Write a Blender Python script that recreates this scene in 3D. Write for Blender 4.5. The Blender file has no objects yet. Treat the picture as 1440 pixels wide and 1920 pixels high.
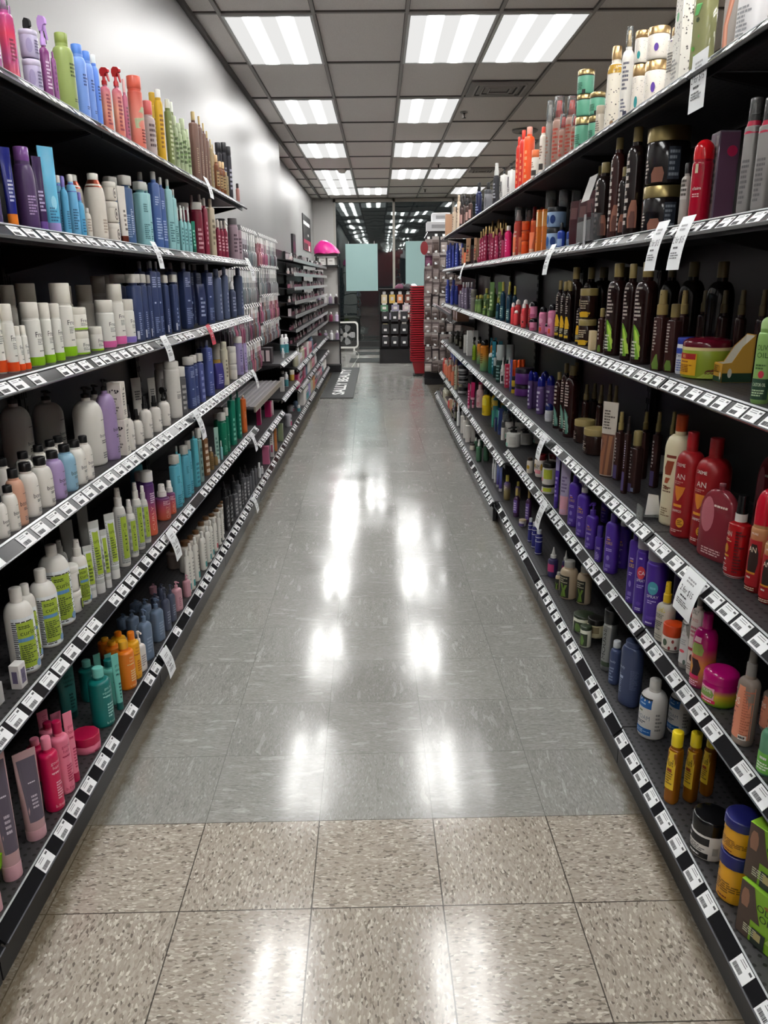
import bpy, bmesh, math, random
from mathutils import Vector, Matrix
PI = math.pi
RNG = random.Random(11)
SC = bpy.context.scene
COL = SC.collection

# ------------------------------------------------------------------ materials
def lin(h):
    h = h.lstrip('#')
    o = []
    for i in (0, 2, 4):
        c = int(h[i:i + 2], 16) / 255
        o.append(c / 12.92 if c <= .04045 else ((c + .055) / 1.055) ** 2.4)
    return (*o, 1)

def lift_white(c):
    return tuple(min(.9, v * 1.14) for v in c[:3]) + (1,)

MATS = {}
def nodes(name):
    m = bpy.data.materials.new(name)
    m.use_nodes = True
    nt = m.node_tree
    b = next(n for n in nt.nodes if n.type == 'BSDF_PRINCIPLED')
    return m, nt, b

def N(nt, typ, **kw):
    n = nt.nodes.new(typ)
    for k, v in kw.items():
        setattr(n, k, v)
    return n

def M(spec):
    """'hex' or 'hex/finish': p plastic, g glossy, x matte, m metal, c clear tinted, t tinted half clear, k card;
    several hexes joined by > make a printed gradient from base to top"""
    if spec in MATS:
        return MATS[spec]
    hx, _, fin = spec.partition('/')
    fin = fin or 'p'
    if fin == 'c' or fin == 't':
        m = bpy.data.materials.new('clear_plastic')
        m.use_nodes = True
        nt = m.node_tree
        nt.nodes.clear()
        out = N(nt, 'ShaderNodeOutputMaterial')
        tr = N(nt, 'ShaderNodeBsdfTransparent')
        gl = N(nt, 'ShaderNodeBsdfGlossy')
        gl.inputs['Roughness'].default_value = .06
        fr = N(nt, 'ShaderNodeFresnel')
        fr.inputs['IOR'].default_value = 1.5
        mx = N(nt, 'ShaderNodeMixShader')
        c = lin(hx)
        tr.inputs['Color'].default_value = c
        src = tr
        if fin == 't':
            df = N(nt, 'ShaderNodeBsdfDiffuse')
            df.inputs['Color'].default_value = c
            m2 = N(nt, 'ShaderNodeMixShader')
            m2.inputs['Fac'].default_value = .6
            nt.links.new(tr.outputs[0], m2.inputs[1])
            nt.links.new(df.outputs[0], m2.inputs[2])
            src = m2
        else:
            df = N(nt, 'ShaderNodeBsdfDiffuse')
            df.inputs['Color'].default_value = c
            m2 = N(nt, 'ShaderNodeMixShader')
            m2.inputs['Fac'].default_value = .12
            nt.links.new(tr.outputs[0], m2.inputs[1])
            nt.links.new(df.outputs[0], m2.inputs[2])
            src = m2
        nt.links.new(fr.outputs[0], mx.inputs[0])
        nt.links.new(src.outputs[0], mx.inputs[1])
        nt.links.new(gl.outputs[0], mx.inputs[2])
        nt.links.new(mx.outputs[0], out.inputs[0])
        MATS[spec] = m
        return m
    m, nt, b = nodes('plastic' if fin in 'pg' else 'paper' if fin in 'xk' else 'metal')
    cols = hx.split('>')
    b.inputs['Base Color'].default_value = lift_white(lin(cols[0]))
    b.inputs['Roughness'].default_value = {'p': .34, 'g': .14, 'x': .6, 'k': .5, 'm': .28, 's': .2}[fin]
    if fin == 's':
        b.inputs['Specular IOR Level'].default_value = .14
    if fin == 'm':
        b.inputs['Metallic'].default_value = .85
    if len(cols) > 1:
        tc = N(nt, 'ShaderNodeTexCoord')
        sx = N(nt, 'ShaderNodeSeparateXYZ')
        rp = N(nt, 'ShaderNodeValToRGB')
        nt.links.new(tc.outputs['Generated'], sx.inputs[0])
        nt.links.new(sx.outputs[2], rp.inputs[0])
        e = rp.color_ramp.elements
        e[0].color = lin(cols[0]); e[1].color = lin(cols[-1])
        for i, c in enumerate(cols[1:-1]):
            k = e.new((i + 1) / (len(cols) - 1)); k.color = lin(c)
        nt.links.new(rp.outputs[0], b.inputs['Base Color'])
    MATS[spec] = m
    return m

# ------------------------------------------------------------------ mesh building
class MB:
    """collects faces with materials, builds ONE mesh"""
    def __init__(s):
        s.v = []; s.f = []; s.m = []; s.mats = []
    def slot(s, mat):
        mat = M(mat) if isinstance(mat, str) else mat
        if mat not in s.mats:
            s.mats.append(mat)
        return s.mats.index(mat)
    def add(s, vs, fs, mat):
        k = s.slot(mat); o = len(s.v)
        s.v += [tuple(p) for p in vs]
        for f in fs:
            s.f.append(tuple(i + o for i in f)); s.m.append(k)
    def box(s, c, d, mat, rot=None):
        x, y, z = d[0] / 2, d[1] / 2, d[2] / 2
        vs = [Vector((sx * x, sy * y, sz * z)) for sz in (-1, 1) for sy in (-1, 1) for sx in (-1, 1)]
        if rot:
            vs = [rot @ v for v in vs]
        vs = [v + Vector(c) for v in vs]
        s.add(vs, [(0, 2, 3, 1), (4, 5, 7, 6), (0, 1, 5, 4), (2, 6, 7, 3), (0, 4, 6, 2), (1, 3, 7, 5)], mat)
    def rbox(s, c, d, mat, r=.002):
        """box with chamfered edges"""
        bm = bmesh.new()
        bmesh.ops.create_cube(bm, size=1)
        bmesh.ops.scale(bm, vec=d, verts=bm.verts)
        bmesh.ops.bevel(bm, geom=bm.edges[:], offset=min(r, min(d) * .4), segments=1, affect='EDGES')
        bm.verts.index_update()
        s.add([v.co + Vector(c) for v in bm.verts], [[v.index for v in f.verts] for f in bm.faces], mat)
        bm.free()
    def loft(s, prof, mat, seg=20, off=(0, 0, 0), cap0=True, cap1=True):
        """prof rows (a, b, n, z) -> superellipse rings"""
        vs = []
        for a, b, n, z in prof:
            for i in range(seg):
                t = 2 * PI * (i + .5) / seg
                c, q = math.cos(t), math.sin(t)
                vs.append((off[0] + a * math.copysign(abs(c) ** (2 / n), c), off[1] + b * math.copysign(abs(q) ** (2 / n), q), off[2] + z))
        fs = []
        for r in range(len(prof) - 1):
            for i in range(seg):
                j = (i + 1) % seg
                fs.append((r * seg + i, r * seg + j, (r + 1) * seg + j, (r + 1) * seg + i))
        if cap0:
            fs.append(tuple(range(seg - 1, -1, -1)))
        if cap1:
            o = (len(prof) - 1) * seg
            fs.append(tuple(range(o, o + seg)))
        s.add(vs, fs, mat)
    def tube(s, pts, r, mat, seg=8):
        pts = [Vector(p) for p in pts]
        vs = []
        for i, p in enumerate(pts):
            d = (pts[min(i + 1, len(pts) - 1)] - pts[max(i - 1, 0)]).normalized()
            u = d.orthogonal().normalized() if abs(d.z) > .9 else d.cross(Vector((0, 0, 1))).normalized()
            w = d.cross(u)
            rr = r[i] if isinstance(r, (list, tuple)) else r
            for k in range(seg):
                t = 2 * PI * k / seg
                vs.append(p + (u * math.cos(t) + w * math.sin(t)) * rr)
        fs = []
        for i in range(len(pts) - 1):
            for k in range(seg):
                j = (k + 1) % seg
                fs.append((i * seg + k, i * seg + j, (i + 1) * seg + j, (i + 1) * seg + k))
        fs.append(tuple(range(seg - 1, -1, -1))); o = (len(pts) - 1) * seg
        fs.append(tuple(range(o, o + seg)))
        s.add(vs, fs, mat)
    def prism(s, poly, axis, a0, a1, mat):
        """poly in the two other axes extruded along axis from a0 to a1"""
        def P(q, t):
            return {'x': (t, q[0], q[1]), 'y': (q[0], t, q[1]), 'z': (q[0], q[1], t)}[axis]
        n = len(poly)
        vs = [P(q, a0) for q in poly] + [P(q, a1) for q in poly]
        fs = [tuple(range(n - 1, -1, -1)), tuple(range(n, 2 * n))]
        fs += [(i, (i + 1) % n, n + (i + 1) % n, n + i) for i in range(n)]
        s.add(vs, fs, mat)
    def mesh(s, name, smooth=40):
        me = bpy.data.meshes.new(name)
        me.from_pydata(s.v, [], s.f)
        for m in s.mats:
            me.materials.append(m)
        me.polygons.foreach_set('material_index', s.m)
        me.validate(); me.update()
        bm = bmesh.new(); bm.from_mesh(me)
        bmesh.ops.recalc_face_normals(bm, faces=bm.faces)
        bm.to_mesh(me); bm.free()
        if smooth:
            me.polygons.foreach_set('use_smooth', [True] * len(me.polygons))
            me.set_sharp_from_angle(angle=math.radians(smooth))
        return me

def link(name, data, parent=None, loc=(0, 0, 0), rot=(0, 0, 0)):
    o = bpy.data.objects.new(name, data)
    COL.objects.link(o)
    o.location = loc; o.rotation_euler = rot
    if parent:
        o.parent = parent
    return o

def thing(name, label, cat, loc=(0, 0, 0), rz=0, group=None):
    o = link(name, None, None, loc, (0, 0, rz))
    o.empty_display_size = .02
    return tag(o, label, cat, group)

def tag(o, label, cat, group=None):
    o['label'] = label; o['category'] = cat
    if group:
        o['group'] = group
    return o

def struct(name, me, loc=(0, 0, 0)):
    o = link(name, me, None, loc)
    o['kind'] = 'structure'
    return o

# ------------------------------------------------------------------ lettering
TXT = {}
def text_mesh(s, bold=0):
    """flat outline of a word, height of a capital = 1, centred on x"""
    key = (s, bold)
    if key in TXT:
        return TXT[key]
    cu = bpy.data.curves.new('lettering', 'FONT')
    cu.body = s; cu.resolution_u = 2; cu.size = 1 / .7; cu.offset = bold
    ob = bpy.data.objects.new('lettering', cu)
    COL.objects.link(ob)
    bpy.context.view_layer.update()
    me = bpy.data.meshes.new_from_object(ob.evaluated_get(bpy.context.evaluated_depsgraph_get()))
    vs = [(v.co.x, v.co.y) for v in me.vertices]
    fs = [tuple(p.vertices) for p in me.polygons]
    bpy.data.objects.remove(ob); bpy.data.curves.remove(cu); bpy.data.meshes.remove(me)
    if vs:
        x0 = min(v[0] for v in vs); x1 = max(v[0] for v in vs)
        vs = [(x - (x0 + x1) / 2, y) for x, y in vs]
        w = x1 - x0
    else:
        w = 0
    TXT[key] = (vs, fs, w)
    return TXT[key]

def decorate(mb, spec, hw, hb, surf, lod, seed=0, wide=False):
    """printed panels, words and small print laid on a surface: surf(u, z, lift)"""
    rnd = random.Random(seed)
    k = [0]
    def lift():
        k[0] += 1
        return .0004 + .00022 * k[0]
    def strips(rows, mat, nu):
        l = lift(); vs = []; fs = []
        for z, u0, u1 in rows:
            for i in range(nu + 1):
                vs.append(surf((u0 + (u1 - u0) * i / nu) * hw, z * hb, l))
        for r in range(len(rows) - 1):
            for i in range(nu):
                a = r * (nu + 1) + i
                fs.append((a, a + 1, a + nu + 2, a + nu + 1))
        mb.add(vs, fs, mat)
    def bars(z0, z1, n, u0, u1, mat):
        l = lift(); vs = []; fs = []
        st = (z1 - z0) / n
        for r in range(n):
            zc = z0 + st * (r + .5); u = u0
            end = u1 - (u1 - u0) * rnd.choice((0, .1, .25, .45))
            while u < end:
                w = min((u1 - u0) * rnd.uniform(.1, .3), end - u)
                o = len(vs)
                for zz in (zc - st * .27, zc + st * .27):
                    for uu in (u, u + w / 2, u + w):
                        vs.append(surf(uu * hw, zz * hb, l))
                fs += [(o, o + 1, o + 4, o + 3), (o + 1, o + 2, o + 5, o + 4)]
                u += w + (u1 - u0) * .04
        if fs:
            mb.add(vs, fs, mat)
    for e in spec:
        t = e[0]
        if t == 'R':      # panel z0 z1 u0 u1 colour
            nu = max(2, int(abs(e[4] - e[3]) * 5))
            strips([(e[1], e[3], e[4]), ((e[1] + e[2]) / 2, e[3], e[4]), (e[2], e[3], e[4])], e[5], nu)
        elif t == 'P':    # free outline [(z, u0, u1)...]
            strips(e[1], e[2], 5)
        elif t == 'C':    # disc z u rz ru
            rows = []
            for i in range(9):
                a = PI * i / 8
                q = max(.02, math.sin(a))
                rows.append((e[1] - e[3] * math.cos(a), e[2] - e[4] * q, e[2] + e[4] * q))
            strips(rows, e[5], 4)
        elif t == 'L':
            if lod:
                bars(e[1], e[2], e[3] if lod > 1 else min(e[3], 5), e[4], e[5], e[6])
        elif t == 'T' and lod:   # word z h u colour [max half width]
            vs, fs, w = text_mesh(e[1])
            if not fs:
                continue
            h = e[3] * hb; l = lift(); mw = (e[6] if len(e) > 6 else .8) * 2 * hw
            sx = min(h, mw / w)
            mb.add([surf(e[4] * hw + x * sx, e[2] * hb + y * h, l) for x, y in vs], fs, e[5])
        elif t == 'V' and lod:   # vertical word reading upward: text u z0 z1 thickness colour
            vs, fs, w = text_mesh(e[1])
            if not fs:
                continue
            L = (e[4] - e[3]) * hb; l = lift(); th = e[5] * hw
            mb.add([surf(e[2] * hw - (y - .5) * th, e[3] * hb + (x / w + .5) * L, l) for x, y in vs], fs, e[6])
        elif t == 'D':    # scattered dots z0 z1 u0 u1 n size colours
            if lod:
                for c in e[7]:
                    l = lift(); vs = []; fs = []
                    for q in range(e[5]):
                        u = rnd.uniform(e[3], e[4]); z = rnd.uniform(e[1], e[2]); o = len(vs)
                        rz = e[6] * rnd.uniform(.5, 1.2); ru = rz * hb / hw
                        for j in range(5):
                            a = 2 * PI * j / 5 + rnd.random()
                            vs.append(surf((u + ru * math.cos(a)) * hw, (z + rz * math.sin(a)) * hb, l))
                        fs.append(tuple(range(o, o + 5)))
                    mb.add(vs, fs, c)

# ------------------------------------------------------------------ products
def make_cap(mb, typ, r, h, z, mat, seg, flat=None):
    """closure on top of a bottle: typ cyl, dome, taper, nozzle, mist, pump, trig, stack"""
    a, b, n = flat or (r, r, 2)
    if typ in ('cyl', 'over'):
        e = min(.0025, h * .2)
        mb.loft([(a * .97, b * .97, n, z), (a, b, n, z + e * .4), (a, b, n, z + h - e), (a - e * .5, b - e * .5, n, z + h - e * .3), (a - e * 1.6, b - e * 1.6, n, z + h)], mat, seg)
    elif typ == 'taper':
        mb.loft([(a, b, n, z), (a * .84, b * .84, n, z + h - .002), (a * .78, b * .78, n, z + h)], mat, seg)
    elif typ == 'dome':
        mb.loft([(a, b, n, z), (a, b, n, z + h * .45)] + [(a * math.cos(t), b * math.cos(t), n, z + h * (.45 + .55 * math.sin(t))) for t in (.35, .7, 1.0, 1.25, 1.45)], mat, seg)
    elif typ == 'nozzle':
        mb.loft([(r, r, 2, z), (r, r, 2, z + h * .28), (r * .6, r * .6, 2, z + h * .36), (r * .42, r * .42, 2, z + h * .6), (r * .16, r * .16, 2, z + h)], mat, seg)
    elif typ == 'mist':
        mb.loft([(r, r, 2, z), (r, r, 2, z + h * .40), (r * .8, r * .8, 2, z + h * .43), (r * .78, r * .78, 2, z + h * .48), (r * .66, r * .66, 2, z + h * .97), (r * .6, r * .6, 2, z + h)], mat, seg)
        mb.loft([(r * .14, r * .14, 2, 0), (r * .14, r * .14, 2, .002)], '202020', 8, (0, -r * .62, z + h * .8))
    elif typ == 'pump':
        mb.loft([(r, r, 2, z), (r, r, 2, z + h * .34), (r * .8, r * .8, 2, z + h * .38), (r * .38, r * .38, 2, z + h * .42), (r * .38, r * .38, 2, z + h * .74)], mat, seg)
        mb.loft([(r * .5, r * .5, 2, z + h * .72), (r * .86, r * .86, 2, z + h * .8), (r * .86, r * .86, 2, z + h * .95), (r * .7, r * .7, 2, z + h)], mat, seg)
        mb.prism([(-r * .7, z + h * .97), (-r * 2.1, z + h * .9), (-r * 2.15, z + h * .78), (-r * 1.9, z + h * .78), (-r * .7, z + h * .82)], 'x', -r * .32, r * .32, mat)
    elif typ == 'trig':
        mb.loft([(r, r, 2, z), (r, r, 2, z + h * .22), (r * .6, r * .6, 2, z + h * .3), (r * .5, r * .5, 2, z + h * .5)], mat, seg)
        q = h
        mb.prism([(r * 1.0, z + q * .5), (r * 1.5, z + q * .72), (r * 1.3, z + q * .9), (r * .3, z + q), (-r * 1.6, z + q * .95), (-r * 2.3, z + q * .85), (-r * 2.3, z + q * .7), (-r * 1.2, z + q * .66), (-r * .7, z + q * .5)], 'x', -r * .55, r * .55, mat)
        mb.prism([(-r * 1.3, z + q * .66), (-r * 1.75, z + q * .66), (-r * 2.35, z + q * .2), (-r * 2.15, z + q * .16), (-r * 1.6, z + q * .4)], 'x', -r * .4, r * .4, mat)

def bottle_prof(W, D, n, hb, sh, nr):
    a, b = W / 2, D / 2
    nk = min(.01, .05 * hb)
    shh = max(.004, sh * hb)
    zs = hb - shh - nk
    P = [(a * .88, b * .88, n, 0), (a * .97, b * .97, n, .003), (a, b, n, .009), (a, b, n, zs * .5), (a, b, n, zs)]
    for k in range(1, 7):
        t = k / 6 * PI / 2
        P.append((nr + (a - nr) * math.cos(t), nr + (b - nr) * math.cos(t), n + (2 - n) * k / 6, zs + shh * math.sin(t)))
    P.append((nr, nr, 2, hb))
    return P

def interp(P, z):
    for p, q in zip(P, P[1:]):
        if z <= q[3]:
            t = (z - p[3]) / max(1e-6, q[3] - p[3])
            return [p[i] + (q[i] - p[i]) * t for i in range(3)]
    return P[-1][:3]

PARTS = {}
def product_parts(st, W, D, H, lod):
    """list of (part name, mesh[, sub-parts]) for a product style at a size"""
    q = .004 if lod < 2 else .002
    key = (st, round(W / q), round(D / q), round(H / q), lod)
    if key in PARTS:
        return PARTS[key]
    s = STY[st]; o = s['o']; kind = s['kind']
    seg = (10, 16, 28)[lod]
    body, cap = s['body'], s['cap']
    out = []
    n = o.get('n', 2)
    lab = o.get('lab')
    surf = None
    if kind in ('bot', 'can'):
        ch = o.get('caph', .2) * H
        hb = H - ch
        cw = o.get('capw', .5 if kind == 'bot' else .96)
        nr = min(W, D) / 2 * min(.92, cw) if kind == 'bot' else min(W, D) / 2 * .9
        if o.get('capflat'):
            nr = min(W, D) / 2 * .7
        P = bottle_prof(W, D, n, hb, o.get('sh', .16 if kind == 'bot' else .03), nr)
        mb = MB(); mb.loft(P, body, seg)
        for bz in o.get('bands', ()):     # printed bands right round: z0 z1 colour
            a0, b0, n0 = interp(P, bz[0] * hb + .001); a1, b1, n1 = interp(P, bz[1] * hb)
            mb.loft([(a0 + .0004, b0 + .0004, n0, bz[0] * hb + .001), (a1 + .0004, b1 + .0004, n1, bz[1] * hb)], bz[2], seg, cap0=False, cap1=False)
        out.append(('body', mb.mesh('bottle_body')))
        if 'fill' in o:                   # liquid seen through a clear body
            mb = MB(); f = .93
            top = o.get('fillz', .8) * hb
            PP = [(a * f, b * f, nn, max(.003, z)) for a, b, nn, z in P if z < top]
            a, b, nn = interp(P, top); PP.append((a * f, b * f, nn, top))
            mb.loft(PP, o['fill'], seg); out.append(('liquid', mb.mesh('liquid')))
        typ = o.get('ct', 'cyl')
        mb = MB()
        fl = None
        rr = min(W, D) / 2 * cw
        if typ == 'trig':
            rr = W / 2 * cw * .8
        if o.get('capflat'):
            fl = (W / 2 * cw, D / 2 * cw, n)
        elif kind == 'can':
            fl = (W / 2 * cw, D / 2 * cw, n)
        make_cap(mb, 'mist' if typ == 'over' else typ, rr * (.8 if typ == 'over' else 1), ch * (.8 if typ == 'over' else 1), hb - .0015, cap, seg, fl)
        if o.get('ring'):
            mb.loft([(rr * 1.03, rr * 1.03, 2, 0), (rr * 1.03, rr * 1.03, 2, ch * .28)], o['ring'], seg, (0, 0, hb - .001))
        out.append(({'pump': 'pump', 'trig': 'trigger', 'mist': 'sprayer', 'nozzle': 'nozzle'}.get(typ, 'cap'), mb.mesh('closure')))
        if typ == 'over':
            mb = MB(); make_cap(mb, 'cyl', rr * 1.05, ch, hb - .001, o.get('over', 'e8ecec/c'), seg)
            out.append(('overcap', mb.mesh('overcap')))
        def surf(u, z, l):
            a, b, nn = interp(P, z)
            if nn < 2.4:
                t = u / a
                return ((a + l) * math.sin(t), -(b + l) * math.cos(t), z)
            x = max(-.985 * a, min(.985 * a, u))
            return (x, -(b * (1 - abs(x / a) ** nn) ** (1 / nn) + l), z)
        hw = W / 2
    elif kind == 'jar':
        ch = o.get('caph', .28) * H
        hb = H - ch
        a = W / 2; lw = o.get('lidw', 1.0)
        aw = a / max(1, lw)
        P = [(aw * .9, aw * .9, 2, 0), (aw * .98, aw * .98, 2, .003), (aw, aw, 2, .008), (aw, aw, 2, hb * .55), (aw, aw, 2, hb - .004), (aw * .95, aw * .95, 2, hb)]
        mb = MB(); mb.loft(P, body, seg)
        for bz in o.get('bands', ()):
            mb.loft([(aw + .0004, aw + .0004, 2, max(.008, bz[0] * hb)), (aw + .0004, aw + .0004, 2, bz[1] * hb)], bz[2], seg, cap0=False, cap1=False)
        out.append(('body', mb.mesh('jar_body')))
        mb = MB()
        make_cap(mb, 'dome' if o.get('ct') == 'dome' else 'cyl', a * min(1, lw), ch, hb - .001, cap, seg)
        out.append(('lid', mb.mesh('jar_lid')))
        def surf(u, z, l):
            t = u / aw
            return ((aw + l) * math.sin(t), -(aw + l) * math.cos(t), z)
        hw = W / 2
    elif kind == 'tube':
        ch = o.get('caph', .13) * H
        hb = H
        a, b = W / 2, D / 2
        mb = MB()
        rows = []
        for i in range(8):
            t = i / 7
            k = (1 - t ** 1.25)
            rows.append((a * (.86 + .14 * t), max(.0018, b * .9 * k), 2 + 1.5 * t, ch + (H - ch) * t * .94))
        rows.append((a, .0015, 4, H))
        mb.loft(rows, body, max(seg, 14)); out.append(('body', mb.mesh('tube_body')))
        mb = MB(); mb.loft([(a * .84, b * .9, 2, 0), (a * .88, b * .94, 2, .003), (a * .88, b * .94, 2, ch)], cap, seg)
        out.append(('cap', mb.mesh('tube_cap')))
        def surf(u, z, l):
            A, B, nn = interp(rows, max(z, ch))
            x = max(-.95 * A, min(.95 * A, u))
            return (x, -(B * max(0, 1 - abs(x / A) ** nn) ** (1 / nn) + l), z)
        hw = W / 2
    elif kind in ('box', 'tray'):
        hb = H
        mb = MB()
        if kind == 'box':
            mb.rbox((0, 0, H / 2), (W, D, H), body, .0012)
        else:
            t = .002
            mb.box((0, 0, t / 2), (W, D, t), body)
            mb.box((0, -D / 2 + t / 2, H * .2), (W, t, H * .4), body)
            mb.box((0, D / 2 - t / 2, H / 2), (W, t, H), body)
            for sx in (-1, 1):
                x = sx * (W / 2 - t / 2)
                mb.prism([(-D / 2, 0), (D / 2, 0), (D / 2, H), (D * .1, H * .75), (-D * .2, H * .42), (-D / 2, H * .4)], 'x', x - t / 2, x + t / 2, body)
        if kind == 'tray':
            iw = 'd6d2c6/k'
            mb.box((0, D / 2 - t * 1.5, H / 2), (W - t * 2.2, .0008, H * .96), iw); mb.box((0, 0, t * 1.4), (W - t * 2.2, D - t * 2.2, .0008), iw)
            for sx in (-1, 1):
                x = sx * (W / 2 - t * 1.4)
                mb.prism([(-D / 2 + t, .003), (D / 2 - t, .003), (D / 2 - t, H * .98), (D * .1, H * .735), (-D * .2, H * .405), (-D / 2 + t, H * .385)], 'x', x - .0004, x + .0004, iw)
        out.append(('carton' if kind == 'box' else 'tray_walls', mb.mesh('carton')))
        def surf(u, z, l):
            return (u, -D / 2 - l, z)
        hw = W / 2
        ends = o.get('ends')
        if ends and lod:
            mb = MB()
            for sx in (-1, 1):
                decorate(mb, ends, D / 2, H, lambda u, z, l: (sx * (W / 2 + l), u * sx, z), lod, 5)
            out.append(('side_print', mb.mesh('side_print', 0)))
        top = o.get('top')
        if top and lod:
            mb = MB()
            decorate(mb, top, W / 2, D, lambda u, z, l: (u, z - D / 2, H + l), lod, 5)
            out.append(('top_print', mb.mesh('top_print', 0)))
    elif kind == 'pouch':
        hb = H
        a, b = W / 2, D / 2
        rows = []
        for i in range(9):
            t = i / 8
            k = max(.0, math.sin(PI * min(1, .08 + t * .86))) ** .7
            rows.append((a, max(.0012, b * k), 5, H * t))
        mb = MB(); mb.loft(rows, body, 16); out.append(('body', mb.mesh('pouch_body')))
        if cap:
            mb = MB(); mb.rbox((0, 0, H + H * .09), (W * 1.0, .002, H * .18), cap, .0005)
            out.append(('header_card', mb.mesh('header_card')))
        def surf(u, z, l):
            A, B, nn = interp(rows, z)
            x = max(-.9 * A, min(.9 * A, u))
            return (x, -(B * max(0, 1 - abs(x / A) ** nn) ** (1 / nn) + l), z)
        hw = W / 2
    if lab and (lod or lab[0][0] in 'RCP'):
        mb = MB()
        decorate(mb, lab, hw, hb, surf, lod, hash(st) % 97 if False else sum(map(ord, st)) % 97)
        if mb.f:
            out.append(('label', mb.mesh('printed_label', 0)))
    PARTS[key] = out
    return out

ROOTS = {}
def place(st, x, y, z, W, D, H, lod, rz, label, group):
    s = STY[st]
    rt = thing(s['name'], label, s['cat'], (x, y, z), rz, group)
    for nm, me in product_parts(st, W, D, H, lod):
        link(nm, me, rt)
    return rt

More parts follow.
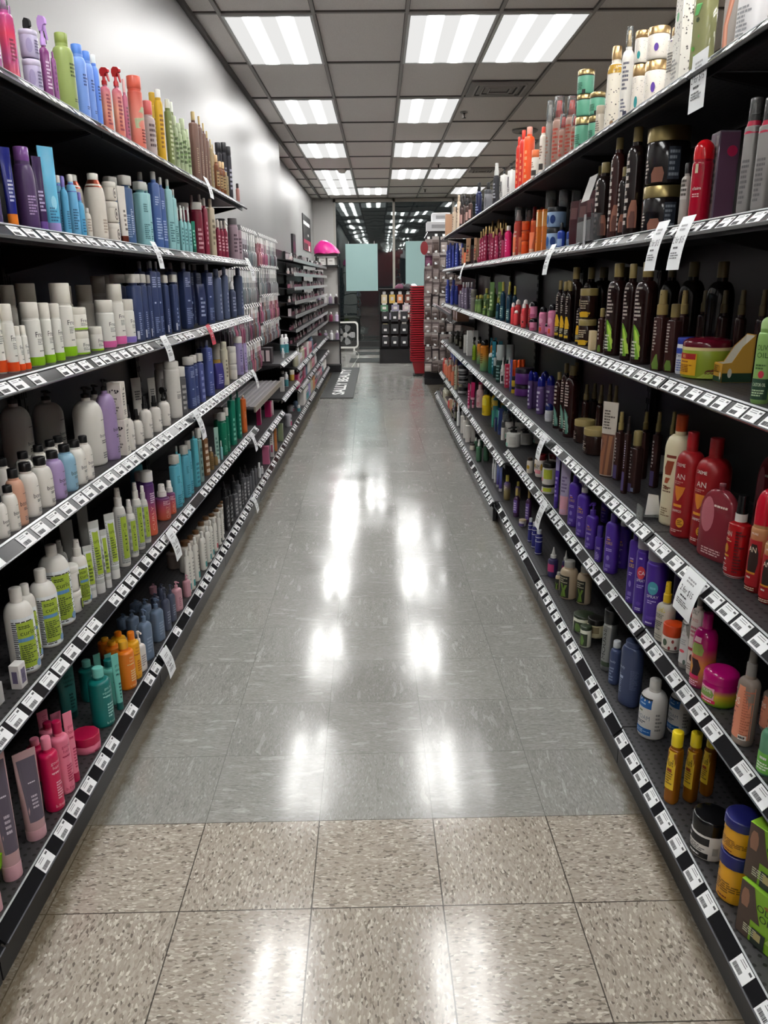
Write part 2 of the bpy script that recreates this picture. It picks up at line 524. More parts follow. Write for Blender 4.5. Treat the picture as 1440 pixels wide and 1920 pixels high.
# product styles: build, name, category, look, body, closure, options with printed label; plain bottles are named by shape, contents not known
STY = {k: dict(zip(('kind', 'name', 'cat', 'desc', 'body', 'cap', 'o'), v)) for k, v in {
'mistpurple':('bot','spray_bottle','spray bottle','clear purple hair mist bottle','9a5a9a>b04a86>7c4a90/g','8a4a8a/g',{'n': 3,'sh': .06,'capw': .7,'caph': .18,'ct': 'over','lab': [('L',.25,.6,6,-.55,.55,'d8c0e0')],'rot': 22}),
'mistred':('bot','spray_bottle','spray bottle','clear pink hair mist with red base','d8584a>b8407c>d83c5c>a8508c/g','b060a0/g',{'n': 3,'sh': .05,'capw': .7,'caph': .16,'ct': 'over','lab': [('L',.3,.62,6,-.55,.55,'7a2040')],'rot': 22}),
'lavjar':('jar','cream_jar','jar','lavender grey jar with silver lid','a79fbb/p','b9b2c8/p',{'caph': .2,'lab': [('C',.5,-.5,.32,.35,'8d84a8'),('L',.15,.8,6,.1,.9,'5a5270')],'rot': 40}),
'triglilac':('bot','trigger_spray','trigger spray','purple bottle with lilac trigger spray','7a3a72/g','b890d0/p',{'n': 3,'sh': .12,'capw': .62,'caph': .36,'ct': 'trig','lab': [('L',.15,.7,8,-.55,.55,'d8b8d8')],'rot': 22}),
'trigblack':('bot','trigger_spray','trigger spray','dark purple bottle with black trigger spray','5a2a58/g','1a1a1c/p',{'n': 3,'sh': .12,'capw': .6,'caph': .3,'ct': 'trig','lab': [('L',.2,.7,7,-.55,.55,'c8a8c8')],'rot': 22}),
'purpclear':('bot','conditioner_bottle','bottle','slim clear purple bottle','8a4a86/g','7a3a78/p',{'n': 3,'sh': .08,'capw': .6,'caph': .1,'lab': [('L',.2,.8,16,-.25,.25,'3a1a3a')],'rot': 22}),
'sage':('bot','shampoo_bottle','bottle','sage green round shampoo bottle','8a9a56/p','86964a/p',{'sh': .12,'capw': .62,'caph': .14,'lab': [('L',.5,.72,4,.0,.9,'3c4a20'),('L',.14,.2,2,.2,.8,'3c4a20')],'rot': 40}),
'peri':('bot','shampoo_bottle','bottle','periwinkle blue shampoo bottle','6f93d8/p','4f7fd0/p',{'sh': .12,'capw': .7,'caph': .14,'lab': [('L',.5,.7,4,0,.9,'2c3f78'),('L',.14,.2,2,.2,.8,'2c3f78')],'rot': 40}),
'periw':('bot','shampoo_bottle','bottle','blue shampoo bottle with white cap','5f8be0/p','dfe6f0/p',{'sh': .12,'capw': .56,'caph': .13,'lab': [('L',.4,.65,5,0,.9,'26386e')],'rot': 40}),
'trigpeach':('bot','trigger_spray','trigger spray','peach bottle with red trigger spray','d8766a>e0957c>c8607c/g','a8141c/p',{'n': 3,'sh': .1,'capw': .6,'caph': .27,'ct': 'trig','lab': [('L',.12,.8,9,-.55,.55,'8a3040')],'rot': 22}),
'pinkslim':('bot','conditioner_bottle','bottle','slim rose clear bottle','b86078/g','d8a0a0/g',{'n': 3,'sh': .08,'capw': .7,'caph': .2,'lab': [('L',.2,.75,8,-.55,.55,'602838')],'rot': 22}),
'coralcan':('can','aerosol_can','spray can','tall coral swirl hairspray can','e0705c>e89080>d0503c/p','d8604c/p',{'caph': .17,'lab': [('P',[(.35,-.8,-.2),(.5,-.9,.6),(.62,-.2,.9),(.7,.2,.9)],'a8b08c'),('L',.1,.35,5,0,.9,'702018')],'rot': 40}),
'silverpink':('bot','spray_bottle','spray bottle','silver bottle with coral cap','b8aaa6/g','d06460/p',{'sh': .1,'capw': .7,'caph': .26,'lab': [('L',.2,.8,8,-.55,.55,'5a4848')],'rot': 40}),
'yellow':('bot','shampoo_bottle','bottle','yellow shampoo bottle','d9b53a/p','d8b030/p',{'sh': .1,'capw': .75,'caph': .15,'lab': [('L',.2,.75,8,-.55,.55,'8a5a18')],'rot': 40}),
'yelloww':('bot','shampoo_bottle','bottle','yellow shampoo bottle with white cap','d8ac20/p','e8e8e0/p',{'sh': .1,'capw': .7,'caph': .12,'lab': [('L',.2,.75,8,-.55,.55,'8a5a18')],'rot': 40}),
'olivew':('bot','conditioner_bottle','bottle','olive bottle with white cap','6f7d45/p','dfe2d4/p',{'n': 3,'sh': .04,'capw': .85,'caph': .14,'lab': [('L',.1,.8,9,-.55,.55,'c8d0a8')],'rot': 22}),
'palegreen':('bot','shampoo_bottle','bottle','pale green botanical bottle','a9b890/p','c0cca8/p',{'sh': .1,'capw': .7,'caph': .18,'lab': [('D',.1,.8,-.8,.8,14,.03,('7a9a5a',)),('L',.2,.75,8,-.55,.55,'4a5a38')],'rot': 40}),
'brownflat':('bot','square_shampoo_bottle','bottle','brown flat bottle with tan cap','6a4c40/p','b09a68/p',{'n': 4,'sh': .03,'capw': .62,'caph': .13,'lab': [('L',.12,.55,12,-.25,.25,'b09a80')],'rot': 22}),
'tanflat':('bot','square_shampoo_bottle','bottle','tan flat bottle','8f7c58/p','b09a68/p',{'n': 4,'sh': .03,'capw': .62,'caph': .13,'lab': [('L',.12,.55,12,-.25,.25,'50402c')],'rot': 22}),
'amber':('bot','spray_bottle','spray bottle','small amber bottle','6b3d20/g','c0a078/p',{'sh': .14,'capw': .6,'caph': .2,'lab': [('R',.2,.7,-.7,.7,'a88c60/x'),('L',.2,.75,8,-.55,.55,'402818')],'rot': 40}),
'blackslim':('can','aerosol_can','spray can','slim black can','201f26/p','18181c/p',{'caph': .16,'lab': [('L',.2,.7,7,-.55,.55,'9a98a8')],'rot': 40}),
'pinktiny':('bot','spray_bottle','spray bottle','small dusky pink bottle','a2726a/p','2a2022/p',{'sh': .1,'capw': .7,'caph': .25,'rot': 40}),
'tubeviolet':('tube','hair_tube','tube','violet grey tube','5a4f78/g','4a3f68/p',{'D': .05,'lab': [('L',.25,.7,8,-.55,.55,'a8a0c0')],'rot': 42}),
'tubenavy':('tube','hair_tube','tube','navy foil tube with orange cap','1d2478/g','e07a20/p',{'D': .05,'caph': .15,'lab': [('L',.3,.6,6,-.3,.6,'c0c4e8'),('L',.5,.55,1,-.24999999999999997,.44999999999999996,'d8dcf4')],'rot': 42}),
'purpleflip':('bot','shampoo_bottle','bottle','dark purple bottle with purple flip cap','4c3560/p','7a5090/g',{'sh': .3,'capw': .72,'caph': .18,'lab': [('L',.2,.5,7,-.3,.6,'b8a0c8')],'rot': 40}),
'tubepurple':('tube','hair_tube','tube','deep purple tube','3c2850/g','6a4a94/p',{'D': .05,'caph': .12,'lab': [('L',.25,.55,6,-.55,.55,'b8a8d0')],'rot': 42}),
'tubesky':('tube','hair_tube','tube','large shiny sky blue tube','5fb4d8/g','9a8cc8/p',{'D': .06,'caph': .11,'lab': [('C',.35,.1,.08,.35,'8fd0e8'),('L',.12,.3,5,-.55,.55,'2c6890')],'rot': 42}),
'skybot':('bot','shampoo_bottle','bottle','small sky blue bottle','5aa8d0/p','7a70b8/p',{'sh': .16,'capw': .5,'caph': .2,'lab': [('L',.1,.5,8,-.2,.7,'2a5a80')],'rot': 40}),
'skybotw':('bot','shampoo_bottle','bottle','sky blue bottle with white cap','6ab0d8/p','e6e2da/p',{'sh': .2,'capw': .5,'caph': .13,'bands': [(.8,.97,'5a58b0/g')],'lab': [('L',.1,.5,8,-.55,.55,'2a5a80')],'rot': 40}),
'pearlbot':('bot','shampoo_bottle','bottle','pearl white bottle with copper neck','d9d2c6/p','e8e4dc/p',{'sh': .3,'capw': .52,'caph': .1,'bands': [(.86,.99,'9a4a38/m')],'lab': [('L',.1,.35,5,.1,.8,'a89888')],'rot': 40}),
'pearlsmall':('bot','shampoo_bottle','bottle','small pearl white bottle','d6cfc2/p','dcd8d0/p',{'sh': .3,'capw': .5,'caph': .16,'lab': [('L',.2,.75,8,-.55,.55,'a09080')],'rot': 40}),
'pearljar':('jar','cream_jar','jar','pearl white jar with ring emblem','dcd6cb/p','e0dbd2/p',{'caph': .3,'lab': [('C',.55,.25,.4,.26,'5a5552'),('C',.55,.25,.3,.19,'dcd6cb'),('C',.55,.25,.16,.1,'4a4542')],'rot': 40}),
'pearltube':('tube','hair_tube','tube','pearl white tube with copper cap','dfdad2/p','8c4a3a/m',{'D': .045,'caph': .12,'lab': [('L',.2,.6,7,0,.8,'6a605a')],'rot': 42}),
'denim':('bot','square_shampoo_bottle','bottle','denim blue bottle with wide grey cap','3f5c86/p','b9b7b0/p',{'n': 4,'sh': .02,'capw': .98,'caph': .14,'capflat': 1,'lab': [('L',.15,.6,12,-.04999999999999999,.45,'c8d4e8'),('L',.1,.5,10,-.9,-.2,'9ab0d0')],'rot': 22}),
'denimslim':('bot','square_shampoo_bottle','bottle','denim blue bottle with slim grey cap','41609a/p','a9a8a2/p',{'n': 4,'sh': .03,'capw': .7,'caph': .11,'lab': [('L',.12,.45,8,-.7,.7,'b0c4e0'),('L',.62,.76,4,-.7,.3,'b0c4e0')],'rot': 22}),
'aqua':('bot','square_shampoo_bottle','bottle','pale aqua bottle with grey cap','8dbfc4/p','b5b8b2/p',{'n': 4,'sh': .03,'capw': .9,'caph': .13,'capflat': 1,'lab': [('L',.12,.4,8,-.7,.7,'3c6c74'),('L',.6,.76,4,-.6,.4,'3c6c74')],'rot': 22}),
'aquaslim':('bot','square_shampoo_bottle','bottle','slim pale aqua bottle','95c6c8/p','b5b8b2/p',{'n': 4,'sh': .03,'capw': .6,'caph': .1,'lab': [('L',.12,.45,8,-.7,.7,'3c6c74')],'rot': 22}),
'aquasmall':('bot','conditioner_bottle','bottle','small aqua bottle with white cap','8cc4c6/p','e0e2de/p',{'n': 3,'sh': .1,'capw': .5,'caph': .3,'lab': [('L',.2,.75,8,-.55,.55,'3c6c74')],'rot': 22}),
'tealtube':('tube','hair_tube','tube','emerald green tube','1a7a64/p','16604e/p',{'D': .035,'lab': [('L',.2,.75,8,-.55,.55,'a0d8c8')],'rot': 42}),
'maroonjar':('bot','conditioner_bottle','bottle','maroon bottle with wide white cap','7d1f36/p','e4e0da/p',{'sh': .03,'capw': .98,'caph': .14,'lab': [('L',.1,.6,8,-.55,.55,'e0b0b8')],'rot': 40}),
'maroon':('bot','square_shampoo_bottle','bottle','slim maroon bottle','86203a/p','b9b0a8/p',{'n': 4,'sh': .03,'capw': .6,'caph': .14,'lab': [('L',.2,.7,13,-.25,.25,'e0b8c0')],'rot': 22}),
'beigetall':('bot','square_shampoo_bottle','bottle','tall beige bottle','b6aa90/p','a8a090/p',{'n': 4,'sh': .03,'capw': .6,'caph': .12,'lab': [('L',.2,.75,8,-.55,.55,'6a604c')],'rot': 22}),
'redsmall':('bot','shampoo_bottle','bottle','small wine red bottle','8c2440/p','c8c0b8/p',{'sh': .12,'capw': .5,'caph': .22,'lab': [('L',.2,.75,8,-.55,.55,'e0b0b8')],'rot': 40}),
'mauvegrey':('bot','conditioner_bottle','bottle','mauve bottle with grey cap','a8929c/p','6c6a6c/p',{'sh': .04,'capw': .9,'caph': .16,'lab': [('L',.2,.75,8,-.55,.55,'503c48')],'rot': 40}),
'freetall_o':('can','aerosol_can','spray can','tall white can with orange base band','e6e3da/p','dcd8cc/p',{'caph': .27,'lab': [('T','Free',.6,.09,.45,'3a3a3a',.62),('L',.44,.57,4,.0,.85,'8a8a86'),('L',.3,.34,1,.1,.8,'6a6a66'),('R',.025,.2,-3.0,3.0,'e2501e')],'rot': 40}),
'free_o':('bot','conditioner_bottle','bottle','white bottle with orange base band','e8e5dd/p','dfdbd0/p',{'sh': .02,'capw': .97,'caph': .24,'n': 2,'lab': [('T','Free',.6,.11,.45,'3a3a3a',.62),('L',.44,.57,4,.0,.85,'8a8a86'),('L',.3,.34,1,.1,.8,'6a6a66'),('R',.025,.2,-3.0,3.0,'e2501e')],'rot': 39}),
'freesm_o':('bot','spray_bottle','spray bottle','small white bottle with orange base band','e8e5dd/p','dfdbd0/p',{'sh': .05,'capw': .8,'caph': .2,'lab': [('T','Free',.6,.1,.45,'3a3a3a',.62),('L',.44,.57,4,.0,.85,'8a8a86'),('L',.3,.34,1,.1,.8,'6a6a66'),('R',.025,.2,-3.0,3.0,'e2501e')],'rot': 40}),
'freetall_g':('can','aerosol_can','spray can','tall white can with lime green base band','e6e3da/p','dcd8cc/p',{'caph': .27,'lab': [('T','Free',.6,.09,.45,'3a3a3a',.62),('L',.44,.57,4,.0,.85,'8a8a86'),('L',.3,.34,1,.1,.8,'6a6a66'),('R',.025,.2,-3.0,3.0,'8cc21e')],'rot': 40}),
'free_g':('bot','conditioner_bottle','bottle','white bottle with lime green base band','e8e5dd/p','dfdbd0/p',{'sh': .02,'capw': .97,'caph': .24,'n': 2,'lab': [('T','Free',.6,.11,.45,'3a3a3a',.62),('L',.44,.57,4,.0,.85,'8a8a86'),('L',.3,.34,1,.1,.8,'6a6a66'),('R',.025,.2,-3.0,3.0,'8cc21e')],'rot': 39}),
'freetall_p':('can','aerosol_can','spray can','tall white can with pink base band','e6e3da/p','dcd8cc/p',{'caph': .27,'lab': [('T','Free',.6,.09,.45,'3a3a3a',.62),('L',.44,.57,4,.0,.85,'8a8a86'),('L',.3,.34,1,.1,.8,'6a6a66'),('R',.025,.2,-3.0,3.0,'e06aa8')],'rot': 40}),
'free_p':('bot','conditioner_bottle','bottle','white bottle with pink base band','e8e5dd/p','dfdbd0/p',{'sh': .02,'capw': .97,'caph': .24,'n': 2,'lab': [('T','Free',.6,.11,.45,'3a3a3a',.62),('L',.44,.57,4,.0,.85,'8a8a86'),('L',.3,.34,1,.1,.8,'6a6a66'),('R',.025,.2,-3.0,3.0,'e06aa8')],'rot': 39}),
'free_v':('bot','conditioner_bottle','bottle','white bottle with violet base band','e8e5dd/p','dfdbd0/p',{'sh': .02,'capw': .97,'caph': .24,'n': 2,'lab': [('T','Free',.6,.11,.45,'3a3a3a',.62),('L',.44,.57,4,.0,.85,'8a8a86'),('L',.3,.34,1,.1,.8,'6a6a66'),('R',.025,.2,-3.0,3.0,'8a7cc8')],'rot': 39}),
'freejar':('jar','cream_jar','jar','white jar with lime stripe','e6e3da/p','dfdbd0/p',{'caph': .3,'lab': [('T','Free',.5,.22,.3,'3a3a3a',.5),('L',.28,.46,2,-.2,.8,'8a8a86'),('R',.06,.16,-1.4,1.4,'8cc21e')],'rot': 40}),
'backcap':('can','aerosol_can','spray can','tall can with cream cap,back row','cfcbc0/p','bdb7a8/p',{'caph': .27}),
'navywide':('bot','square_shampoo_bottle','bottle','navy bottle with wide pale cap','39466c/p','c6c3bc/p',{'n': 4,'sh': .02,'capw': .98,'caph': .13,'capflat': 1,'lab': [('L',.1,.5,11,-.35,.15,'a8b4d4'),('R',.04,.18,-.9,-.55,'c8ccd8/x')],'rot': 22}),
'navyrect':('bot','square_shampoo_bottle','bottle','tall navy square bottle','36436a/p','8a8a90/p',{'n': 6,'sh': .02,'capw': .45,'caph': .1,'lab': [('L',.72,.88,5,-.7,.5,'b4bedc'),('L',.48,.525,1,-.55,.14999999999999997,'c8d0ea'),('L',.06,.3,8,-.7,.6,'93a0c6')],'rot': 22}),
'navyend':('bot','square_shampoo_bottle','bottle','large navy bottle with back print','36436a/p','8a8a90/p',{'n': 6,'sh': .02,'capw': .45,'caph': .1,'lab': [('L',.45,.5,1,-.35,.35,'c8d0ea'),('L',.08,.36,9,-.8,.8,'93a0c6'),('L',.7,.86,5,-.7,.5,'b4bedc')],'rot': 22}),
'navypouch':('pouch','refill_pouch','pouch','crinkled navy foil pouch','343e62/g',None,{'D': .035,'lab': [('L',.2,.7,6,-.55,.55,'a8b4d4')],'rot': 40}),
'slate':('bot','shampoo_bottle','bottle','slate blue round shoulder bottle','5a6684/p','6a7590/p',{'sh': .06,'capw': .5,'caph': .12,'lab': [('L',.15,.6,12,-.04999999999999999,.45,'a8b0c8')],'rot': 40}),
'slatespray':('bot','spray_bottle','spray bottle','slate spray with white nozzle','4e5874/p','e6e6e6/p',{'sh': .1,'capw': .6,'caph': .22,'ct': 'mist','lab': [('L',.2,.75,8,-.55,.55,'a8b0c8')],'rot': 40}),
'bonwhite':('bot','shampoo_bottle','bottle','white bottle with black cap','dedad2/p','161617/p',{'sh': .24,'capw': .56,'caph': .17,'lab': [('T','bondi',.42,.1,.55,'3a3a3c',.6),('L',.32,.38,2,.3,1.0,'4a4a4c'),('L',.1,.2,3,.3,1.0,'6a6a6c'),('L',.66,.68,1,.4,1.1,'3a3a3c')],'rot': 40}),
'bonpeach':('bot','shampoo_bottle','bottle','peach bottle with black cap','cfa088/p','161617/p',{'sh': .24,'capw': .56,'caph': .17,'lab': [('T','bondi',.42,.1,.55,'3a3a3c',.6),('L',.32,.38,2,.3,1.0,'4a4a4c'),('L',.1,.2,3,.3,1.0,'6a6a6c'),('L',.66,.68,1,.4,1.1,'3a3a3c')],'rot': 40}),
'bonlilac':('bot','shampoo_bottle','bottle','lilac bottle with black cap','a893be/p','161617/p',{'sh': .24,'capw': .56,'caph': .17,'lab': [('T','bondi',.42,.1,.55,'3a3a3c',.6),('L',.32,.38,2,.3,1.0,'4a4a4c'),('L',.1,.2,3,.3,1.0,'6a6a6c'),('L',.66,.68,1,.4,1.1,'3a3a3c')],'rot': 40}),
'bonblue':('bot','shampoo_bottle','bottle','light blue bottle with black cap','8fb7cc/p','161617/p',{'sh': .24,'capw': .56,'caph': .17,'lab': [('T','bondi',.42,.1,.55,'3a3a3c',.6),('L',.32,.38,2,.3,1.0,'4a4a4c'),('L',.1,.2,3,.3,1.0,'6a6a6c'),('L',.66,.68,1,.4,1.1,'3a3a3c')],'rot': 40}),
'liter':('bot','pump_bottle','pump bottle','white litre bottle with black pump','d9d6ce/p','141415/p',{'sh': .22,'capw': .3,'caph': .14,'ct': 'pump','lab': [('T','bondi',.42,.05,.55,'3a3a3c',.6),('L',.32,.38,2,.3,1.0,'4a4a4c'),('L',.1,.2,3,.3,1.0,'6a6a6c'),('L',.66,.68,1,.4,1.1,'3a3a3c')],'rot': 40}),
'literlilac':('bot','pump_bottle','pump bottle','lilac litre bottle with black pump','9f8ab4/p','141415/p',{'sh': .2,'capw': .3,'caph': .14,'ct': 'pump','lab': [('T','bondi',.42,.05,.55,'3a3a3c',.6),('L',.32,.38,2,.3,1.0,'4a4a4c'),('L',.1,.2,3,.3,1.0,'6a6a6c'),('L',.66,.68,1,.4,1.1,'3a3a3c')],'rot': 40}),
'iconbox':('box','product_carton','box','cream carton printed with black icons','dcd6cc/k',None,{'lab': [('D',.78,.84,-.5,.5,8,.02,('2a2a2a',)),('L',.35,.72,6,-.5,.5,'4a4642'),('L',.1,.25,3,-.5,.5,'4a4642')],'ends': [('D',.72,.8,-.6,.6,8,.03,('2a2a2a',)),('L',.2,.6,6,-.6,.6,'6a6662')],'rot': 0}),
'bonspray':('bot','spray_bottle','spray bottle','small white bottle with black sprayer','dedad2/p','161617/p',{'sh': .2,'capw': .46,'caph': .3,'ct': 'mist','lab': [('T','bondi',.42,.09,.55,'3a3a3c',.6),('L',.32,.38,2,.3,1.0,'4a4a4c'),('L',.1,.2,3,.3,1.0,'6a6a6c'),('L',.66,.68,1,.4,1.1,'3a3a3c')],'rot': 40}),
'bontrig':('bot','trigger_spray','trigger spray','white bottle with black trigger','dedad2/p','161617/p',{'sh': .2,'capw': .5,'caph': .36,'ct': 'trig','lab': [('T','bondi',.42,.09,.55,'3a3a3c',.6),('L',.32,.38,2,.3,1.0,'4a4a4c'),('L',.1,.2,3,.3,1.0,'6a6a6c'),('L',.66,.68,1,.4,1.1,'3a3a3c')],'rot': 40}),
'bontube':('tube','hair_tube','tube','pale grey tube behind the sprayers','b9b5ae/p','161617/p',{'D': .04,'lab': [('L',.55,.75,4,-.55,.55,'4a4a4c')],'rot': 42}),
'bonaero':('can','aerosol_can','spray can','tall white hairspray can','dad7d0/p','d8d5ce/p',{'caph': .1,'sh': .06,'lab': [('T','bondi',.5,.03,.2,'3a3a3c',.6),('L',.38,.47,4,-.1,.9,'4a4a4c')],'rot': 40}),
'greycap':('can','aerosol_can','spray can','grey can with white cap','5c5c5e/p','d2d0ca/p',{'caph': .2,'lab': [('L',.1,.8,9,-.5,.5,'b8b8b6')],'rot': 40}),
'navycan':('bot','square_shampoo_bottle','bottle','navy bottle with white cap','3f4c7c/p','cfccc6/p',{'n': 4,'sh': .02,'capw': .96,'caph': .15,'capflat': 1,'lab': [('L',.42,.46499999999999997,1,-.44999999999999996,.24999999999999997,'c8d0ea'),('L',.06,.25,7,-.7,.6,'93a0c6'),('L',.7,.86,5,-.6,.5,'b4bedc')],'rot': 22}),
'indigo':('bot','square_shampoo_bottle','bottle','indigo blue square bottle','535f9c/p','7a7e90/p',{'n': 6,'sh': .02,'capw': .45,'caph': .1,'lab': [('L',.45,.495,1,-.35,.35,'d0d6f0'),('L',.06,.3,8,-.7,.6,'9aa4d0'),('L',.7,.88,5,-.6,.5,'b4bedc')],'rot': 22}),
'indigow':('bot','square_shampoo_bottle','bottle','indigo bottle with white cap','555f9a/p','d4d2cc/p',{'n': 4,'sh': .02,'capw': .96,'caph': .16,'capflat': 1,'lab': [('L',.06,.8,14,-.6,.6,'9aa4d0')],'rot': 22}),
'pouchpurple':('pouch','refill_pouch','pouch','shiny purple pouch','4a468c/g',None,{'D': .035,'lab': [('L',.2,.6,5,-.55,.55,'b0b0e0')],'rot': 40}),
'creamyellow':('bot','conditioner_bottle','bottle','yellow bottle with cream cap','c8a24a/p','e2ddce/p',{'sh': .02,'capw': .98,'caph': .42,'lab': [('L',.2,.75,8,-.55,.55,'6a5420')],'rot': 40}),
'creamtall':('bot','conditioner_bottle','bottle','tall cream bottle','d8d2bc/p','cfc9b4/p',{'sh': .03,'capw': .8,'caph': .14,'lab': [('L',.2,.7,13,-.25,.25,'6a6450')],'rot': 40}),
'whitejar':('jar','cream_jar','jar','small white jar,stacked','dcd9d0/p','e2dfd8/p',{'caph': .34,'rot': 40}),
'lavcap':('bot','conditioner_bottle','bottle','lavender bottle with white cap','a79cc8/p','dedbd4/p',{'sh': .02,'capw': .96,'caph': .16,'lab': [('L',.1,.3,5,-.4,.7,'5c5088'),('L',.4,.8,11,-.25,.25,'5c5088')],'rot': 40}),
'lilactube':('tube','hair_tube','tube','slim lilac tube','b0a0cc/p','d0c8e0/p',{'D': .03,'caph': .08,'lab': [('L',.2,.7,13,-.25,.25,'5c5088')],'rot': 42}),
'curlbig':('bot','shampoo_bottle','bottle','white bottle with lime curl label','d8d5ce/p','d4d1ca/p',{'sh': .2,'capw': .42,'caph': .13,'rot': 40,'lab': [('R',.04,.78,-.95,.95,'dfe3ea/x'),('L',.06,.74,26,-.95,.95,'2c2c2e'),('R',.1,.72,-.62,.62,'9fb63c/x'),('T','curls',.545,.065,.05,'2a3a1a',.56),('L',.63,.68,2,-.5,.3,'3a4a20'),('R',.46,.51,-.62,.45,'5f8fc0/x'),('L',.16,.42,9,-.52,.5,'4a5a28'),('C',.12,.62,.05,.22,'7fa0c4/x')]}),
'curlslim':('bot','shampoo_bottle','bottle','slim white bottle with lime curl label','d6d3cc/p','d6d3cc/p',{'sh': .12,'capw': .5,'caph': .1,'rot': 40,'lab': [('R',.04,.78,-.95,.95,'dfe3ea/x'),('L',.06,.74,26,-.95,.95,'2c2c2e'),('R',.1,.72,-.62,.62,'9fb63c/x'),('T','curls',.545,.065,.05,'2a3a1a',.56),('L',.63,.68,2,-.5,.3,'3a4a20'),('R',.46,.51,-.62,.45,'5f8fc0/x'),('L',.16,.42,9,-.52,.5,'4a5a28'),('C',.12,.62,.05,.22,'7fa0c4/x')]}),
'curlliter':('bot','shampoo_bottle','bottle','large white litre bottle with lime label','dcd9d2/p','d4d1ca/p',{'sh': .22,'capw': .36,'caph': .1,'rot': 40,'lab': [('R',.04,.78,-.95,.95,'dfe3ea/x'),('L',.06,.74,26,-.95,.95,'2c2c2e'),('R',.1,.72,-.62,.62,'9fb63c/x'),('T','curls',.545,.065,.05,'2a3a1a',.56),('L',.63,.68,2,-.5,.3,'3a4a20'),('R',.46,.51,-.62,.45,'5f8fc0/x'),('L',.16,.42,9,-.52,.5,'4a5a28'),('C',.12,.62,.05,.22,'7fa0c4/x')]}),
'curljar':('jar','cream_jar','jar','white jar with lime label','dcd9d2/p','dedbd4/p',{'caph': .26,'rot': -10,'lab': [('R',.15,.85,-.35,.75,'2a2a2c'),('R',.22,.78,-.2,.68,'9fb63c/x'),('L',.3,.7,4,-.1,.6,'4a5a28')]}),
'curlspray':('bot','spray_bottle','spray bottle','white mist spray with lime label','d8d5ce/p','d2cfc8/p',{'sh': .16,'capw': .5,'caph': .22,'ct': 'mist','rot': 40,'lab': [('R',.04,.78,-.95,.95,'dfe3ea/x'),('L',.06,.74,26,-.95,.95,'2c2c2e'),('R',.1,.72,-.62,.62,'9fb63c/x'),('T','curls',.545,.065,.05,'2a3a1a',.56),('L',.63,.68,2,-.5,.3,'3a4a20'),('R',.46,.51,-.62,.45,'5f8fc0/x'),('L',.16,.42,9,-.52,.5,'4a5a28'),('C',.12,.62,.05,.22,'7fa0c4/x')]}),
'curltube':('tube','hair_tube','tube','silver tube with lime label','b9bcb8/p','d8d8d4/p',{'D': .045,'caph': .14,'lab': [('R',.2,.9,-.9,.9,'d2d4d6/x'),('L',.22,.88,26,-.9,.9,'8c8e90'),('R',.27,.86,-.5,.6,'a4bc3c/x'),('T','curls',.7,.05,.05,'2a3a1a',.5),('L',.32,.65,9,-.4,.5,'4a5a28')],'rot': 42}),
'curltubeb':('tube','hair_tube','tube','grey tube,back row','8a8a86/p','c8c8c4/p',{'D': .045,'caph': .14,'rot': 42}),
'curlnozz':('bot','spray_bottle','spray bottle','white bottle with sprayer and lime label','d4d2cc/p','d2cfc8/p',{'sh': .14,'capw': .6,'caph': .2,'ct': 'mist','rot': 40,'lab': [('R',.06,.84,-.9,.9,'b9bcba/x'),('L',.06,.82,24,-.9,.9,'8a8c8e'),('R',.14,.8,-.5,.6,'9fb63c/x'),('V','curls',0,.25,.7,.5,'3a4a20')]}),
'sunset':('can','aerosol_can','spray can','purple to orange gradient can','e8704a>d85a58>7a3f7c>4a2f6c/p','d9d7d2/p',{'caph': .16,'lab': [('L',.6,.8,5,-.3,.7,'e0d0d8'),('V','CURLY',-.1,.1,.55,.4,'f0b0a0')],'rot': 40}),
'sunsetspray':('bot','spray_bottle','spray bottle','purple to orange spray with white nozzle','e8704a>c85860>5a3570/p','dcdad5/p',{'sh': .06,'capw': .62,'caph': .34,'ct': 'mist','ring': 'dcdad5/p','lab': [('V','CURLY',0,.1,.6,.5,'f0b8a0'),('L',.65,.85,3,-.55,.55,'e0c0c8')],'rot': 40}),
'turqcap':('bot','square_shampoo_bottle','bottle','turquoise bottle with wide grey cap','5fb0c4/p','b9b6ae/p',{'n': 4,'sh': .02,'capw': .98,'caph': .16,'capflat': 1,'lab': [('L',.06,.3,8,-.7,.6,'2f7488'),('L',.55,.72,5,-.5,.5,'2f7488')],'rot': 22}),
'turq':('bot','square_shampoo_bottle','bottle','tall turquoise square bottle','59b2c0/p','9a9c98/p',{'n': 6,'sh': .02,'capw': .45,'caph': .1,'lab': [('L',.06,.5,12,-.7,.6,'2f7488')],'rot': 22}),
'tealgrey':('bot','square_shampoo_bottle','bottle','grey green bottle with white cap','7c9a96/p','d6d3cc/p',{'n': 4,'sh': .02,'capw': .96,'caph': .18,'capflat': 1,'lab': [('L',.1,.8,10,-.55,.55,'3a5a58')],'rot': 22}),
'brownprint':('bot','square_shampoo_bottle','bottle','brown bottle with white print','7a5434/p','d8d2c8/p',{'n': 4,'sh': .02,'capw': .6,'caph': .16,'lab': [('L',.05,.85,12,-.8,.8,'e0d4c0')],'rot': 22}),
'glassamber':('bot','serum_bottle','bottle','small clear amber serum bottle','c2a06a/t','b8b4a8/p',{'sh': .1,'capw': .5,'caph': .2,'lab': [('L',.2,.75,8,-.55,.55,'5a4020')],'rot': 40}),
'paletube':('tube','hair_tube','tube','pale sea green tube','9cc0b4/p','e0e2de/p',{'D': .04,'caph': .12,'lab': [('L',.2,.75,8,-.55,.55,'4a746c')],'rot': 42}),
'emeraldcap':('bot','square_shampoo_bottle','bottle','emerald bottle with wide white cap','147458/p','c9c7c0/p',{'n': 4,'sh': .02,'capw': .98,'caph': .18,'capflat': 1,'lab': [('L',.45,.495,1,-.35,.35,'b0e0d0'),('L',.1,.3,5,-.55,.55,'7ac0a8')],'rot': 22}),
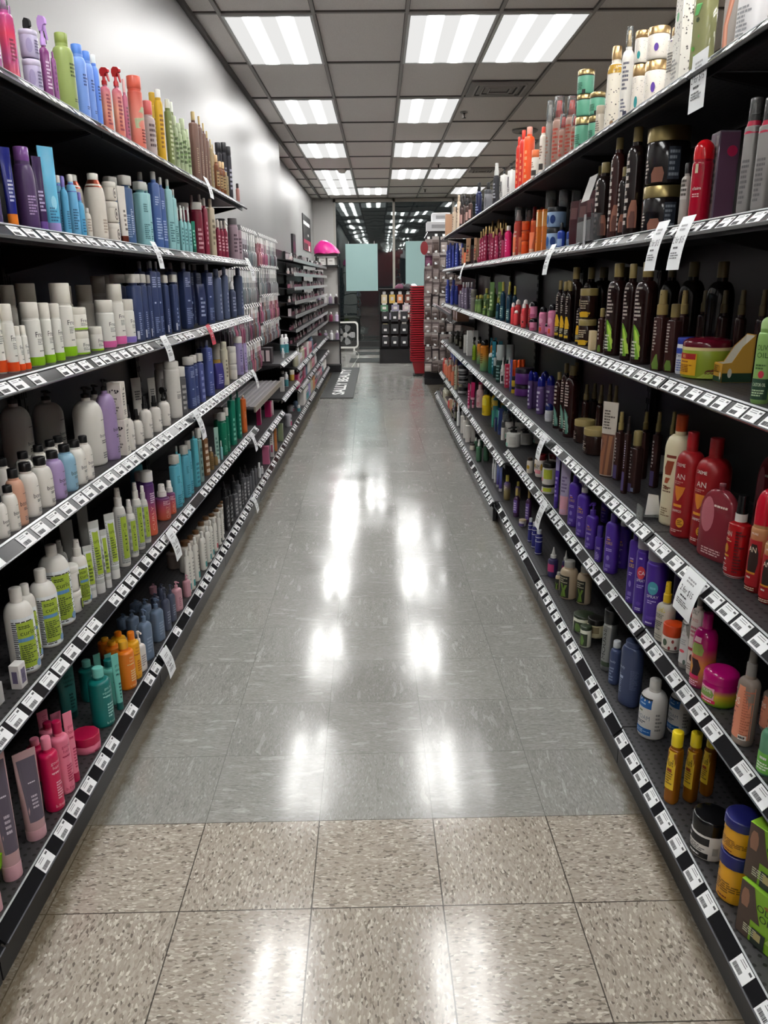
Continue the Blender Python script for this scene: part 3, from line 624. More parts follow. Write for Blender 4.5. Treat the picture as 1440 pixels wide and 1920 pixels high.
'emerald':('bot','square_shampoo_bottle','bottle','tall emerald square bottle','167a62/p','0e5a48/p',{'n': 6,'sh': .02,'capw': .5,'caph': .1,'lab': [('L',.08,.6,10,-.55,.55,'8ad0bc')],'rot': 22}),
'orangebot':('bot','square_shampoo_bottle','bottle','orange bottle with cream edge','d0672e/p','d8ccb8/p',{'n': 4,'sh': .03,'capw': .5,'caph': .06,'lab': [('L',.4,.6,6,-.25,.25,'f0d0b0')],'rot': 22}),
'fragrancebox':('box','product_carton','box','white carton with purple square','dcd9d6/k',None,{'lab': [('R',.2,.8,-.6,.6,'6a6280'),('L',.4,.6,3,-.4,.4,'3a3450')],'ends': [('R',.25,.75,-.5,.5,'6a6280')],'rot': 0}),
'greybox':('box','product_carton','box','large grey white carton','b5b3b2/k',None,{}),
'rollon':('bot','serum_bottle','bottle','gold roll-on with white cap','c89a50/m','dcd8d0/p',{'sh': .04,'capw': .9,'caph': .45,'n': 2}),
'mag':('bot','shampoo_bottle','bottle','magenta bottle with pink cap','c4144e/p','e8849c/p',{'sh': .07,'capw': .5,'caph': .16,'rot': 40,'lab': [('L',.62,.66,1,-.3,.6,'f0b8c4'),('T','good',.78,.05,.25,'f0b8c4',.6),('T','hair',.7,.05,.25,'f0b8c4',.6),('T','ever',.62,.05,.25,'f0b8c4',.6),('L',.2,.5,7,.0,.75,'f0b8c4'),('T','b.fresh',.08,.05,.25,'f0b8c4',.6)]}),
'pink':('bot','shampoo_bottle','bottle','pink bottle with magenta cap','dc7690/p','b01548/p',{'sh': .07,'capw': .5,'caph': .16,'rot': 40,'lab': [('L',.62,.66,1,-.3,.6,'a8204c'),('T','good',.78,.05,.25,'a8204c',.6),('T','hair',.7,.05,.25,'a8204c',.6),('T','ever',.62,.05,.25,'a8204c',.6),('L',.2,.5,7,.0,.75,'a8204c'),('T','b.fresh',.08,.05,.25,'a8204c',.6)]}),
'pinktube':('tube','hair_tube','tube','pink tube with magenta cap','de7f97/p','b4184c/p',{'D': .05,'caph': .13,'rot': 42,'lab': [('L',.62,.66,1,-.3,.6,'a8204c'),('T','good',.78,.05,.25,'a8204c',.6),('T','hair',.7,.05,.25,'a8204c',.6),('T','ever',.62,.05,.25,'a8204c',.6),('L',.2,.5,7,.0,.75,'a8204c'),('T','b.fresh',.08,.05,.25,'a8204c',.6)]}),
'teal':('bot','shampoo_bottle','bottle','dark teal bottle with aqua cap','12706c/p','74c4b8/p',{'sh': .07,'capw': .5,'caph': .16,'rot': 40,'lab': [('L',.62,.66,1,-.3,.6,'a8dcd4'),('T','get it',.78,.05,.25,'a8dcd4',.6),('T','squeaky',.7,.05,.25,'a8dcd4',.6),('T','clean',.62,.05,.25,'a8dcd4',.6),('L',.2,.5,7,.0,.75,'a8dcd4'),('T','b.fresh',.08,.05,.25,'a8dcd4',.6)]}),
'aquab':('bot','shampoo_bottle','bottle','aqua bottle with dark teal cap','6cc0b2/p','0f6460/p',{'sh': .07,'capw': .5,'caph': .16,'rot': 40,'lab': [('L',.62,.66,1,-.3,.6,'12504c'),('T','get it',.78,.05,.25,'12504c',.6),('T','squeaky',.7,.05,.25,'12504c',.6),('T','clean',.62,.05,.25,'12504c',.6),('L',.2,.5,7,.0,.75,'12504c'),('T','b.fresh',.08,.05,.25,'12504c',.6)]}),
'aquatube':('tube','hair_tube','tube','aqua tube with teal cap','72c2b4/p','0f5c58/p',{'D': .05,'caph': .13,'rot': 42,'lab': [('L',.62,.66,1,-.3,.6,'12504c'),('T','get it',.78,.05,.25,'12504c',.6),('T','squeaky',.7,.05,.25,'12504c',.6),('T','clean',.62,.05,.25,'12504c',.6),('L',.2,.5,7,.0,.75,'12504c'),('T','b.fresh',.08,.05,.25,'12504c',.6)]}),
'tealtubeb':('tube','hair_tube','tube','dark teal tube,back row','2c6e6a/p','0f4c48/p',{'D': .05,'caph': .13,'rot': 42,'lab': [('L',.62,.66,1,-.3,.6,'0c3c3a'),('T','get it',.78,.05,.25,'0c3c3a',.6),('T','squeaky',.7,.05,.25,'0c3c3a',.6),('T','clean',.62,.05,.25,'0c3c3a',.6),('L',.2,.5,7,.0,.75,'0c3c3a'),('T','b.fresh',.08,.05,.25,'0c3c3a',.6)]}),
'orange':('bot','shampoo_bottle','bottle','orange bottle with yellow cap','e0791a/p','e3a72a/p',{'sh': .07,'capw': .5,'caph': .16,'rot': 40,'lab': [('L',.62,.66,1,-.3,.6,'f8d8a0'),('T','like',.78,.05,.25,'f8d8a0',.6),('T','hair',.7,.05,.25,'f8d8a0',.6),('T','to it',.62,.05,.25,'f8d8a0',.6),('L',.2,.5,7,.0,.75,'f8d8a0'),('T','b.fresh',.08,.05,.25,'f8d8a0',.6)]}),
'yellowb':('bot','shampoo_bottle','bottle','yellow bottle with orange cap','e3a81e/p','e07a12/p',{'sh': .07,'capw': .5,'caph': .16,'rot': 40,'lab': [('L',.62,.66,1,-.3,.6,'a85810'),('T','like',.78,.05,.25,'a85810',.6),('T','hair',.7,.05,.25,'a85810',.6),('T','to it',.62,.05,.25,'a85810',.6),('L',.2,.5,7,.0,.75,'a85810'),('T','b.fresh',.08,.05,.25,'a85810',.6)]}),
'mauvetube':('tube','hair_tube','tube','mauve metallic tube','b08e92/g','c79aa4/p',{'D': .06,'caph': .12,'rot': 42,'lab': [('P',[(.22,-.55,.75),(.5,-.62,.8),(.92,-.78,.85)],'57505f/g'),('C',.7,.2,.02,.09,'b8aec0'),('L',.64,.662,1,-.14999999999999997,.55,'c8c0d0'),('L',.36,.52,4,-.1,.6,'b0a6b4')]}),
'magjar':('jar','cream_jar','jar','wide magenta jar with pink base','d8728c/p','ab1040/p',{'caph': .5,'rot': 40,'lab': [('R',.16,.36,.0,.7,'7a1438')]}),
'slatepump':('bot','pump_bottle','pump bottle','slate blue pump bottle','66788f/p','5a6e88/p',{'n': 3.5,'sh': .12,'capw': .4,'caph': .22,'ct': 'pump','lab': [('L',.2,.6,7,-.55,.55,'8c9cb4')],'rot': 22}),
'darkpump':('bot','pump_bottle','pump bottle','dark slate pump bottle','474d60/p','3c4254/p',{'n': 3.5,'sh': .12,'capw': .4,'caph': .22,'ct': 'pump','lab': [('L',.2,.6,7,-.55,.55,'8890a4')],'rot': 22}),
'pinkpump':('bot','pump_bottle','pump bottle','dusty pink pump bottle','c3929c/p','c08c98/p',{'n': 3.5,'sh': .12,'capw': .4,'caph': .2,'ct': 'pump','lab': [('L',.2,.6,7,-.55,.55,'8a5a66')],'rot': 22}),
'whitepump':('bot','pump_bottle','pump bottle','white pump bottle','dcd6d2/p','dedad6/p',{'n': 3.5,'sh': .12,'capw': .4,'caph': .3,'ct': 'pump','lab': [('L',.2,.6,7,-.55,.55,'8a8084')],'rot': 22}),
'browncap':('bot','shampoo_bottle','bottle','white bottle with brown cap','cfc9bf/p','6a4a2c/p',{'sh': .1,'capw': .62,'caph': .16,'lab': [('L',.55,.6100000000000001,1,-.04999999999999999,.6499999999999999,'6a6a60'),('L',.35,.5,3,0,.8,'8a8a80')],'rot': 40}),
'browncapback':('bot','shampoo_bottle','bottle','taupe litre bottle,back row','8d8178/p','5a4630/p',{'sh': .1,'capw': .5,'caph': .16,'rot': 40}),
'whiteflip':('bot','conditioner_bottle','bottle','white flip-cap bottle with teal square','d6d3cb/p','dcdad4/p',{'n': 3,'sh': .1,'capw': .6,'caph': .12,'lab': [('R',.08,.24,-.1,.8,'2f8a88'),('L',.3,.7,7,0,.8,'8a8a82'),('L',.74,.79,1,-.04999999999999999,.6499999999999999,'5a5a54')],'rot': 22}),
'whitered':('bot','conditioner_bottle','bottle','white flip-cap bottle with red square','d6d3cb/p','dcdad4/p',{'n': 3,'sh': .1,'capw': .6,'caph': .12,'lab': [('R',.1,.26,-.1,.8,'c0404c'),('L',.3,.7,7,0,.8,'8a8a82')],'rot': 22}),
'whiteblack':('bot','conditioner_bottle','bottle','white flip-cap bottle with black square','d6d3cb/p','dcdad4/p',{'n': 3,'sh': .1,'capw': .6,'caph': .12,'lab': [('R',.08,.22,-.1,.8,'2c3430'),('L',.3,.7,7,0,.8,'8a8a82')],'rot': 22}),
'blackbot':('bot','square_shampoo_bottle','bottle','black bottle with white print','1d1d20/p','161618/p',{'n': 4,'sh': .03,'capw': .6,'caph': .1,'lab': [('L',.1,.75,18,-.25,.25,'b8b8b8'),('L',.1,.7,10,-.8,-.3,'77777a')],'rot': 22}),
'greybot':('bot','square_shampoo_bottle','bottle','charcoal grey bottle with small print','55565a/p','3a3a3d/p',{'n': 4,'sh': .03,'capw': .6,'caph': .1,'lab': [('L',.1,.8,12,-.7,.7,'b0b0b0')],'rot': 22}),
'blackspray':('bot','spray_bottle','spray bottle','black spray bottle','202023/p','161618/p',{'sh': .1,'capw': .6,'caph': .25,'ct': 'mist','lab': [('L',.15,.7,8,-.55,.55,'909094')],'rot': 40}),
'pinkcarton':('box','product_carton','box','pink window carton','c46a8c/k',None,{'lab': [('R',.2,.8,-.7,.7,'8c3058')],'ends': [('R',.15,.85,-.7,.7,'a84870')],'rot': 0}),
'orangecarton':('box','product_carton','box','tan and orange carton','c88a50/k',None,{'lab': [('L',.2,.8,8,-.55,.55,'6a3c18')],'ends': [('R',.1,.9,-.8,.8,'d8844a')],'rot': 0}),
'greencarton':('box','product_carton','box','pale green carton','8c9a78/k',None,{'rot': 0}),
'whitecarton':('box','product_carton','box','white carton with small print','d4d0cc/k',None,{'lab': [('L',.2,.8,8,-.55,.55,'7a7672')],'ends': [('R',.2,.5,-.6,.6,'b85a80'),('L',.55,.9,4,-.55,.55,'7a7672')],'rot': 0}),
'magcarton':('box','product_carton','box','magenta carton with white stripe','b01c5c/k',None,{'lab': [('R',.1,.9,.2,.6,'e8d8e0')],'ends': [('R',.1,.9,-.2,.3,'e8d8e0')],'rot': 0}),
'greyjug':('bot','conditioner_bottle','bottle','grey developer bottle with black cap','a2a2a8/p','202024/p',{'n': 3,'sh': .12,'capw': .4,'caph': .1,'lab': [('R',.1,.4,-.2,.8,'b03a68'),('C',.6,.2,.1,.3,'3a3a3c')],'rot': 22}),
'bluejug':('bot','shampoo_bottle','bottle','steel blue bottle with blue cap','62788c/p','55708a/p',{'sh': .12,'capw': .6,'caph': .14,'rot': 40}),
'tealwhite':('bot','shampoo_bottle','bottle','white bottle with teal label','dcdcdc/p','e2e2e2/p',{'sh': .14,'capw': .5,'caph': .12,'lab': [('R',.06,.55,-2.6,2.6,'4a8c94'),('C',.64,.2,.05,.3,'6a4a78')],'rot': 40}),
'tanbot':('bot','shampoo_bottle','bottle','pale olive beige bottle','b4b098/p','c8c4b4/p',{'sh': .1,'capw': .6,'caph': .16,'lab': [('L',.2,.75,8,-.55,.55,'6a6650')],'rot': 40}),
'testerbox':('box','display_box','box','black and pink counter display box','2a2226/k',None,{'lab': [('R',.15,.85,-.8,-.5,'c8bcbc'),('R',.15,.85,-.35,-.05,'c8bcbc'),('R',.15,.85,.1,.4,'c8bcbc'),('R',.15,.85,.55,.85,'c8bcbc')],'top': [('R',.1,.9,-.9,.9,'b88c90')],'ends': [('R',.15,.85,-.7,.7,'5a4a50')],'rot': 0}),
'polish':('bot','polish_bottle','bottle','tiny polish bottle','8a5a6a/g','1c1c1e/p',{'n': 4,'sh': .1,'capw': .6,'caph': .45}),
'polishw':('bot','polish_bottle','bottle','tiny pale polish bottle','c8b4b4/g','d8d8d8/p',{'n': 4,'sh': .1,'capw': .6,'caph': .45}),
'compact':('box','cosmetic_carton','box','tiny cosmetic carton','b0a4a8/k',None,{'lab': [('R',.2,.8,-.7,.7,'3a3034')],'rot': 0}),
'compactd':('box','cosmetic_carton','box','tiny dark cosmetic carton','2c2428/k',None,{'lab': [('R',.2,.8,-.7,.7,'b8a8ac')],'rot': 0}),
'pinkgift':('box','product_carton','box','pink gift carton','d8a0ac/k',None,{'lab': [('R',.1,.5,-.8,.8,'a83a5c')],'ends': [('R',.1,.5,-.8,.8,'a83a5c')],'rot': 0}),
'limejug':('bot','cleaner_bottle','bottle','lime green cleaner with clear neck','8fae1c/g','c8c8c0/p',{'sh': .3,'capw': .4,'caph': .16,'lab': [('R',.25,.6,.3,.9,'3a4a10')],'rot': 40}),
'whitebig':('bot','conditioner_bottle','bottle','large white bottle at the near end','d2d0d0/p','c0bebe/p',{'n': 3,'sh': .1,'capw': .5,'caph': .12,'lab': [('L',.1,.6,8,-.7,.7,'8a8a8c')],'rot': 22}),
'hairtube':('tube','hair_tube','tube','grey tube with hair picture','8a827c/p','3a3a3a/p',{'D': .05,'caph': .1,'lab': [('P',[(.12,-.5,.2),(.4,-.6,.0),(.7,-.2,.5),(.95,.1,.8)],'a86a52/x'),('P',[(.12,-.2,.1),(.4,-.4,-.1),(.7,.1,.35),(.95,.3,.6)],'c08870/x')],'rot': 42}),
'greenclear':('bot','square_shampoo_bottle','bottle','clear lime green bottle','a8a878/t','a8a078/p',{'n': 4,'sh': .05,'capw': .5,'caph': .12,'fill': '6c8430/g','fillz': .7,'lab': [('C',.62,-.1,.03,.2,'2c3a20'),('D',.1,.5,-.6,.6,8,.03,('4a8a2c',)),('P',[(.68,-.5,-.1),(.8,-.4,.3),(.95,-.2,.4)],'5fa860')],'rot': 22}),
'dotbox':('box','product_carton','box','white leaf-print carton','d6d2c8/k',None,{'lab': [('D',.3,.97,-.9,.9,50,.012,('5a5550',)),('C',.72,-.2,.05,.3,'4a9a5c'),('L',.05,.28,5,-.8,.6,'6a6560')],'ends': [('D',.1,.95,-.9,.9,50,.012,('5a5550',))],'rot': 0}),
'dotgold':('jar','cream_jar','jar','white leaf-print jar with gold lid','e0d8cc/p','c9a878/m',{'caph': .24,'rot': 40,'lab': [('D',.08,.95,-1.6,1.6,46,.012,('6a6560',)),('C',.45,.35,.16,.2,'5a3a94')]}),
'dotgoldt':('jar','cream_jar','jar','white leaf-print jar with teal spot','e0d8cc/p','c9a878/m',{'caph': .24,'rot': 40,'lab': [('D',.08,.95,-1.6,1.6,46,.012,('6a6560',)),('C',.3,.2,.16,.24,'2c8a8c')]}),
'dotbot':('bot','conditioner_bottle','bottle','white leaf-print bottle with bronze collar','d8d2c8/p','b89a70/m',{'n': 3,'sh': .05,'capw': .8,'caph': .15,'rot': 24,'lab': [('D',.1,.9,-.9,.9,30,.01,('5a5550',)),('L',.3,.7,7,-.6,.5,'6a6560'),('C',.9,.0,.02,.2,'8a7a9a')]}),
'dotpump':('bot','spray_bottle','spray bottle','white mist bottle with gold collar','e2ded6/p','c8a878/m',{'sh': .12,'capw': .5,'caph': .22,'ct': 'over','rot': 40,'lab': [('L',.4,.8,7,-.2,.8,'5a5a6a'),('R',.0,.12,.3,.9,'2a2a40'),('L',.1,.3,4,-.2,.7,'5a5a6a')]}),
'golddome':('bot','shampoo_bottle','bottle','leaf-print bottle with gold shoulders','e0d8c8/p','c8a878/m',{'sh': .2,'capw': .56,'caph': .17,'rot': 40,'bands': [(.8,.82,'c8a040/m')],'lab': [('D',.08,.95,-1.6,1.6,46,.012,('6a6560',)),('R',.8,.93,-3,3,'b89038/g'),('C',.08,.4,.04,.22,'8a6a4a')]}),
'greenjar':('jar','cream_jar','jar','mint green jar with gold lid','64a98c/p','b09a6c/m',{'caph': .22,'rot': 40,'bands': [(.93,.98,'2a2018')],'lab': [('L',.2,.6,5,-.7,.2,'2c5a48'),('R',.0,.2,.2,.6,'20201c')]}),
'beigejar':('jar','cream_jar','jar','small beige jar','cfc6b6/p','b4a894/p',{'caph': .28,'lab': [('L',.2,.7,5,-.55,.55,'6a6256')],'rot': 40}),
'redspray':('bot','spray_bottle','spray bottle','clear peach mist bottle with red sprayer','d8b0a0/t','e0241c/g',{'sh': .08,'capw': .8,'caph': .3,'ct': 'over','fill': 'd88a70/t','lab': [('L',.1,.8,9,-.55,.55,'a83a28')],'rot': 40}),
'clearspray':('bot','spray_bottle','spray bottle','clear spray bottle with tall overcap','c8c2bc/t','d8d4d0/p',{'sh': .05,'capw': .9,'caph': .3,'ct': 'over','lab': [('L',.1,.7,8,-.55,.55,'8a5a4a')],'rot': 40}),
'orangejar':('jar','cream_jar','jar','white jar with orange lid','e4dcd0/p','e87848/p',{'caph': .26,'lab': [('R',.15,.4,-.6,.9,'3a3430'),('L',.5,.8,3,-.55,.55,'8a6a5a')],'rot': 40}),
'whiteorange':('bot','shampoo_bottle','bottle','white bottle with red cap','e0d4c8/p','e04a38/p',{'sh': .1,'capw': .6,'caph': .14,'lab': [('R',.1,.25,-.6,.9,'3a3430'),('L',.35,.7,5,-.55,.55,'8a6a5a')],'rot': 40}),
'orangebig':('bot','shampoo_bottle','bottle','bright orange bottle with pink cap','e8501c/p','e89888/p',{'sh': .1,'capw': .5,'caph': .13,'lab': [('L',.1,.7,16,-.15,.35,'f0a070')],'rot': 40}),
'redbig':('bot','shampoo_bottle','bottle','scarlet red bottle','c82a1c/p','d03c2c/p',{'sh': .1,'capw': .5,'caph': .13,'lab': [('L',.1,.7,16,-.15,.35,'f0a070')],'rot': 40}),
'darkwhitecap':('bot','spray_bottle','spray bottle','dark bottle with white sprayer','2a2a30/p','e4e4e0/p',{'sh': .1,'capw': .7,'caph': .3,'ct': 'mist','lab': [('L',.2,.75,8,-.55,.55,'b0b0b8')],'rot': 40}),
'whiteblackpump':('bot','pump_bottle','pump bottle','white carton-shaped pump bottle','dedcd8/p','141416/p',{'n': 6,'sh': .02,'capw': .4,'caph': .2,'ct': 'pump','lab': [('R',.3,.7,-.6,.0,'2c2c34'),('L',.1,.3,3,-.55,.55,'5a5a60')],'rot': 22}),
'navysm':('bot','serum_bottle','bottle','navy bottle with black cap','20264a/g','101014/p',{'sh': .2,'capw': .5,'caph': .24,'lab': [('L',.1,.5,4,-.55,.55,'8088b0')],'rot': 40}),
'silverjar':('jar','cream_jar','jar','silver jar','8f8f94/p','4a4a50/p',{'caph': .2,'lab': [('C',.5,0,.3,.3,'6a6a70')],'rot': 40}),
'brownsm':('bot','serum_bottle','bottle','small dark brown bottle','3c2a26/g','1a1416/p',{'sh': .14,'capw': .5,'caph': .28,'lab': [('R',.15,.6,-.8,.8,'a88078/x')],'rot': 40}),
'tanbox':('box','product_carton','box','tan carton','b48a6c/k',None,{'rot': 0}),
'creampale':('bot','shampoo_bottle','bottle','pale cream bottle','d8c4ac/p','cdb8a0/p',{'sh': .12,'capw': .6,'caph': .16,'lab': [('L',.2,.75,8,-.55,.55,'8a6a50')],'rot': 40}),
'clearpack':('bot','spray_bottle','spray bottle','clear cylinder pack with crimson band','b4b0ae/t','1c1c1e/p',{'n': 4,'sh': .02,'capw': .86,'caph': .2,'ct': 'over','over': 'dcdcdc/c','bands': [(.86,1.0,'b02040/p')],'lab': [('L',.1,.6,9,-.5,.8,'5a5658')],'rot': 22}),
'plumpack':('box','product_carton','box','plum and grey clear carton','77687a/g',None,{'lab': [('R',.0,.98,-.95,.1,'5a2c4c/g'),('C',.78,-.3,.06,.4,'d0305c'),('R',.05,.95,.3,.92,'aaa4a8/x'),('L',.2,.85,9,.35,.85,'6a666a')],'ends': [('R',.0,.98,-.9,.9,'6a4a60/g'),('C',.78,.3,.06,.5,'d0305c')],'rot': 0}),
'crimson':('bot','conditioner_bottle','bottle','crimson bottle with red dome cap','a01028/g','d01420/g',{'sh': .05,'capw': .96,'caph': .24,'ct': 'dome','rot': 40,'lab': [('T','claim',.52,.05,.1,'e0d0d0',.7),('R',.78,.92,-.2,.1,'c8b8a0'),('L',.4,.47,2,-.3,.6,'e0b0b0')]}),
'ambervial':('bot','serum_bottle','bottle','clear vial of amber oil','cfc8c0/t','18181a/p',{'sh': .12,'capw': .5,'caph': .18,'fill': 'b8862c/g','fillz': .42,'lab': [('R',.5,.95,-.7,.7,'aaa6a2/x'),('L',.55,.9,4,-.55,.55,'3a3632')],'rot': 40}),
'blackjar':('jar','cream_jar','jar','large black jar with gold lid','191416/g','9a8a5c/m',{'caph': .26,'rot': 40,'lab': [('P',[(.05,-.2,.35),(.25,-.25,.4),(.4,-.1,.3)],'8c5a48/x'),('L',.15,.6,6,-.7,-.4,'c8bcb4'),('R',.1,.85,.55,1.1,'2c3440/x'),('L',.15,.8,7,.6,1.05,'8a929c')]}),
'waveblack':('bot','shampoo_bottle','bottle','dark bottle with bronze wave and gold cap','1e1413/g','8c7c50/p',{'sh': .15,'capw': .5,'caph': .14,'rot': 40,'lab': [('P',[(.08,.0,1.0),(.2,-.1,1.0),(.3,.05,.95),(.38,.3,.8)],'8c5a48/x'),('P',[(.08,.2,.8),(.18,.1,.8),(.26,.3,.7)],'5a342c/x'),('L',.1,.9,10,-.7,-.1,'c8bcb4')]}),
'wavebrown':('bot','shampoo_bottle','bottle','brown bottle with bronze wave','3a1e1c/g','8c7c50/p',{'sh': .15,'capw': .5,'caph': .12,'rot': 40,'lab': [('P',[(.08,.0,1.0),(.2,-.1,1.0),(.3,.05,.95),(.38,.3,.8)],'8c5a48/x'),('P',[(.08,.2,.8),(.18,.1,.8),(.26,.3,.7)],'5a342c/x'),('L',.1,.9,10,-.7,-.1,'c8bcb4')]}),
'acrypouch':('pouch','hair_pouch','pouch','maroon foil sachet','4a2a2e/g',None,{'D': .02,'lab': [('R',.6,.85,-.7,.7,'6a4a4c/g')],'rot': 40}),
'clearcan':('can','aerosol_can','spray can','tall frosted clear can','b8b4b2/t','dcdcdc/c',{'caph': .3,'lab': [('L',.2,.75,8,-.55,.55,'6a6664')],'rot': 40}),
'bluejar':('jar','cream_jar','jar','pale blue jar with black lid','8ea8c8/p','15171c/p',{'caph': .24,'rot': 40,'lab': [('C',.5,.3,.28,.3,'1c3a78'),('C',.5,-.4,.3,.25,'2c5a98')]}),
'bluesm':('bot','serum_bottle','bottle','small royal blue bottle','2440a0/p','12151c/p',{'sh': .12,'capw': .5,'caph': .3,'ct': 'mist','lab': [('R',.1,.5,-.8,.8,'8fa8d0/x')],'rot': 40}),
'orangebx':('box','product_carton','box','slim orange carton','d87422/k',None,{'lab': [('R',.6,.95,-.8,.8,'e8d0a8'),('L',.2,.5,4,-.55,.55,'6a3410')],'ends': [('R',.6,.95,-.8,.8,'e89a48')],'rot': 0}),
'orangejr':('jar','cream_jar','jar','orange jar','e0501c/p','e8642c/p',{'caph': .24,'rot': 40}),
'coralmist':('bot','spray_bottle','spray bottle','coral mist bottle with clear cap','d04a3c/p','e0c8c4/p',{'sh': .08,'capw': .85,'caph': .28,'ct': 'over','lab': [('L',.2,.75,8,-.55,.55,'f0c0b0')],'rot': 40}),
'redtub':('bot','shampoo_bottle','bottle','dark red bottle','a01c20/g','9a1a1e/p',{'sh': .1,'capw': .6,'caph': .2,'lab': [('L',.2,.75,8,-.55,.55,'e0a0a0')],'rot': 40}),
'coraltube':('tube','hair_tube','tube','small coral tube','e87a54/p','f0b8a0/p',{'D': .03,'caph': .2,'rot': 42}),
'hotpink':('bot','shampoo_bottle','bottle','hot pink bottle with white cap','d81c68/p','e8e0dc/p',{'sh': .1,'capw': .6,'caph': .16,'lab': [('L',.2,.7,13,-.25,.25,'f4b0c8')],'rot': 40}),
'berry':('bot','shampoo_bottle','bottle','berry red bottle','a01c48/p','c8a870/m',{'sh': .1,'capw': .5,'caph': .22,'lab': [('L',.1,.8,8,-.6,.6,'e8b0c0')],'rot': 40}),
'berryjar':('jar','cream_jar','jar','berry red jar','a82050/p','a03058/p',{'caph': .3,'rot': 40}),
'tantube':('tube','hair_tube','tube','tan tube','b08a6c/p','2a2020/p',{'D': .04,'lab': [('C',.5,0,.1,.4,'c03028'),('L',.2,.75,8,-.55,.55,'5a3c28')],'rot': 42}),
'royal':('bot','shampoo_bottle','bottle','royal blue bottle','3a48a4/p','4a58b0/p',{'sh': .1,'capw': .6,'caph': .2,'lab': [('L',.1,.8,8,-.5,.5,'a0acdc')],'rot': 40}),
'greenleaf':('bot','shampoo_bottle','bottle','dark bottle with green leaf and gold cap','22100f/g','8c7a4c/p',{'n': 2.3,'sh': .15,'capw': .52,'caph': .15,'rot': 30,'lab': [('R',.06,.3,-.5,.2,'1a1a14/x'),('P',[(.06,.1,.95),(.2,-.1,.85),(.34,-.3,.5),(.42,-.4,.05),(.46,-.42,-.25)],'6a9a28/x'),('P',[(.09,.45,.92),(.2,.2,.72),(.32,-.05,.3),(.4,-.2,-.02)],'a8c84a/x'),('L',.5,.9,9,-.45,.35,'b8aca4'),('L',.08,.28,5,-.45,.15,'c8c8b8')]}),
'tealleaf':('bot','shampoo_bottle','bottle','dark bottle with teal leaf and gold cap','2a1010/g','7c6c46/p',{'n': 2.3,'sh': .15,'capw': .52,'caph': .14,'rot': 30,'lab': [('R',.06,.3,-.5,.2,'1a1a14/x'),('P',[(.06,.1,.95),(.2,-.1,.85),(.34,-.3,.5),(.42,-.4,.05),(.46,-.42,-.25)],'4a7c70/x'),('P',[(.09,.45,.92),(.2,.2,.72),(.32,-.05,.3),(.4,-.2,-.02)],'7ca898/x'),('L',.5,.9,9,-.45,.35,'b8aca4'),('L',.08,.28,5,-.45,.15,'c8c8b8')]}),
'flower':('bot','shampoo_bottle','bottle','dark bottle with yellow flower label','1e1210/g','8c7a4c/p',{'n': 2.3,'sh': .15,'capw': .52,'caph': .16,'rot': 30,'lab': [('R',.06,.28,-.7,.7,'16120e/x'),('P',[(.26,-.6,.8),(.34,-.8,.9),(.42,-.5,.6),(.5,-.2,.3)],'d8a818/x'),('R',.08,.13,-.7,.7,'c8a020/x'),('L',.15,.25,3,-.6,.6,'c8c0a8'),('L',.55,.9,8,-.5,.3,'a89c94')]}),
'goldjar':('jar','cream_jar','jar','brown jar with flat gold lid','2c1a16/g','94824e/p',{'caph': .24,'rot': 40,'lab': [('P',[(.05,-.5,.5),(.25,-.8,.8),(.3,-.3,.3)],'d8a818/x'),('L',.4,.8,4,-.5,.5,'b8a890')]}),
'brownspray':('bot','spray_bottle','spray bottle','brown square bottle with gold sprayer','3a2220/g','94804e/p',{'n': 6,'sh': .02,'capw': .95,'caph': .3,'ct': 'mist','rot': 24,'lab': [('P',[(.03,-.3,.9),(.12,-.5,.9),(.22,-.1,.7),(.3,.3,.6)],'5a7428/x'),('L',.35,.9,10,-.6,.1,'b0a098')]}),
'browngold':('bot','square_shampoo_bottle','bottle','brown square bottle with gold cap','3a2220/g','8c7a4c/p',{'n': 6,'sh': .02,'capw': .8,'caph': .2,'rot': 24,'lab': [('P',[(.03,-.3,.9),(.12,-.5,.9),(.22,-.1,.7)],'5a7428/x'),('L',.35,.9,10,-.6,.1,'b0a098')]}),
'brownback':('bot','spray_bottle','spray bottle','dark brown sprayer,back row','2a1614/g','6a5c3c/p',{'n': 3,'sh': .06,'capw': .7,'caph': .28,'ct': 'mist'}),
'blackback':('bot','shampoo_bottle','bottle','black gold-capped bottle,back row','120d0d/g','6a5c3a/p',{'sh': .2,'capw': .4,'caph': .15}),
'twistjar':('jar','cream_jar','jar','white jar with blue lid','d8d8e0/p','2c3c9c/p',{'caph': .18,'rot': 40,'lab': [('R',.68,.86,-2,2,'3c50b0'),('T','twist',.56,.14,-.1,'5a5a74',.5),('L',.1,.5,5,-.6,.6,'6878b8')]}),
'olivejar':('jar','cream_jar','jar','big olive jar with maroon lid','8a9a2c/p','5c0f20/g',{'caph': .24,'ct': 'dome','rot': 40,'bands': [(.9,1.0,'d8c890/p'),(.0,.1,'c8b858/p')],'lab': [('R',.12,.8,-1.0,.05,'d8a418/x'),('R',.62,.8,-1.0,.0,'a01c1c/x'),('T','RS',.66,.1,-.6,'e8c870',.3),('L',.5,.58,1,-.794,-.20600000000000002,'7a3a10'),('L',.2,.46,6,-.9,-.1,'8a4a10'),('C',.22,.6,.1,.18,'5a2c18/x'),('C',.26,.75,.08,.14,'6a3820/x'),('P',[(.05,.1,.9),(.15,.3,1.0),(.25,.5,1.1)],'a8b848/x')]}),
'cutbox':('tray','display_tray','box','open yellow and green display carton','d0a040/k',None,{'lab': [('R',.01,.12,-.98,.98,'1c3c28/x'),('R',.2,.36,-.8,.5,'c08a28/x'),('L',.2,.36,4,-.75,.45,'5a4010'),('C',.14,.7,.08,.15,'e0dcc8/x')],'ends': [('R',.01,.2,-.98,.98,'1c3c28/x'),('C',.2,-.5,.1,.14,'d8d8c8/x')],'rot': 0}),
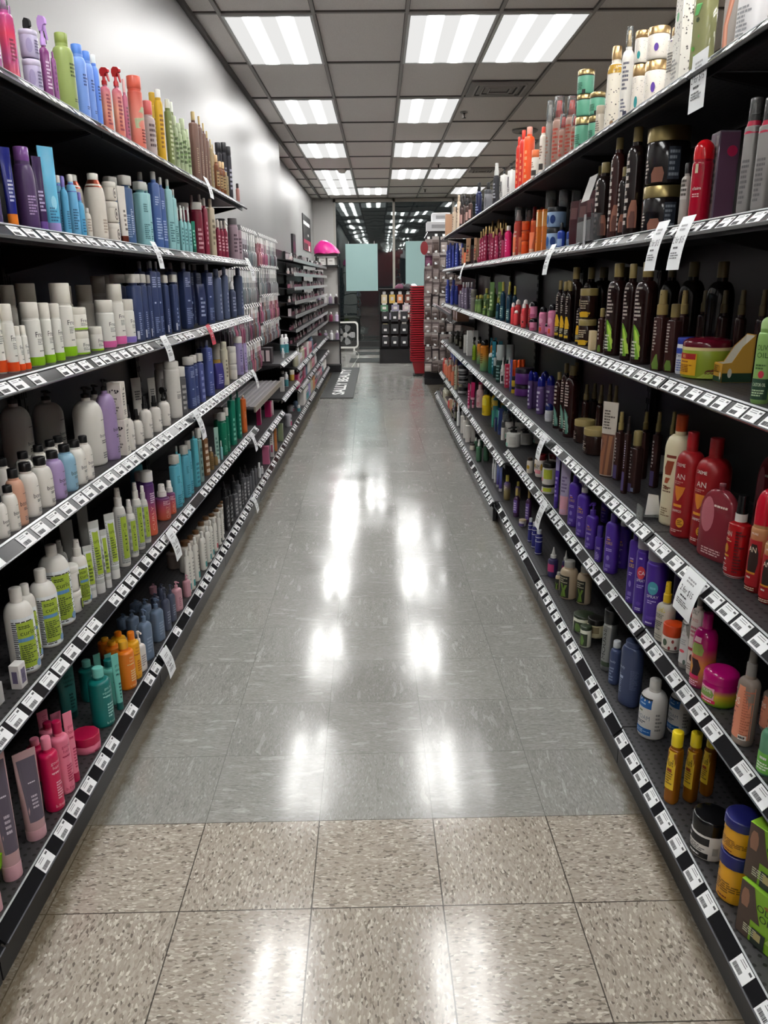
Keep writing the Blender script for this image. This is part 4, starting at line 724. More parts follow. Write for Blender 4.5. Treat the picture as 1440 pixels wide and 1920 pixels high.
'olivelot':('bot','conditioner_bottle','bottle','green olive oil lotion bottle','7fa45c/p','a8c888/p',{'sh': .12,'capw': .8,'caph': .14,'ct': 'dome','rot': 40,'lab': [('R',.06,.34,-1.2,1.2,'20402c/x'),('T','OLIVE',.72,.07,.1,'284818',.7),('T','OIL',.62,.07,.1,'284818',.6),('C',.4,.2,.05,.3,'b03040'),('L',.46,.54,2,-.5,.6,'3c5c2c'),('T','CASTOR OIL',.24,.045,.1,'c8d8b8',.7),('L',.1,.2,3,-.6,.7,'a8c098')]}),
'creamcarton':('box','product_carton','box','small cream carton','c8b48c/k',None,{'rot': 0}),
'pinkjar':('jar','cream_jar','jar','pink jar with black dome lid','cf7c9c/p','17151a/g',{'caph': .3,'ct': 'dome','lab': [('R',.1,.35,-1,1,'a84a70/x')],'rot': 40}),
'pinkbot':('bot','conditioner_bottle','bottle','pink bottle with black dome cap','d07a9c/p','1a181c/g',{'sh': .06,'capw': .8,'caph': .2,'ct': 'dome','lab': [('C',.6,0,.12,.6,'e0a0b8/x'),('R',.12,.3,-.3,.3,'d0502c/x'),('L',.35,.45,2,-.55,.55,'70284a')],'rot': 40}),
'coralsm':('bot','shampoo_bottle','bottle','neon coral bottle with white cap','e0464c/p','e8dcd8/p',{'sh': .1,'capw': .7,'caph': .2,'ct': 'dome','lab': [('L',.2,.7,13,-.25,.25,'f8b0a8'),('C',.3,.3,.06,.3,'3a1018')],'rot': 40}),
'greenherb':('bot','shampoo_bottle','bottle','dark green herbal bottle','4c6838/p','a8a048/p',{'sh': .12,'capw': .5,'caph': .2,'lab': [('R',.1,.6,-.8,.8,'6c8a48/x'),('L',.15,.55,5,-.55,.55,'c8d0a0')],'rot': 40}),
'greentube':('tube','hair_tube','tube','green tapered tube','5a7c44/p','2c4424/p',{'D': .04,'caph': .2,'lab': [('L',.2,.75,8,-.55,.55,'c0d0a0')],'rot': 42}),
'greenjr':('jar','cream_jar','jar','moss green jar','5c7840/p','384c28/p',{'caph': .26,'lab': [('R',.2,.7,-.9,.9,'78965a/x')],'rot': 40}),
'bluegreen':('bot','serum_bottle','bottle','dark blue oil bottle with yellow cap','1c3c50/g','b0a848/p',{'sh': .16,'capw': .45,'caph': .24,'lab': [('R',.1,.5,-.8,.8,'3c6870/x'),('L',.15,.45,4,-.55,.55,'c8d8d0')],'rot': 40}),
'lavendersm':('bot','shampoo_bottle','bottle','lavender grey bottle','7c7088/p','c8c4c8/p',{'sh': .1,'capw': .5,'caph': .18,'lab': [('L',.2,.75,8,-.55,.55,'c8c0d0')],'rot': 40}),
'greysm':('jar','cream_jar','jar','stone grey jar','77736c/p','8a867e/p',{'caph': .25,'rot': 40}),
'redmousse':('bot','mousse_bottle','bottle','clear mousse bottle with red cap','8a1c20>b83430>c89868/g','c4142c/g',{'sh': .05,'capw': .88,'caph': .34,'ct': 'dome','rot': 40,'lab': [('R',.1,.78,-1.1,.5,'a81820/x'),('P',[(.3,-.6,.2),(.45,-.7,.35),(.6,-.6,.3),(.72,-.4,.1)],'2c1a14/x'),('T','AN',.6,.08,-.3,'e8d8c0',.4),('R',.28,.31,-.8,.2,'d8902c/x'),('L',.2,.25,1,-.58,-.020000000000000018,'f0e0d8'),('L',.03,.09,2,-.7,.4,'d8c0a8'),('T','MORE',.86,.03,-.2,'f0d8d0',.3)]}),
'redlotion':('bot','shampoo_bottle','bottle','red lotion bottle with black nozzle cap','a8161c/g','121213/g',{'n': 2.4,'sh': .03,'capw': .62,'caph': .3,'ct': 'taper','ring': 'd0ccc8/p','rot': 24,'bands': [(.0,.05,'d8d4d0/p'),(.97,1.0,'d8d4d0/p')],'lab': [('T','AN',.72,.09,-.4,'f0e0d0',.35),('L',.62,.68,2,-.9,0,'e0b890'),('C',.5,-.5,.08,.25,'c8842c/x'),('R',.36,.39,-.9,-.1,'d8902c/x'),('L',.28,.33,1,-.6799999999999999,-.12000000000000005,'f0e0d8'),('L',.1,.24,4,-.9,-.1,'d8a0a0'),('L',.1,.85,14,.4,1.0,'501014')]}),
'redbag':('bot','refill_bag','bag','translucent crimson refill bag','b04450/t','b87078/t',{'n': 3,'sh': .3,'capw': .4,'caph': .04,'fill': '8a1824/g','fillz': .72,'lab': [('C',.6,-.35,.24,.4,'b86a74/g'),('L',.72,.77,1,.0,.7,'d8c0b8'),('L',.06,.16,3,-.5,.6,'e0b0b0')],'rot': 22}),
'redbottle':('bot','shampoo_bottle','bottle','large red shampoo bottle','9a1a20/p','a51c24/p',{'sh': .16,'capw': .4,'caph': .15,'rot': 40,'lab': [('T','CREME',.8,.035,-.3,'f0e0d8',.4),('T','AN',.66,.06,-.2,'e8d8d0',.35),('L',.6,.64,2,-.7,.3,'c88a80'),('P',[(.42,-.3,-.2),(.5,-.5,.1),(.58,-.6,.25)],'d07c28/x'),('R',.35,.38,-.6,.1,'d8902c/x'),('T','SHAMPOO',.29,.03,-.25,'f0e0d8',.38),('C',.18,.1,.055,.28,'e0a030/x'),('L',.15,.21,3,-.08,.28,'7a4a10'),('L',.06,.1,2,-.6,.3,'e0b0a8')]}),
'creambottle':('bot','shampoo_bottle','bottle','large cream bottle with orange cap','d9cfae/p','b5481c/p',{'sh': .16,'capw': .42,'caph': .15,'rot': 40,'lab': [('R',.73,.76,-.5,.3,'7a3420/x'),('P',[(.55,-.5,.0),(.62,-.6,.1),(.7,-.4,.2)],'8a3c20/x'),('P',[(.46,-.5,-.2),(.52,-.4,.0)],'a04a28/x'),('L',.36,.44,3,-.6,.1,'6a4a34'),('L',.4,.43000000000000005,1,-.48,.07999999999999996,'6a3420'),('L',.1,.2,4,-.6,.2,'8a7454')]}),
'silkbox':('bot','square_shampoo_bottle','bottle','brown square bottle with tan cap','3e2a28/g','8a7a4e/p',{'n': 6,'sh': .02,'capw': .85,'caph': .24,'rot': 24,'lab': [('R',.02,.2,-.9,.2,'5a4a78/x'),('L',.3,.9,9,-.7,-.1,'b0a09c'),('R',.04,.12,.1,.8,'7c84a4/x')]}),
'silkslim':('bot','spray_bottle','spray bottle','slim brown bottle with dark sprayer','33201e/g','1c1413/p',{'n': 6,'sh': .02,'capw': .7,'caph': .18,'ct': 'mist','rot': 24,'lab': [('R',.05,.35,-.7,.5,'4a3c6a/x'),('L',.4,.85,12,-.25,.25,'b8a8c0')]}),
'silkgold':('bot','spray_bottle','spray bottle','brown bottle with gold sprayer','3a2422/g','94824e/p',{'n': 6,'sh': .02,'capw': .75,'caph': .26,'ct': 'mist','rot': 24,'lab': [('R',.03,.3,-.7,.6,'4a3c6a/x'),('L',.35,.85,8,-.6,0,'b0a09c')]}),
'hairleaf':('tube','hair_tube','tube','cream tube with brown hair picture','c9c0b4/k','2c1c18/p',{'D': .03,'caph': .02,'lab': [('R',.03,.58,-.9,.9,'6a4232/x'),('P',[(.03,-.8,-.3),(.3,-.9,-.2),(.56,-.7,.0)],'8c5a40/x'),('P',[(.03,.0,.4),(.3,.1,.5),(.56,.2,.7)],'9a6848/x'),('L',.64,.9,7,-.7,.7,'5a5048')],'rot': 42}),
'goldlidjar':('jar','cream_jar','jar','wide brown jar with gold lid','2e1c18/g','a08e5a/p',{'caph': .26,'rot': 40,'lab': [('L',.2,.7,5,-.8,-.2,'9a8c80')]}),
'navydome':('bot','serum_bottle','bottle','white bottle with navy dome cap','d8d8dc/p','1c2a6c/g',{'sh': .04,'capw': .96,'caph': .36,'ct': 'dome','lab': [('R',.3,.7,-.9,.9,'c8c8d0/x')],'rot': 40}),
'bluegrape':('bot','spray_bottle','spray bottle','clear purple bottle with royal blue dome','8a6cb0/t','1c2080/g',{'sh': .04,'capw': .9,'caph': .26,'ct': 'dome','fill': '7a2878/g','fillz': .5,'lab': [('L',.1,.85,8,-.5,.5,'d8d0e8')],'rot': 40}),
'purplejar':('jar','cream_jar','jar','purple jar with black lid','5c2a78/p','1a1020/p',{'caph': .3,'rot': 40}),
'yellowblack':('jar','cream_jar','jar','small yellow and black jar','c8a820/p','141210/p',{'caph': .4,'rot': 40}),
'orangeslim':('bot','conditioner_bottle','bottle','slim orange bottle','e0481c/p','e85a20/p',{'sh': .05,'capw': .9,'caph': .3,'lab': [('L',.1,.5,4,-.55,.55,'402010')],'rot': 40}),
'pinkred':('box','product_carton','box','slim raspberry carton','c0284c/k',None,{'lab': [('L',.1,.9,10,-.55,.55,'f0b0c0')],'ends': [('L',.1,.9,10,-.55,.55,'f0b0c0')],'rot': 0}),
'bluebx':('box','product_carton','box','slim blue carton','5060b0/k',None,{'lab': [('L',.1,.9,10,-.55,.55,'c0c8f0')],'rot': 0}),
'whitenozzle':('bot','applicator_bottle','bottle','white nozzle applicator bottle','e2e2de/p','e6e6e2/p',{'sh': .08,'capw': .7,'caph': .42,'ct': 'nozzle','lab': [('R',.0,.55,.0,1.0,'1c2420/x'),('L',.6,.9,3,-.55,.55,'8a8a88')],'rot': 40}),
'clearcapgreen':('can','aerosol_can','spray can','dark green can with frosted cap','1f3834/g','b0bab8/g',{'caph': .4,'lab': [('L',.1,.8,8,-.55,.55,'7aa09a')],'rot': 40}),
'whitedome':('bot','conditioner_bottle','bottle','teal bottle with white dome cap','1c6a5c/p','e4e4e2/p',{'sh': .05,'capw': .9,'caph': .2,'ct': 'dome','rot': 40}),
'tealtall':('tube','hair_tube','tube','tall teal tube','186a7c/p','1c5868/p',{'D': .04,'lab': [('L',.2,.75,8,-.55,.55,'90c8d0')],'rot': 42}),
'tangerine':('bot','conditioner_bottle','bottle','orange and green bottle with black cap','5a8a68>8aa868>d88a24>d07a1c/p','181614/g',{'sh': .06,'capw': .8,'caph': .16,'ct': 'dome','lab': [('L',.3,.7,5,-.55,.55,'6a4010')],'rot': 40}),
'limeslim':('bot','trigger_spray','trigger spray','lime bottle with black trigger','8cb024/p','161616/p',{'sh': .2,'capw': .5,'caph': .34,'ct': 'trig','lab': [('L',.2,.75,8,-.55,.55,'3c5010')],'rot': 40}),
'whitebx':('box','product_carton','box','plain white carton','d8d8d4/k',None,{'lab': [('L',.2,.8,5,-.55,.55,'a0a09c')],'rot': 0}),
'darksm':('bot','serum_bottle','bottle','small dark glass bottle','26241f/g','3a3832/p',{'sh': .14,'capw': .5,'caph': .25,'lab': [('R',.2,.6,-.8,.8,'6a6858/x')],'rot': 40}),
'peachspray':('bot','spray_bottle','spray bottle','clear spray bottle with peach label','b8a89c/t','a8a4a0/t',{'n': 2.4,'sh': .1,'capw': .55,'caph': .3,'ct': 'mist','fill': 'c8a08c/t','fillz': .9,'rot': 24,'lab': [('R',.1,.86,-1.25,1.3,'d88a6c/x'),('L',.76,.805,1,-.78,-.22000000000000003,'8a3c2c'),('T','DS',.58,.1,-.45,'e8dcd0',.4),('L',.52,.555,1,-.6799999999999999,-.12000000000000005,'8a3c2c'),('L',.44,.48,1,-.9,-.2,'8a3c2c'),('L',.2,.36,3,-.9,-.5,'8a3c2c'),('L',.12,.82,18,.3,1.0,'b8684c'),('R',.1,.17,.25,.9,'ded8d0/x'),('L',.105,.165,1,.3,.85,'2a2a2a')]}),
'mintsoap':('bot','shampoo_bottle','bottle','mint green clear bottle','7cc09c/t','d8e4dc/p',{'sh': .14,'capw': .5,'caph': .2,'fill': '58a880/g','fillz': .6,'lab': [('R',.06,.5,-1.3,1.3,'68b048/x'),('L',.34,.44000000000000006,1,-.55,.14999999999999997,'f0f4e8'),('L',.12,.3,3,-.8,.6,'e0ecd8')],'rot': 40}),
'fuchsiajar':('jar','cream_jar','jar','round fuchsia jar with green base','5a9a2c>a8b428>d8b030>b81870>b0106c/g','b0106c/g',{'caph': .36,'ct': 'dome','rot': 40,'lab': [('R',.3,.8,-.85,.15,'e0a0b8/x'),('P',[(.38,-.8,.05),(.55,-.85,.15),(.72,-.7,.0)],'7c9a4c/x'),('T','OLIVE',.58,.12,-.35,'e8e0d8',.4),('R',.16,.3,-.75,.25,'d01c4c/x'),('L',.19,.27,1,-.544,.043999999999999984,'f0e0e0')]}),
'fuchsiabot':('bot','shampoo_bottle','bottle','fuchsia bottle with green and yellow label','a01464>d8902c>b81068>b01070/g','a8106c/g',{'sh': .2,'capw': .42,'caph': .17,'rot': 40,'lab': [('P',[(.55,-.7,.3),(.65,-.8,.4),(.74,-.6,.2)],'8a9a4c/x'),('P',[(.76,-.6,.1),(.84,-.5,.1)],'e0b0c0/x'),('P',[(.2,-.5,.1),(.35,-.4,.3),(.48,-.7,.0)],'2c1418/x'),('R',.16,.22,-.8,.2,'c81c58/x'),('L',.04,.14,3,-.7,.2,'e0a8c0')]}),
'kidswhite':('bot','shampoo_bottle','bottle','white kids bottle with grey cap','d8cfc8/p','6a6a68/p',{'n': 2.6,'sh': .06,'capw': .6,'caph': .14,'rot': 30,'lab': [('T','ONLY',.88,.06,-.1,'3a3434',.5),('T','FOR KIDS',.78,.045,-.1,'b04a58',.6),('L',.55,.72,3,-.6,.5,'b05a68'),('R',.36,.4,-.9,.9,'b03c4c/x'),('C',.26,.0,.05,.3,'4a2820/x'),('L',.08,.18,3,-.6,.6,'8a7a74')]}),
'kidsclear':('bot','spray_bottle','spray bottle','clear bottle with red cap','b5b0ac/t','c42420/p',{'n': 2.4,'sh': .1,'capw': .6,'caph': .22,'rot': 30,'fill': 'a8a4a4/g','fillz': .95,'lab': [('R',.1,.9,-.9,.8,'c6c4c4/x'),('T','ONLY',.72,.06,0,'8a888c',.5),('L',.62,.67,1,-.42,.42,'b8a8b4'),('L',.84,.88,1,-.6,.6,'2a2a2c'),('C',.34,-.1,.03,.5,'d04a5c/x'),('L',.46,.58,3,-.6,.5,'9a9a9e'),('C',.14,.5,.05,.22,'4a5a54/x')]}),
'kidsjar':('jar','cream_jar','jar','white jar with orange red lid','d8d0c8/p','cc4216/p',{'caph': .42,'rot': 40,'bands': [(.0,.12,'6a6460/p')],'lab': [('C',.6,-.3,.22,.25,'4a5a48/x'),('C',.3,.2,.12,.12,'8a3434/x'),('C',.75,.5,.12,.12,'8a3434/x'),('C',.35,.8,.12,.12,'8a3434/x'),('L',.12,.26,2,-.8,.3,'5a5450')]}),
'kidsspray':('bot','spray_bottle','spray bottle','clear kids spray with yellow nozzle','b9b4a8/p','d8b41c/p',{'n': 2.4,'sh': .14,'capw': .5,'caph': .34,'ct': 'mist','rot': 24,'lab': [('T','Kids',.78,.12,.0,'c8b820',.55),('L',.6,.72,3,-.6,.6,'6a6860'),('L',.3,.54,5,-.7,.4,'4a4a48'),('L',.08,.2,2,-.6,.4,'7a7870')]}),
'purplepump':('bot','pump_bottle','pump bottle','purple curl lotion pump bottle','4a2a94/p','4a2c90/p',{'n': 2.6,'sh': .08,'capw': .56,'caph': .24,'ct': 'pump','rot': 36,'lab': [('L',.62,.665,1,-.35,.35,'d8902c'),('T','CURLS',.55,.055,.0,'e0b83c',.5),('L',.66,.7,1,-.4,.4,'b8a0d8'),('L',.42,.48,2,-.4,.5,'c0b0e0'),('C',.3,.0,.05,.25,'8a78c0'),('R',.12,.18,-.3,.45,'7a68b8'),('L',.05,.1,2,-.4,.3,'b8a8dc')]}),
'purplepumpw':('bot','pump_bottle','pump bottle','purple curl bottle with white pump','4c2c98/p','c9c6c4/p',{'n': 2.6,'sh': .08,'capw': .62,'caph': .24,'ct': 'pump','rot': 36,'lab': [('L',.62,.665,1,-.35,.35,'d8902c'),('T','CURLS',.55,.055,.0,'e0b83c',.5),('L',.66,.7,1,-.4,.4,'b8a0d8'),('L',.42,.48,2,-.4,.5,'c0b0e0'),('C',.3,.0,.05,.25,'8a78c0'),('R',.12,.18,-.3,.45,'7a68b8'),('L',.05,.1,2,-.4,.3,'b8a8dc')]}),
'purpleflat':('bot','conditioner_bottle','bottle','slim purple bottle with angled top','43248a/p','3c2080/p',{'n': 3,'sh': .06,'capw': .7,'caph': .08,'rot': 36,'lab': [('L',.62,.665,1,-.35,.35,'d8902c'),('T','CURLS',.55,.055,.0,'e0b83c',.5),('L',.66,.7,1,-.4,.4,'b8a0d8'),('L',.42,.48,2,-.4,.5,'c0b0e0'),('C',.3,.0,.05,.25,'8a78c0'),('R',.12,.18,-.3,.45,'7a68b8'),('L',.05,.1,2,-.4,.3,'b8a8dc')]}),
'purplesm':('bot','spray_bottle','spray bottle','small purple curl spray','412488/p','38207a/p',{'n': 3,'sh': .04,'capw': .9,'caph': .28,'rot': 36,'lab': [('T','CURLS',.5,.09,.2,'d0b8e0',.5),('L',.1,.4,6,-.4,.6,'b0a0d8')]}),
'purplemega':('can','aerosol_can','spray can','purple spray can with red disc','45248e/p','8e8a96/p',{'caph': .19,'rot': 40,'lab': [('C',.64,.2,.1,.55,'d0404c/x'),('T','CA',.61,.06,.3,'f0e0e8',.4),('T','SPRAY',.5,.045,.25,'e0d8f0',.55),('L',.4,.46,2,-.2,.7,'b8a8e0'),('C',.16,.2,.03,.3,'5a3aa0'),('L',.05,.1,2,-.2,.5,'d0c8e8'),('L',.84,.88,1,-.1,.4,'d0c8e8')]}),
'purpleaqua':('can','aerosol_can','spray can','purple spray can with aqua disc','45248e/p','77747e/p',{'caph': .2,'rot': 40,'lab': [('C',.6,.2,.1,.5,'4ca0b4/x'),('L',.57,.6299999999999999,1,-.02999999999999997,.53,'7cc4d4'),('T','SPRAY',.45,.045,.25,'e0d8f0',.55),('L',.36,.42,2,-.2,.7,'b8a8e0'),('R',.12,.17,-.2,.7,'5a3aa0'),('L',.05,.09,1,-.2,.5,'d0c8e8')]}),
'purpleback':('can','aerosol_can','spray can','dark purple spray can,back row','2c1a5c/p','2a2438/p',{'caph': .2,'rot': 40,'lab': [('T','OUR SPRAY',.45,.05,-.1,'a8a0c8',.7),('L',.3,.4,3,-.6,.5,'7a70a0')]}),
'lavtube':('tube','hair_tube','tube','clear lavender tube with pink base','aaa0bc/g','c8a0b8/p',{'D': .05,'caph': .1,'rot': 42,'lab': [('R',.02,.34,-.9,.9,'d49aa8/x'),('L',.4,.7,6,-.55,.55,'6a5a80')]}),
'purptube':('tube','hair_tube','tube','purple tube with white panel','4a2e96/p','3c2480/p',{'D': .045,'rot': 42,'lab': [('R',.7,.92,-.8,.8,'9c96b8/x'),('L',.2,.6,6,-.55,.55,'b8a8e0')]}),
'creamjar':('jar','cream_jar','jar','white jar with black lid and lime label','dcd8d0/p','1a1614/p',{'caph': .22,'rot': 40,'lab': [('R',.35,.9,-.2,1.1,'c4cc3c/x'),('R',.2,.4,-1.1,-.3,'d88a94/x')]}),
'redlidjar':('jar','cream_jar','jar','white jar with dark red lid','d4ccc4/p','5a1418/g',{'caph': .24,'rot': 40,'lab': [('T','EAM',.5,.24,-.1,'20201e',.45),('R',.2,.42,-.8,.6,'d88a94/x'),('C',.6,.7,.2,.2,'b89030/x')]}),
'goldprint':('bot','conditioner_bottle','bottle','white bottle with gold flower print','d8d0c4/p','2a1c14/p',{'sh': .06,'capw': .8,'caph': .2,'lab': [('C',.5,.1,.16,.5,'b89424/x')],'rot': 40}),
'jugwhite':('bot','pump_bottle','pump bottle','round white tub with black pump','d2d0ca/p','121212/p',{'sh': .05,'capw': .5,'caph': .27,'ct': 'pump','rot': 40,'lab': [('R',.05,.3,-1.1,-.2,'8cc0b0/x'),('R',.2,.75,.1,1.0,'c2c0ba/x')]}),
'whitemist':('bot','mousse_bottle','bottle','white foam bottle with clear dome','d8d5d0/p','1a1c20/p',{'sh': .05,'capw': .92,'caph': .36,'ct': 'over','lab': [('L',.2,.8,16,-.65,-.15000000000000002,'1c1c1e'),('R',.1,.3,-.7,.5,'8cc0b0/x'),('L',.4,.8,6,0,.8,'6a6a66')],'rot': 40}),
'navytube':('tube','hair_tube','tube','navy tube with pale edge','1c2a56/p','24305c/p',{'D': .045,'lab': [('R',.1,.9,-.9,-.6,'9ac0d0/x')],'rot': 42}),
'tealslim':('tube','hair_tube','tube','slim teal green tube','3c8c78/p','2c6c5c/p',{'D': .04,'rot': 42}),
'yellowbot':('bot','shampoo_bottle','bottle','yellow bottle with dark cap','d8b81c/g','1c2420/g',{'sh': .14,'capw': .6,'caph': .2,'lab': [('P',[(.5,-.6,.6),(.7,-.7,.7),(.85,-.5,.5)],'e0cc3c/x'),('L',.1,.4,4,-.55,.55,'8a7008')],'rot': 40}),
'tealyellow':('bot','shampoo_bottle','bottle','teal bottle with yellow label','2c6c70/p','14181a/p',{'sh': .14,'capw': .6,'caph': .2,'lab': [('R',.6,.85,-1,1,'c8a83c/x')],'rot': 40}),
'pinkpale':('bot','shampoo_bottle','bottle','pale pink bottle','c4a0a4/p','caa8ac/p',{'sh': .14,'capw': .5,'caph': .18,'lab': [('L',.1,.3,3,-.4,.6,'b04a5c'),('L',.5,.7,4,-.55,.55,'8a5a64')],'rot': 40}),
'magtube':('tube','hair_tube','tube','magenta tube','a81c54/p','d8a0b0/p',{'D': .035,'lab': [('L',.2,.75,8,-.55,.55,'f0b0c8')],'rot': 42}),
'stripejar':('jar','cream_jar','jar','grey striped jar with black lid','9a9a9a/p','121214/p',{'caph': .4,'lab': [('R',.2,.5,-1.4,1.4,'2a2a2c/x')],'rot': 40}),
'coralbaby':('bot','shampoo_bottle','bottle','coral patterned bottle with beige cap','d87a5c/p','b8a898/p',{'sh': .1,'capw': .6,'caph': .24,'rot': 40}),
'redsm2':('bot','shampoo_bottle','bottle','small red bottle','b83438/p','c84a44/p',{'sh': .1,'capw': .6,'caph': .2,'rot': 40}),
'olivekit':('box','product_carton','box','olive oil relaxer kit carton','7fae2a/k',None,{'lab': [('R',.01,.99,-.98,-.5,'4a3c34/x'),('P',[(.55,-.88,-.66),(.68,-.92,-.62),(.8,-.9,-.64),(.88,-.84,-.7)],'8a6450/x'),('P',[(.4,-.5,-.15),(.7,-.5,-.36),(.97,-.5,-.48)],'4a3c34/x'),('T','OLIVE',.66,.12,.12,'1c3010',.5),('T','OIL',.5,.12,.06,'1c3010',.4),('C',.8,.2,.04,.3,'8a6c2c/x'),('P',[(.2,.1,.9),(.3,.2,.98),(.38,.5,.98)],'a8c85c/x'),('R',.01,.3,-.4,.1,'2c342c/x'),('L',.12,.28,4,-.7,-.05,'b8b8a0'),('R',.12,.26,-.3,-.05,'a89c6c/x')],'ends': [('R',.01,.22,-.98,.98,'202820/x'),('C',.14,.3,.1,.3,'4a3c18/x'),('T','OLIVE',.62,.09,0,'1c3010',.5),('T','OIL',.5,.09,0,'1c3010',.4),('P',[(.28,-.8,.5),(.36,-.5,.8),(.44,.0,.95)],'b0cc60/x')],'top': [('T','OLIVE OIL',.4,.12,0,'1c3010',.6)],'rot': 0}),
'navytub':('jar','cream_jar','jar','yellow tub with navy lid','d69a1c/p','1b1e5c/p',{'caph': .26,'lidw': 1.05,'rot': 40,'lab': [('L',.74,.88,1,-.9400000000000001,-.66,'5a4a14'),('L',.28,.6,6,-.95,.9,'7a5410'),('L',.12,.2,1,-.6,.0,'6a1c14')]}),
'blacktub':('jar','cream_jar','jar','white and black tub with black lid','d4d2ce/p','101012/g',{'caph': .36,'lidw': 1.0,'rot': 40,'lab': [('R',.62,.92,-1.2,.5,'161618/x'),('L',.7,.84,1,-.9099999999999999,-.49,'d8d8d8'),('R',.1,.32,-1.2,.5,'161618/x'),('L',.14,.26,1,-.615,.015000000000000013,'d8d8d8'),('L',.36,.58,3,-1.0,.3,'6a6a6a'),('R',.3,.6,.7,1.0,'9a9a98/x')]}),
'amberoil':('bot','oil_bottle','bottle','amber oil bottle with yellow cap','b06a14/t','dcc41c/p',{'n': 3,'sh': .07,'capw': .84,'caph': .2,'fill': '8a4a0c/g','fillz': .93,'rot': 30,'lab': [('R',.26,.92,-.85,.75,'d8b428/x'),('T','Kur8',.66,.13,-.05,'3a2408',.5),('L',.34,.6,6,-.6,.5,'6a4a10'),('R',.56,.62,-.5,.3,'8a3c14/x')]}),
'foamwhite':('bot','shampoo_bottle','bottle','white foam wrap lotion bottle','d2d0cc/p','c0bfbb/p',{'sh': .2,'capw': .42,'caph': .17,'rot': 40,'lab': [('R',.66,.86,-.8,.4,'1c60a8/x'),('L',.72,.77,1,-.5449999999999999,-.05500000000000002,'a8c8e0'),('R',.84,.87,-.8,.4,'14181c/x'),('L',.56,.6200000000000001,1,-.58,-.020000000000000018,'5a6a3c'),('T','FOAM',.42,.09,-.15,'7a8894',.5),('L',.32,.39,2,-.7,.3,'2a3a4a'),('R',.1,.24,-.8,.5,'1c60a8/x'),('L',.13,.21,3,-.7,.4,'a8c8e0'),('L',.2,.6,12,.75,1.3,'8a8a88')]}),
'bluebig':('bot','conditioner_bottle','bottle','big slate blue shampoo bottle','3b4668/p','3a4564/p',{'n': 2.4,'sh': .1,'capw': .85,'caph': .04,'rot': 30,'lab': [('T','body',.6,.045,-.4,'b8c4dc',.3),('L',.2,.52,10,-.7,-.3,'8a98b8'),('R',.44,.48,-.6,-.2,'a8b4cc/x'),('L',.3,.62,12,.5,1.1,'5a6688')]}),
'blueslim':('bot','shampoo_bottle','bottle','slim blue bottle with white cap','3f4b70/p','c4c8cc/p',{'sh': .12,'capw': .6,'caph': .16,'rot': 40,'lab': [('T','body',.62,.06,.0,'b8c4dc',.5),('L',.1,.5,9,-.5,.3,'8a98b8')]}),
'mousse':('can','aerosol_can','spray can','silver mousse can with black cap','9d9f9e/m','161617/p',{'caph': .22,'sh': .08,'rot': 40,'bands': [(.1,.2,'3c4a38/p')],'lab': [('V','MOUSSE',-.25,.25,.9,.55,'1c1c1c')]}),
'tanjar':('jar','cream_jar','jar','cream jar with black lid','d4cba4/p','141210/p',{'caph': .3,'rot': 40,'lab': [('R',.4,.9,-1.2,1.0,'8a7c5c/x')]}),
'greenlid':('jar','cream_jar','jar','white jar with dark green lid','c8c8b8/p','2a3424/p',{'caph': .16,'rot': 40,'lab': [('R',.1,.8,-.5,.9,'2c3424/x'),('P',[(.15,-.2,.2),(.4,-.3,.4),(.7,-.2,.1)],'5c7a3c/x')]}),
'beigebot':('bot','shampoo_bottle','bottle','beige bottle with grey cap','b8a68c/p','9a9892/p',{'sh': .16,'capw': .6,'caph': .17,'rot': 40,'lab': [('R',.06,.76,-.7,.7,'22221c/x'),('P',[(.08,-.3,.1),(.3,-.1,.15),(.5,-.4,-.1)],'5c7a2c/x'),('P',[(.1,.1,.4),(.3,.05,.25),(.48,.2,.5)],'6c8a34/x'),('L',.52,.72,3,-.5,.5,'b0a890')]}),
'pinknozzle':('bot','applicator_bottle','bottle','navy and pink nozzle bottle','3a3460/p','c8c8c4/p',{'sh': .1,'capw': .6,'caph': .36,'ct': 'nozzle','lab': [('R',.3,.7,-.8,.9,'b83c74/x')],'rot': 40}),
'bluepurp':('bot','shampoo_bottle','bottle','deep blue bottle with white stripes','2c2c80/p','c0c4cc/g',{'sh': .1,'capw': .7,'caph': .18,'bands': [(.04,.09,'d8d8e0/p'),(.62,.66,'d8d8e0/p'),(.82,.86,'d8d8e0/p')],'lab': [('C',.72,-.2,.03,.15,'e0e0f0')],'rot': 40}),
'whitepurp':('jar','cream_jar','jar','white and plum jar','c8c0c4/p','b8a88c/p',{'caph': .2,'lab': [('R',.1,.6,-1.2,1.0,'5a4a80/x')],'rot': 40}),
'purpoil':('bot','serum_bottle','bottle','plum oil bottle with gold cap','4a3050/g','c0a45c/p',{'sh': .16,'capw': .4,'caph': .26,'lab': [('R',.2,.8,-.9,.8,'6a5098/x'),('L',.3,.7,4,-.55,.55,'c8b8dc')],'rot': 40}),
'goldplum':('bot','shampoo_bottle','bottle','gold and violet bottle with gold cap','8a7a50>a89868>6a50a0/p','c8b84c/p',{'sh': .14,'capw': .5,'caph': .26,'lab': [('L',.5,.8,4,-.55,.55,'e0d8c0')],'rot': 40}),
'hangtube':('tube','hair_tube','tube','violet blue ombre tube','5a3f9c>6a78c0>9aa8d0/p','d0d0d4/p',{'D': .03,'caph': .1,'rot': 42}),
'whiteslim':('bot','applicator_bottle','bottle','slim white applicator','cfcfd0/p','d8d8d8/p',{'sh': .06,'capw': .6,'caph': .3}),
'mintspray':('bot','spray_bottle','spray bottle','small green spray bottle with white nozzle','5a8c6c/t','d8dcd4/p',{'sh': .1,'capw': .5,'caph': .3,'ct': 'mist','fill': '4a7c5c/g','fillz': .9}),
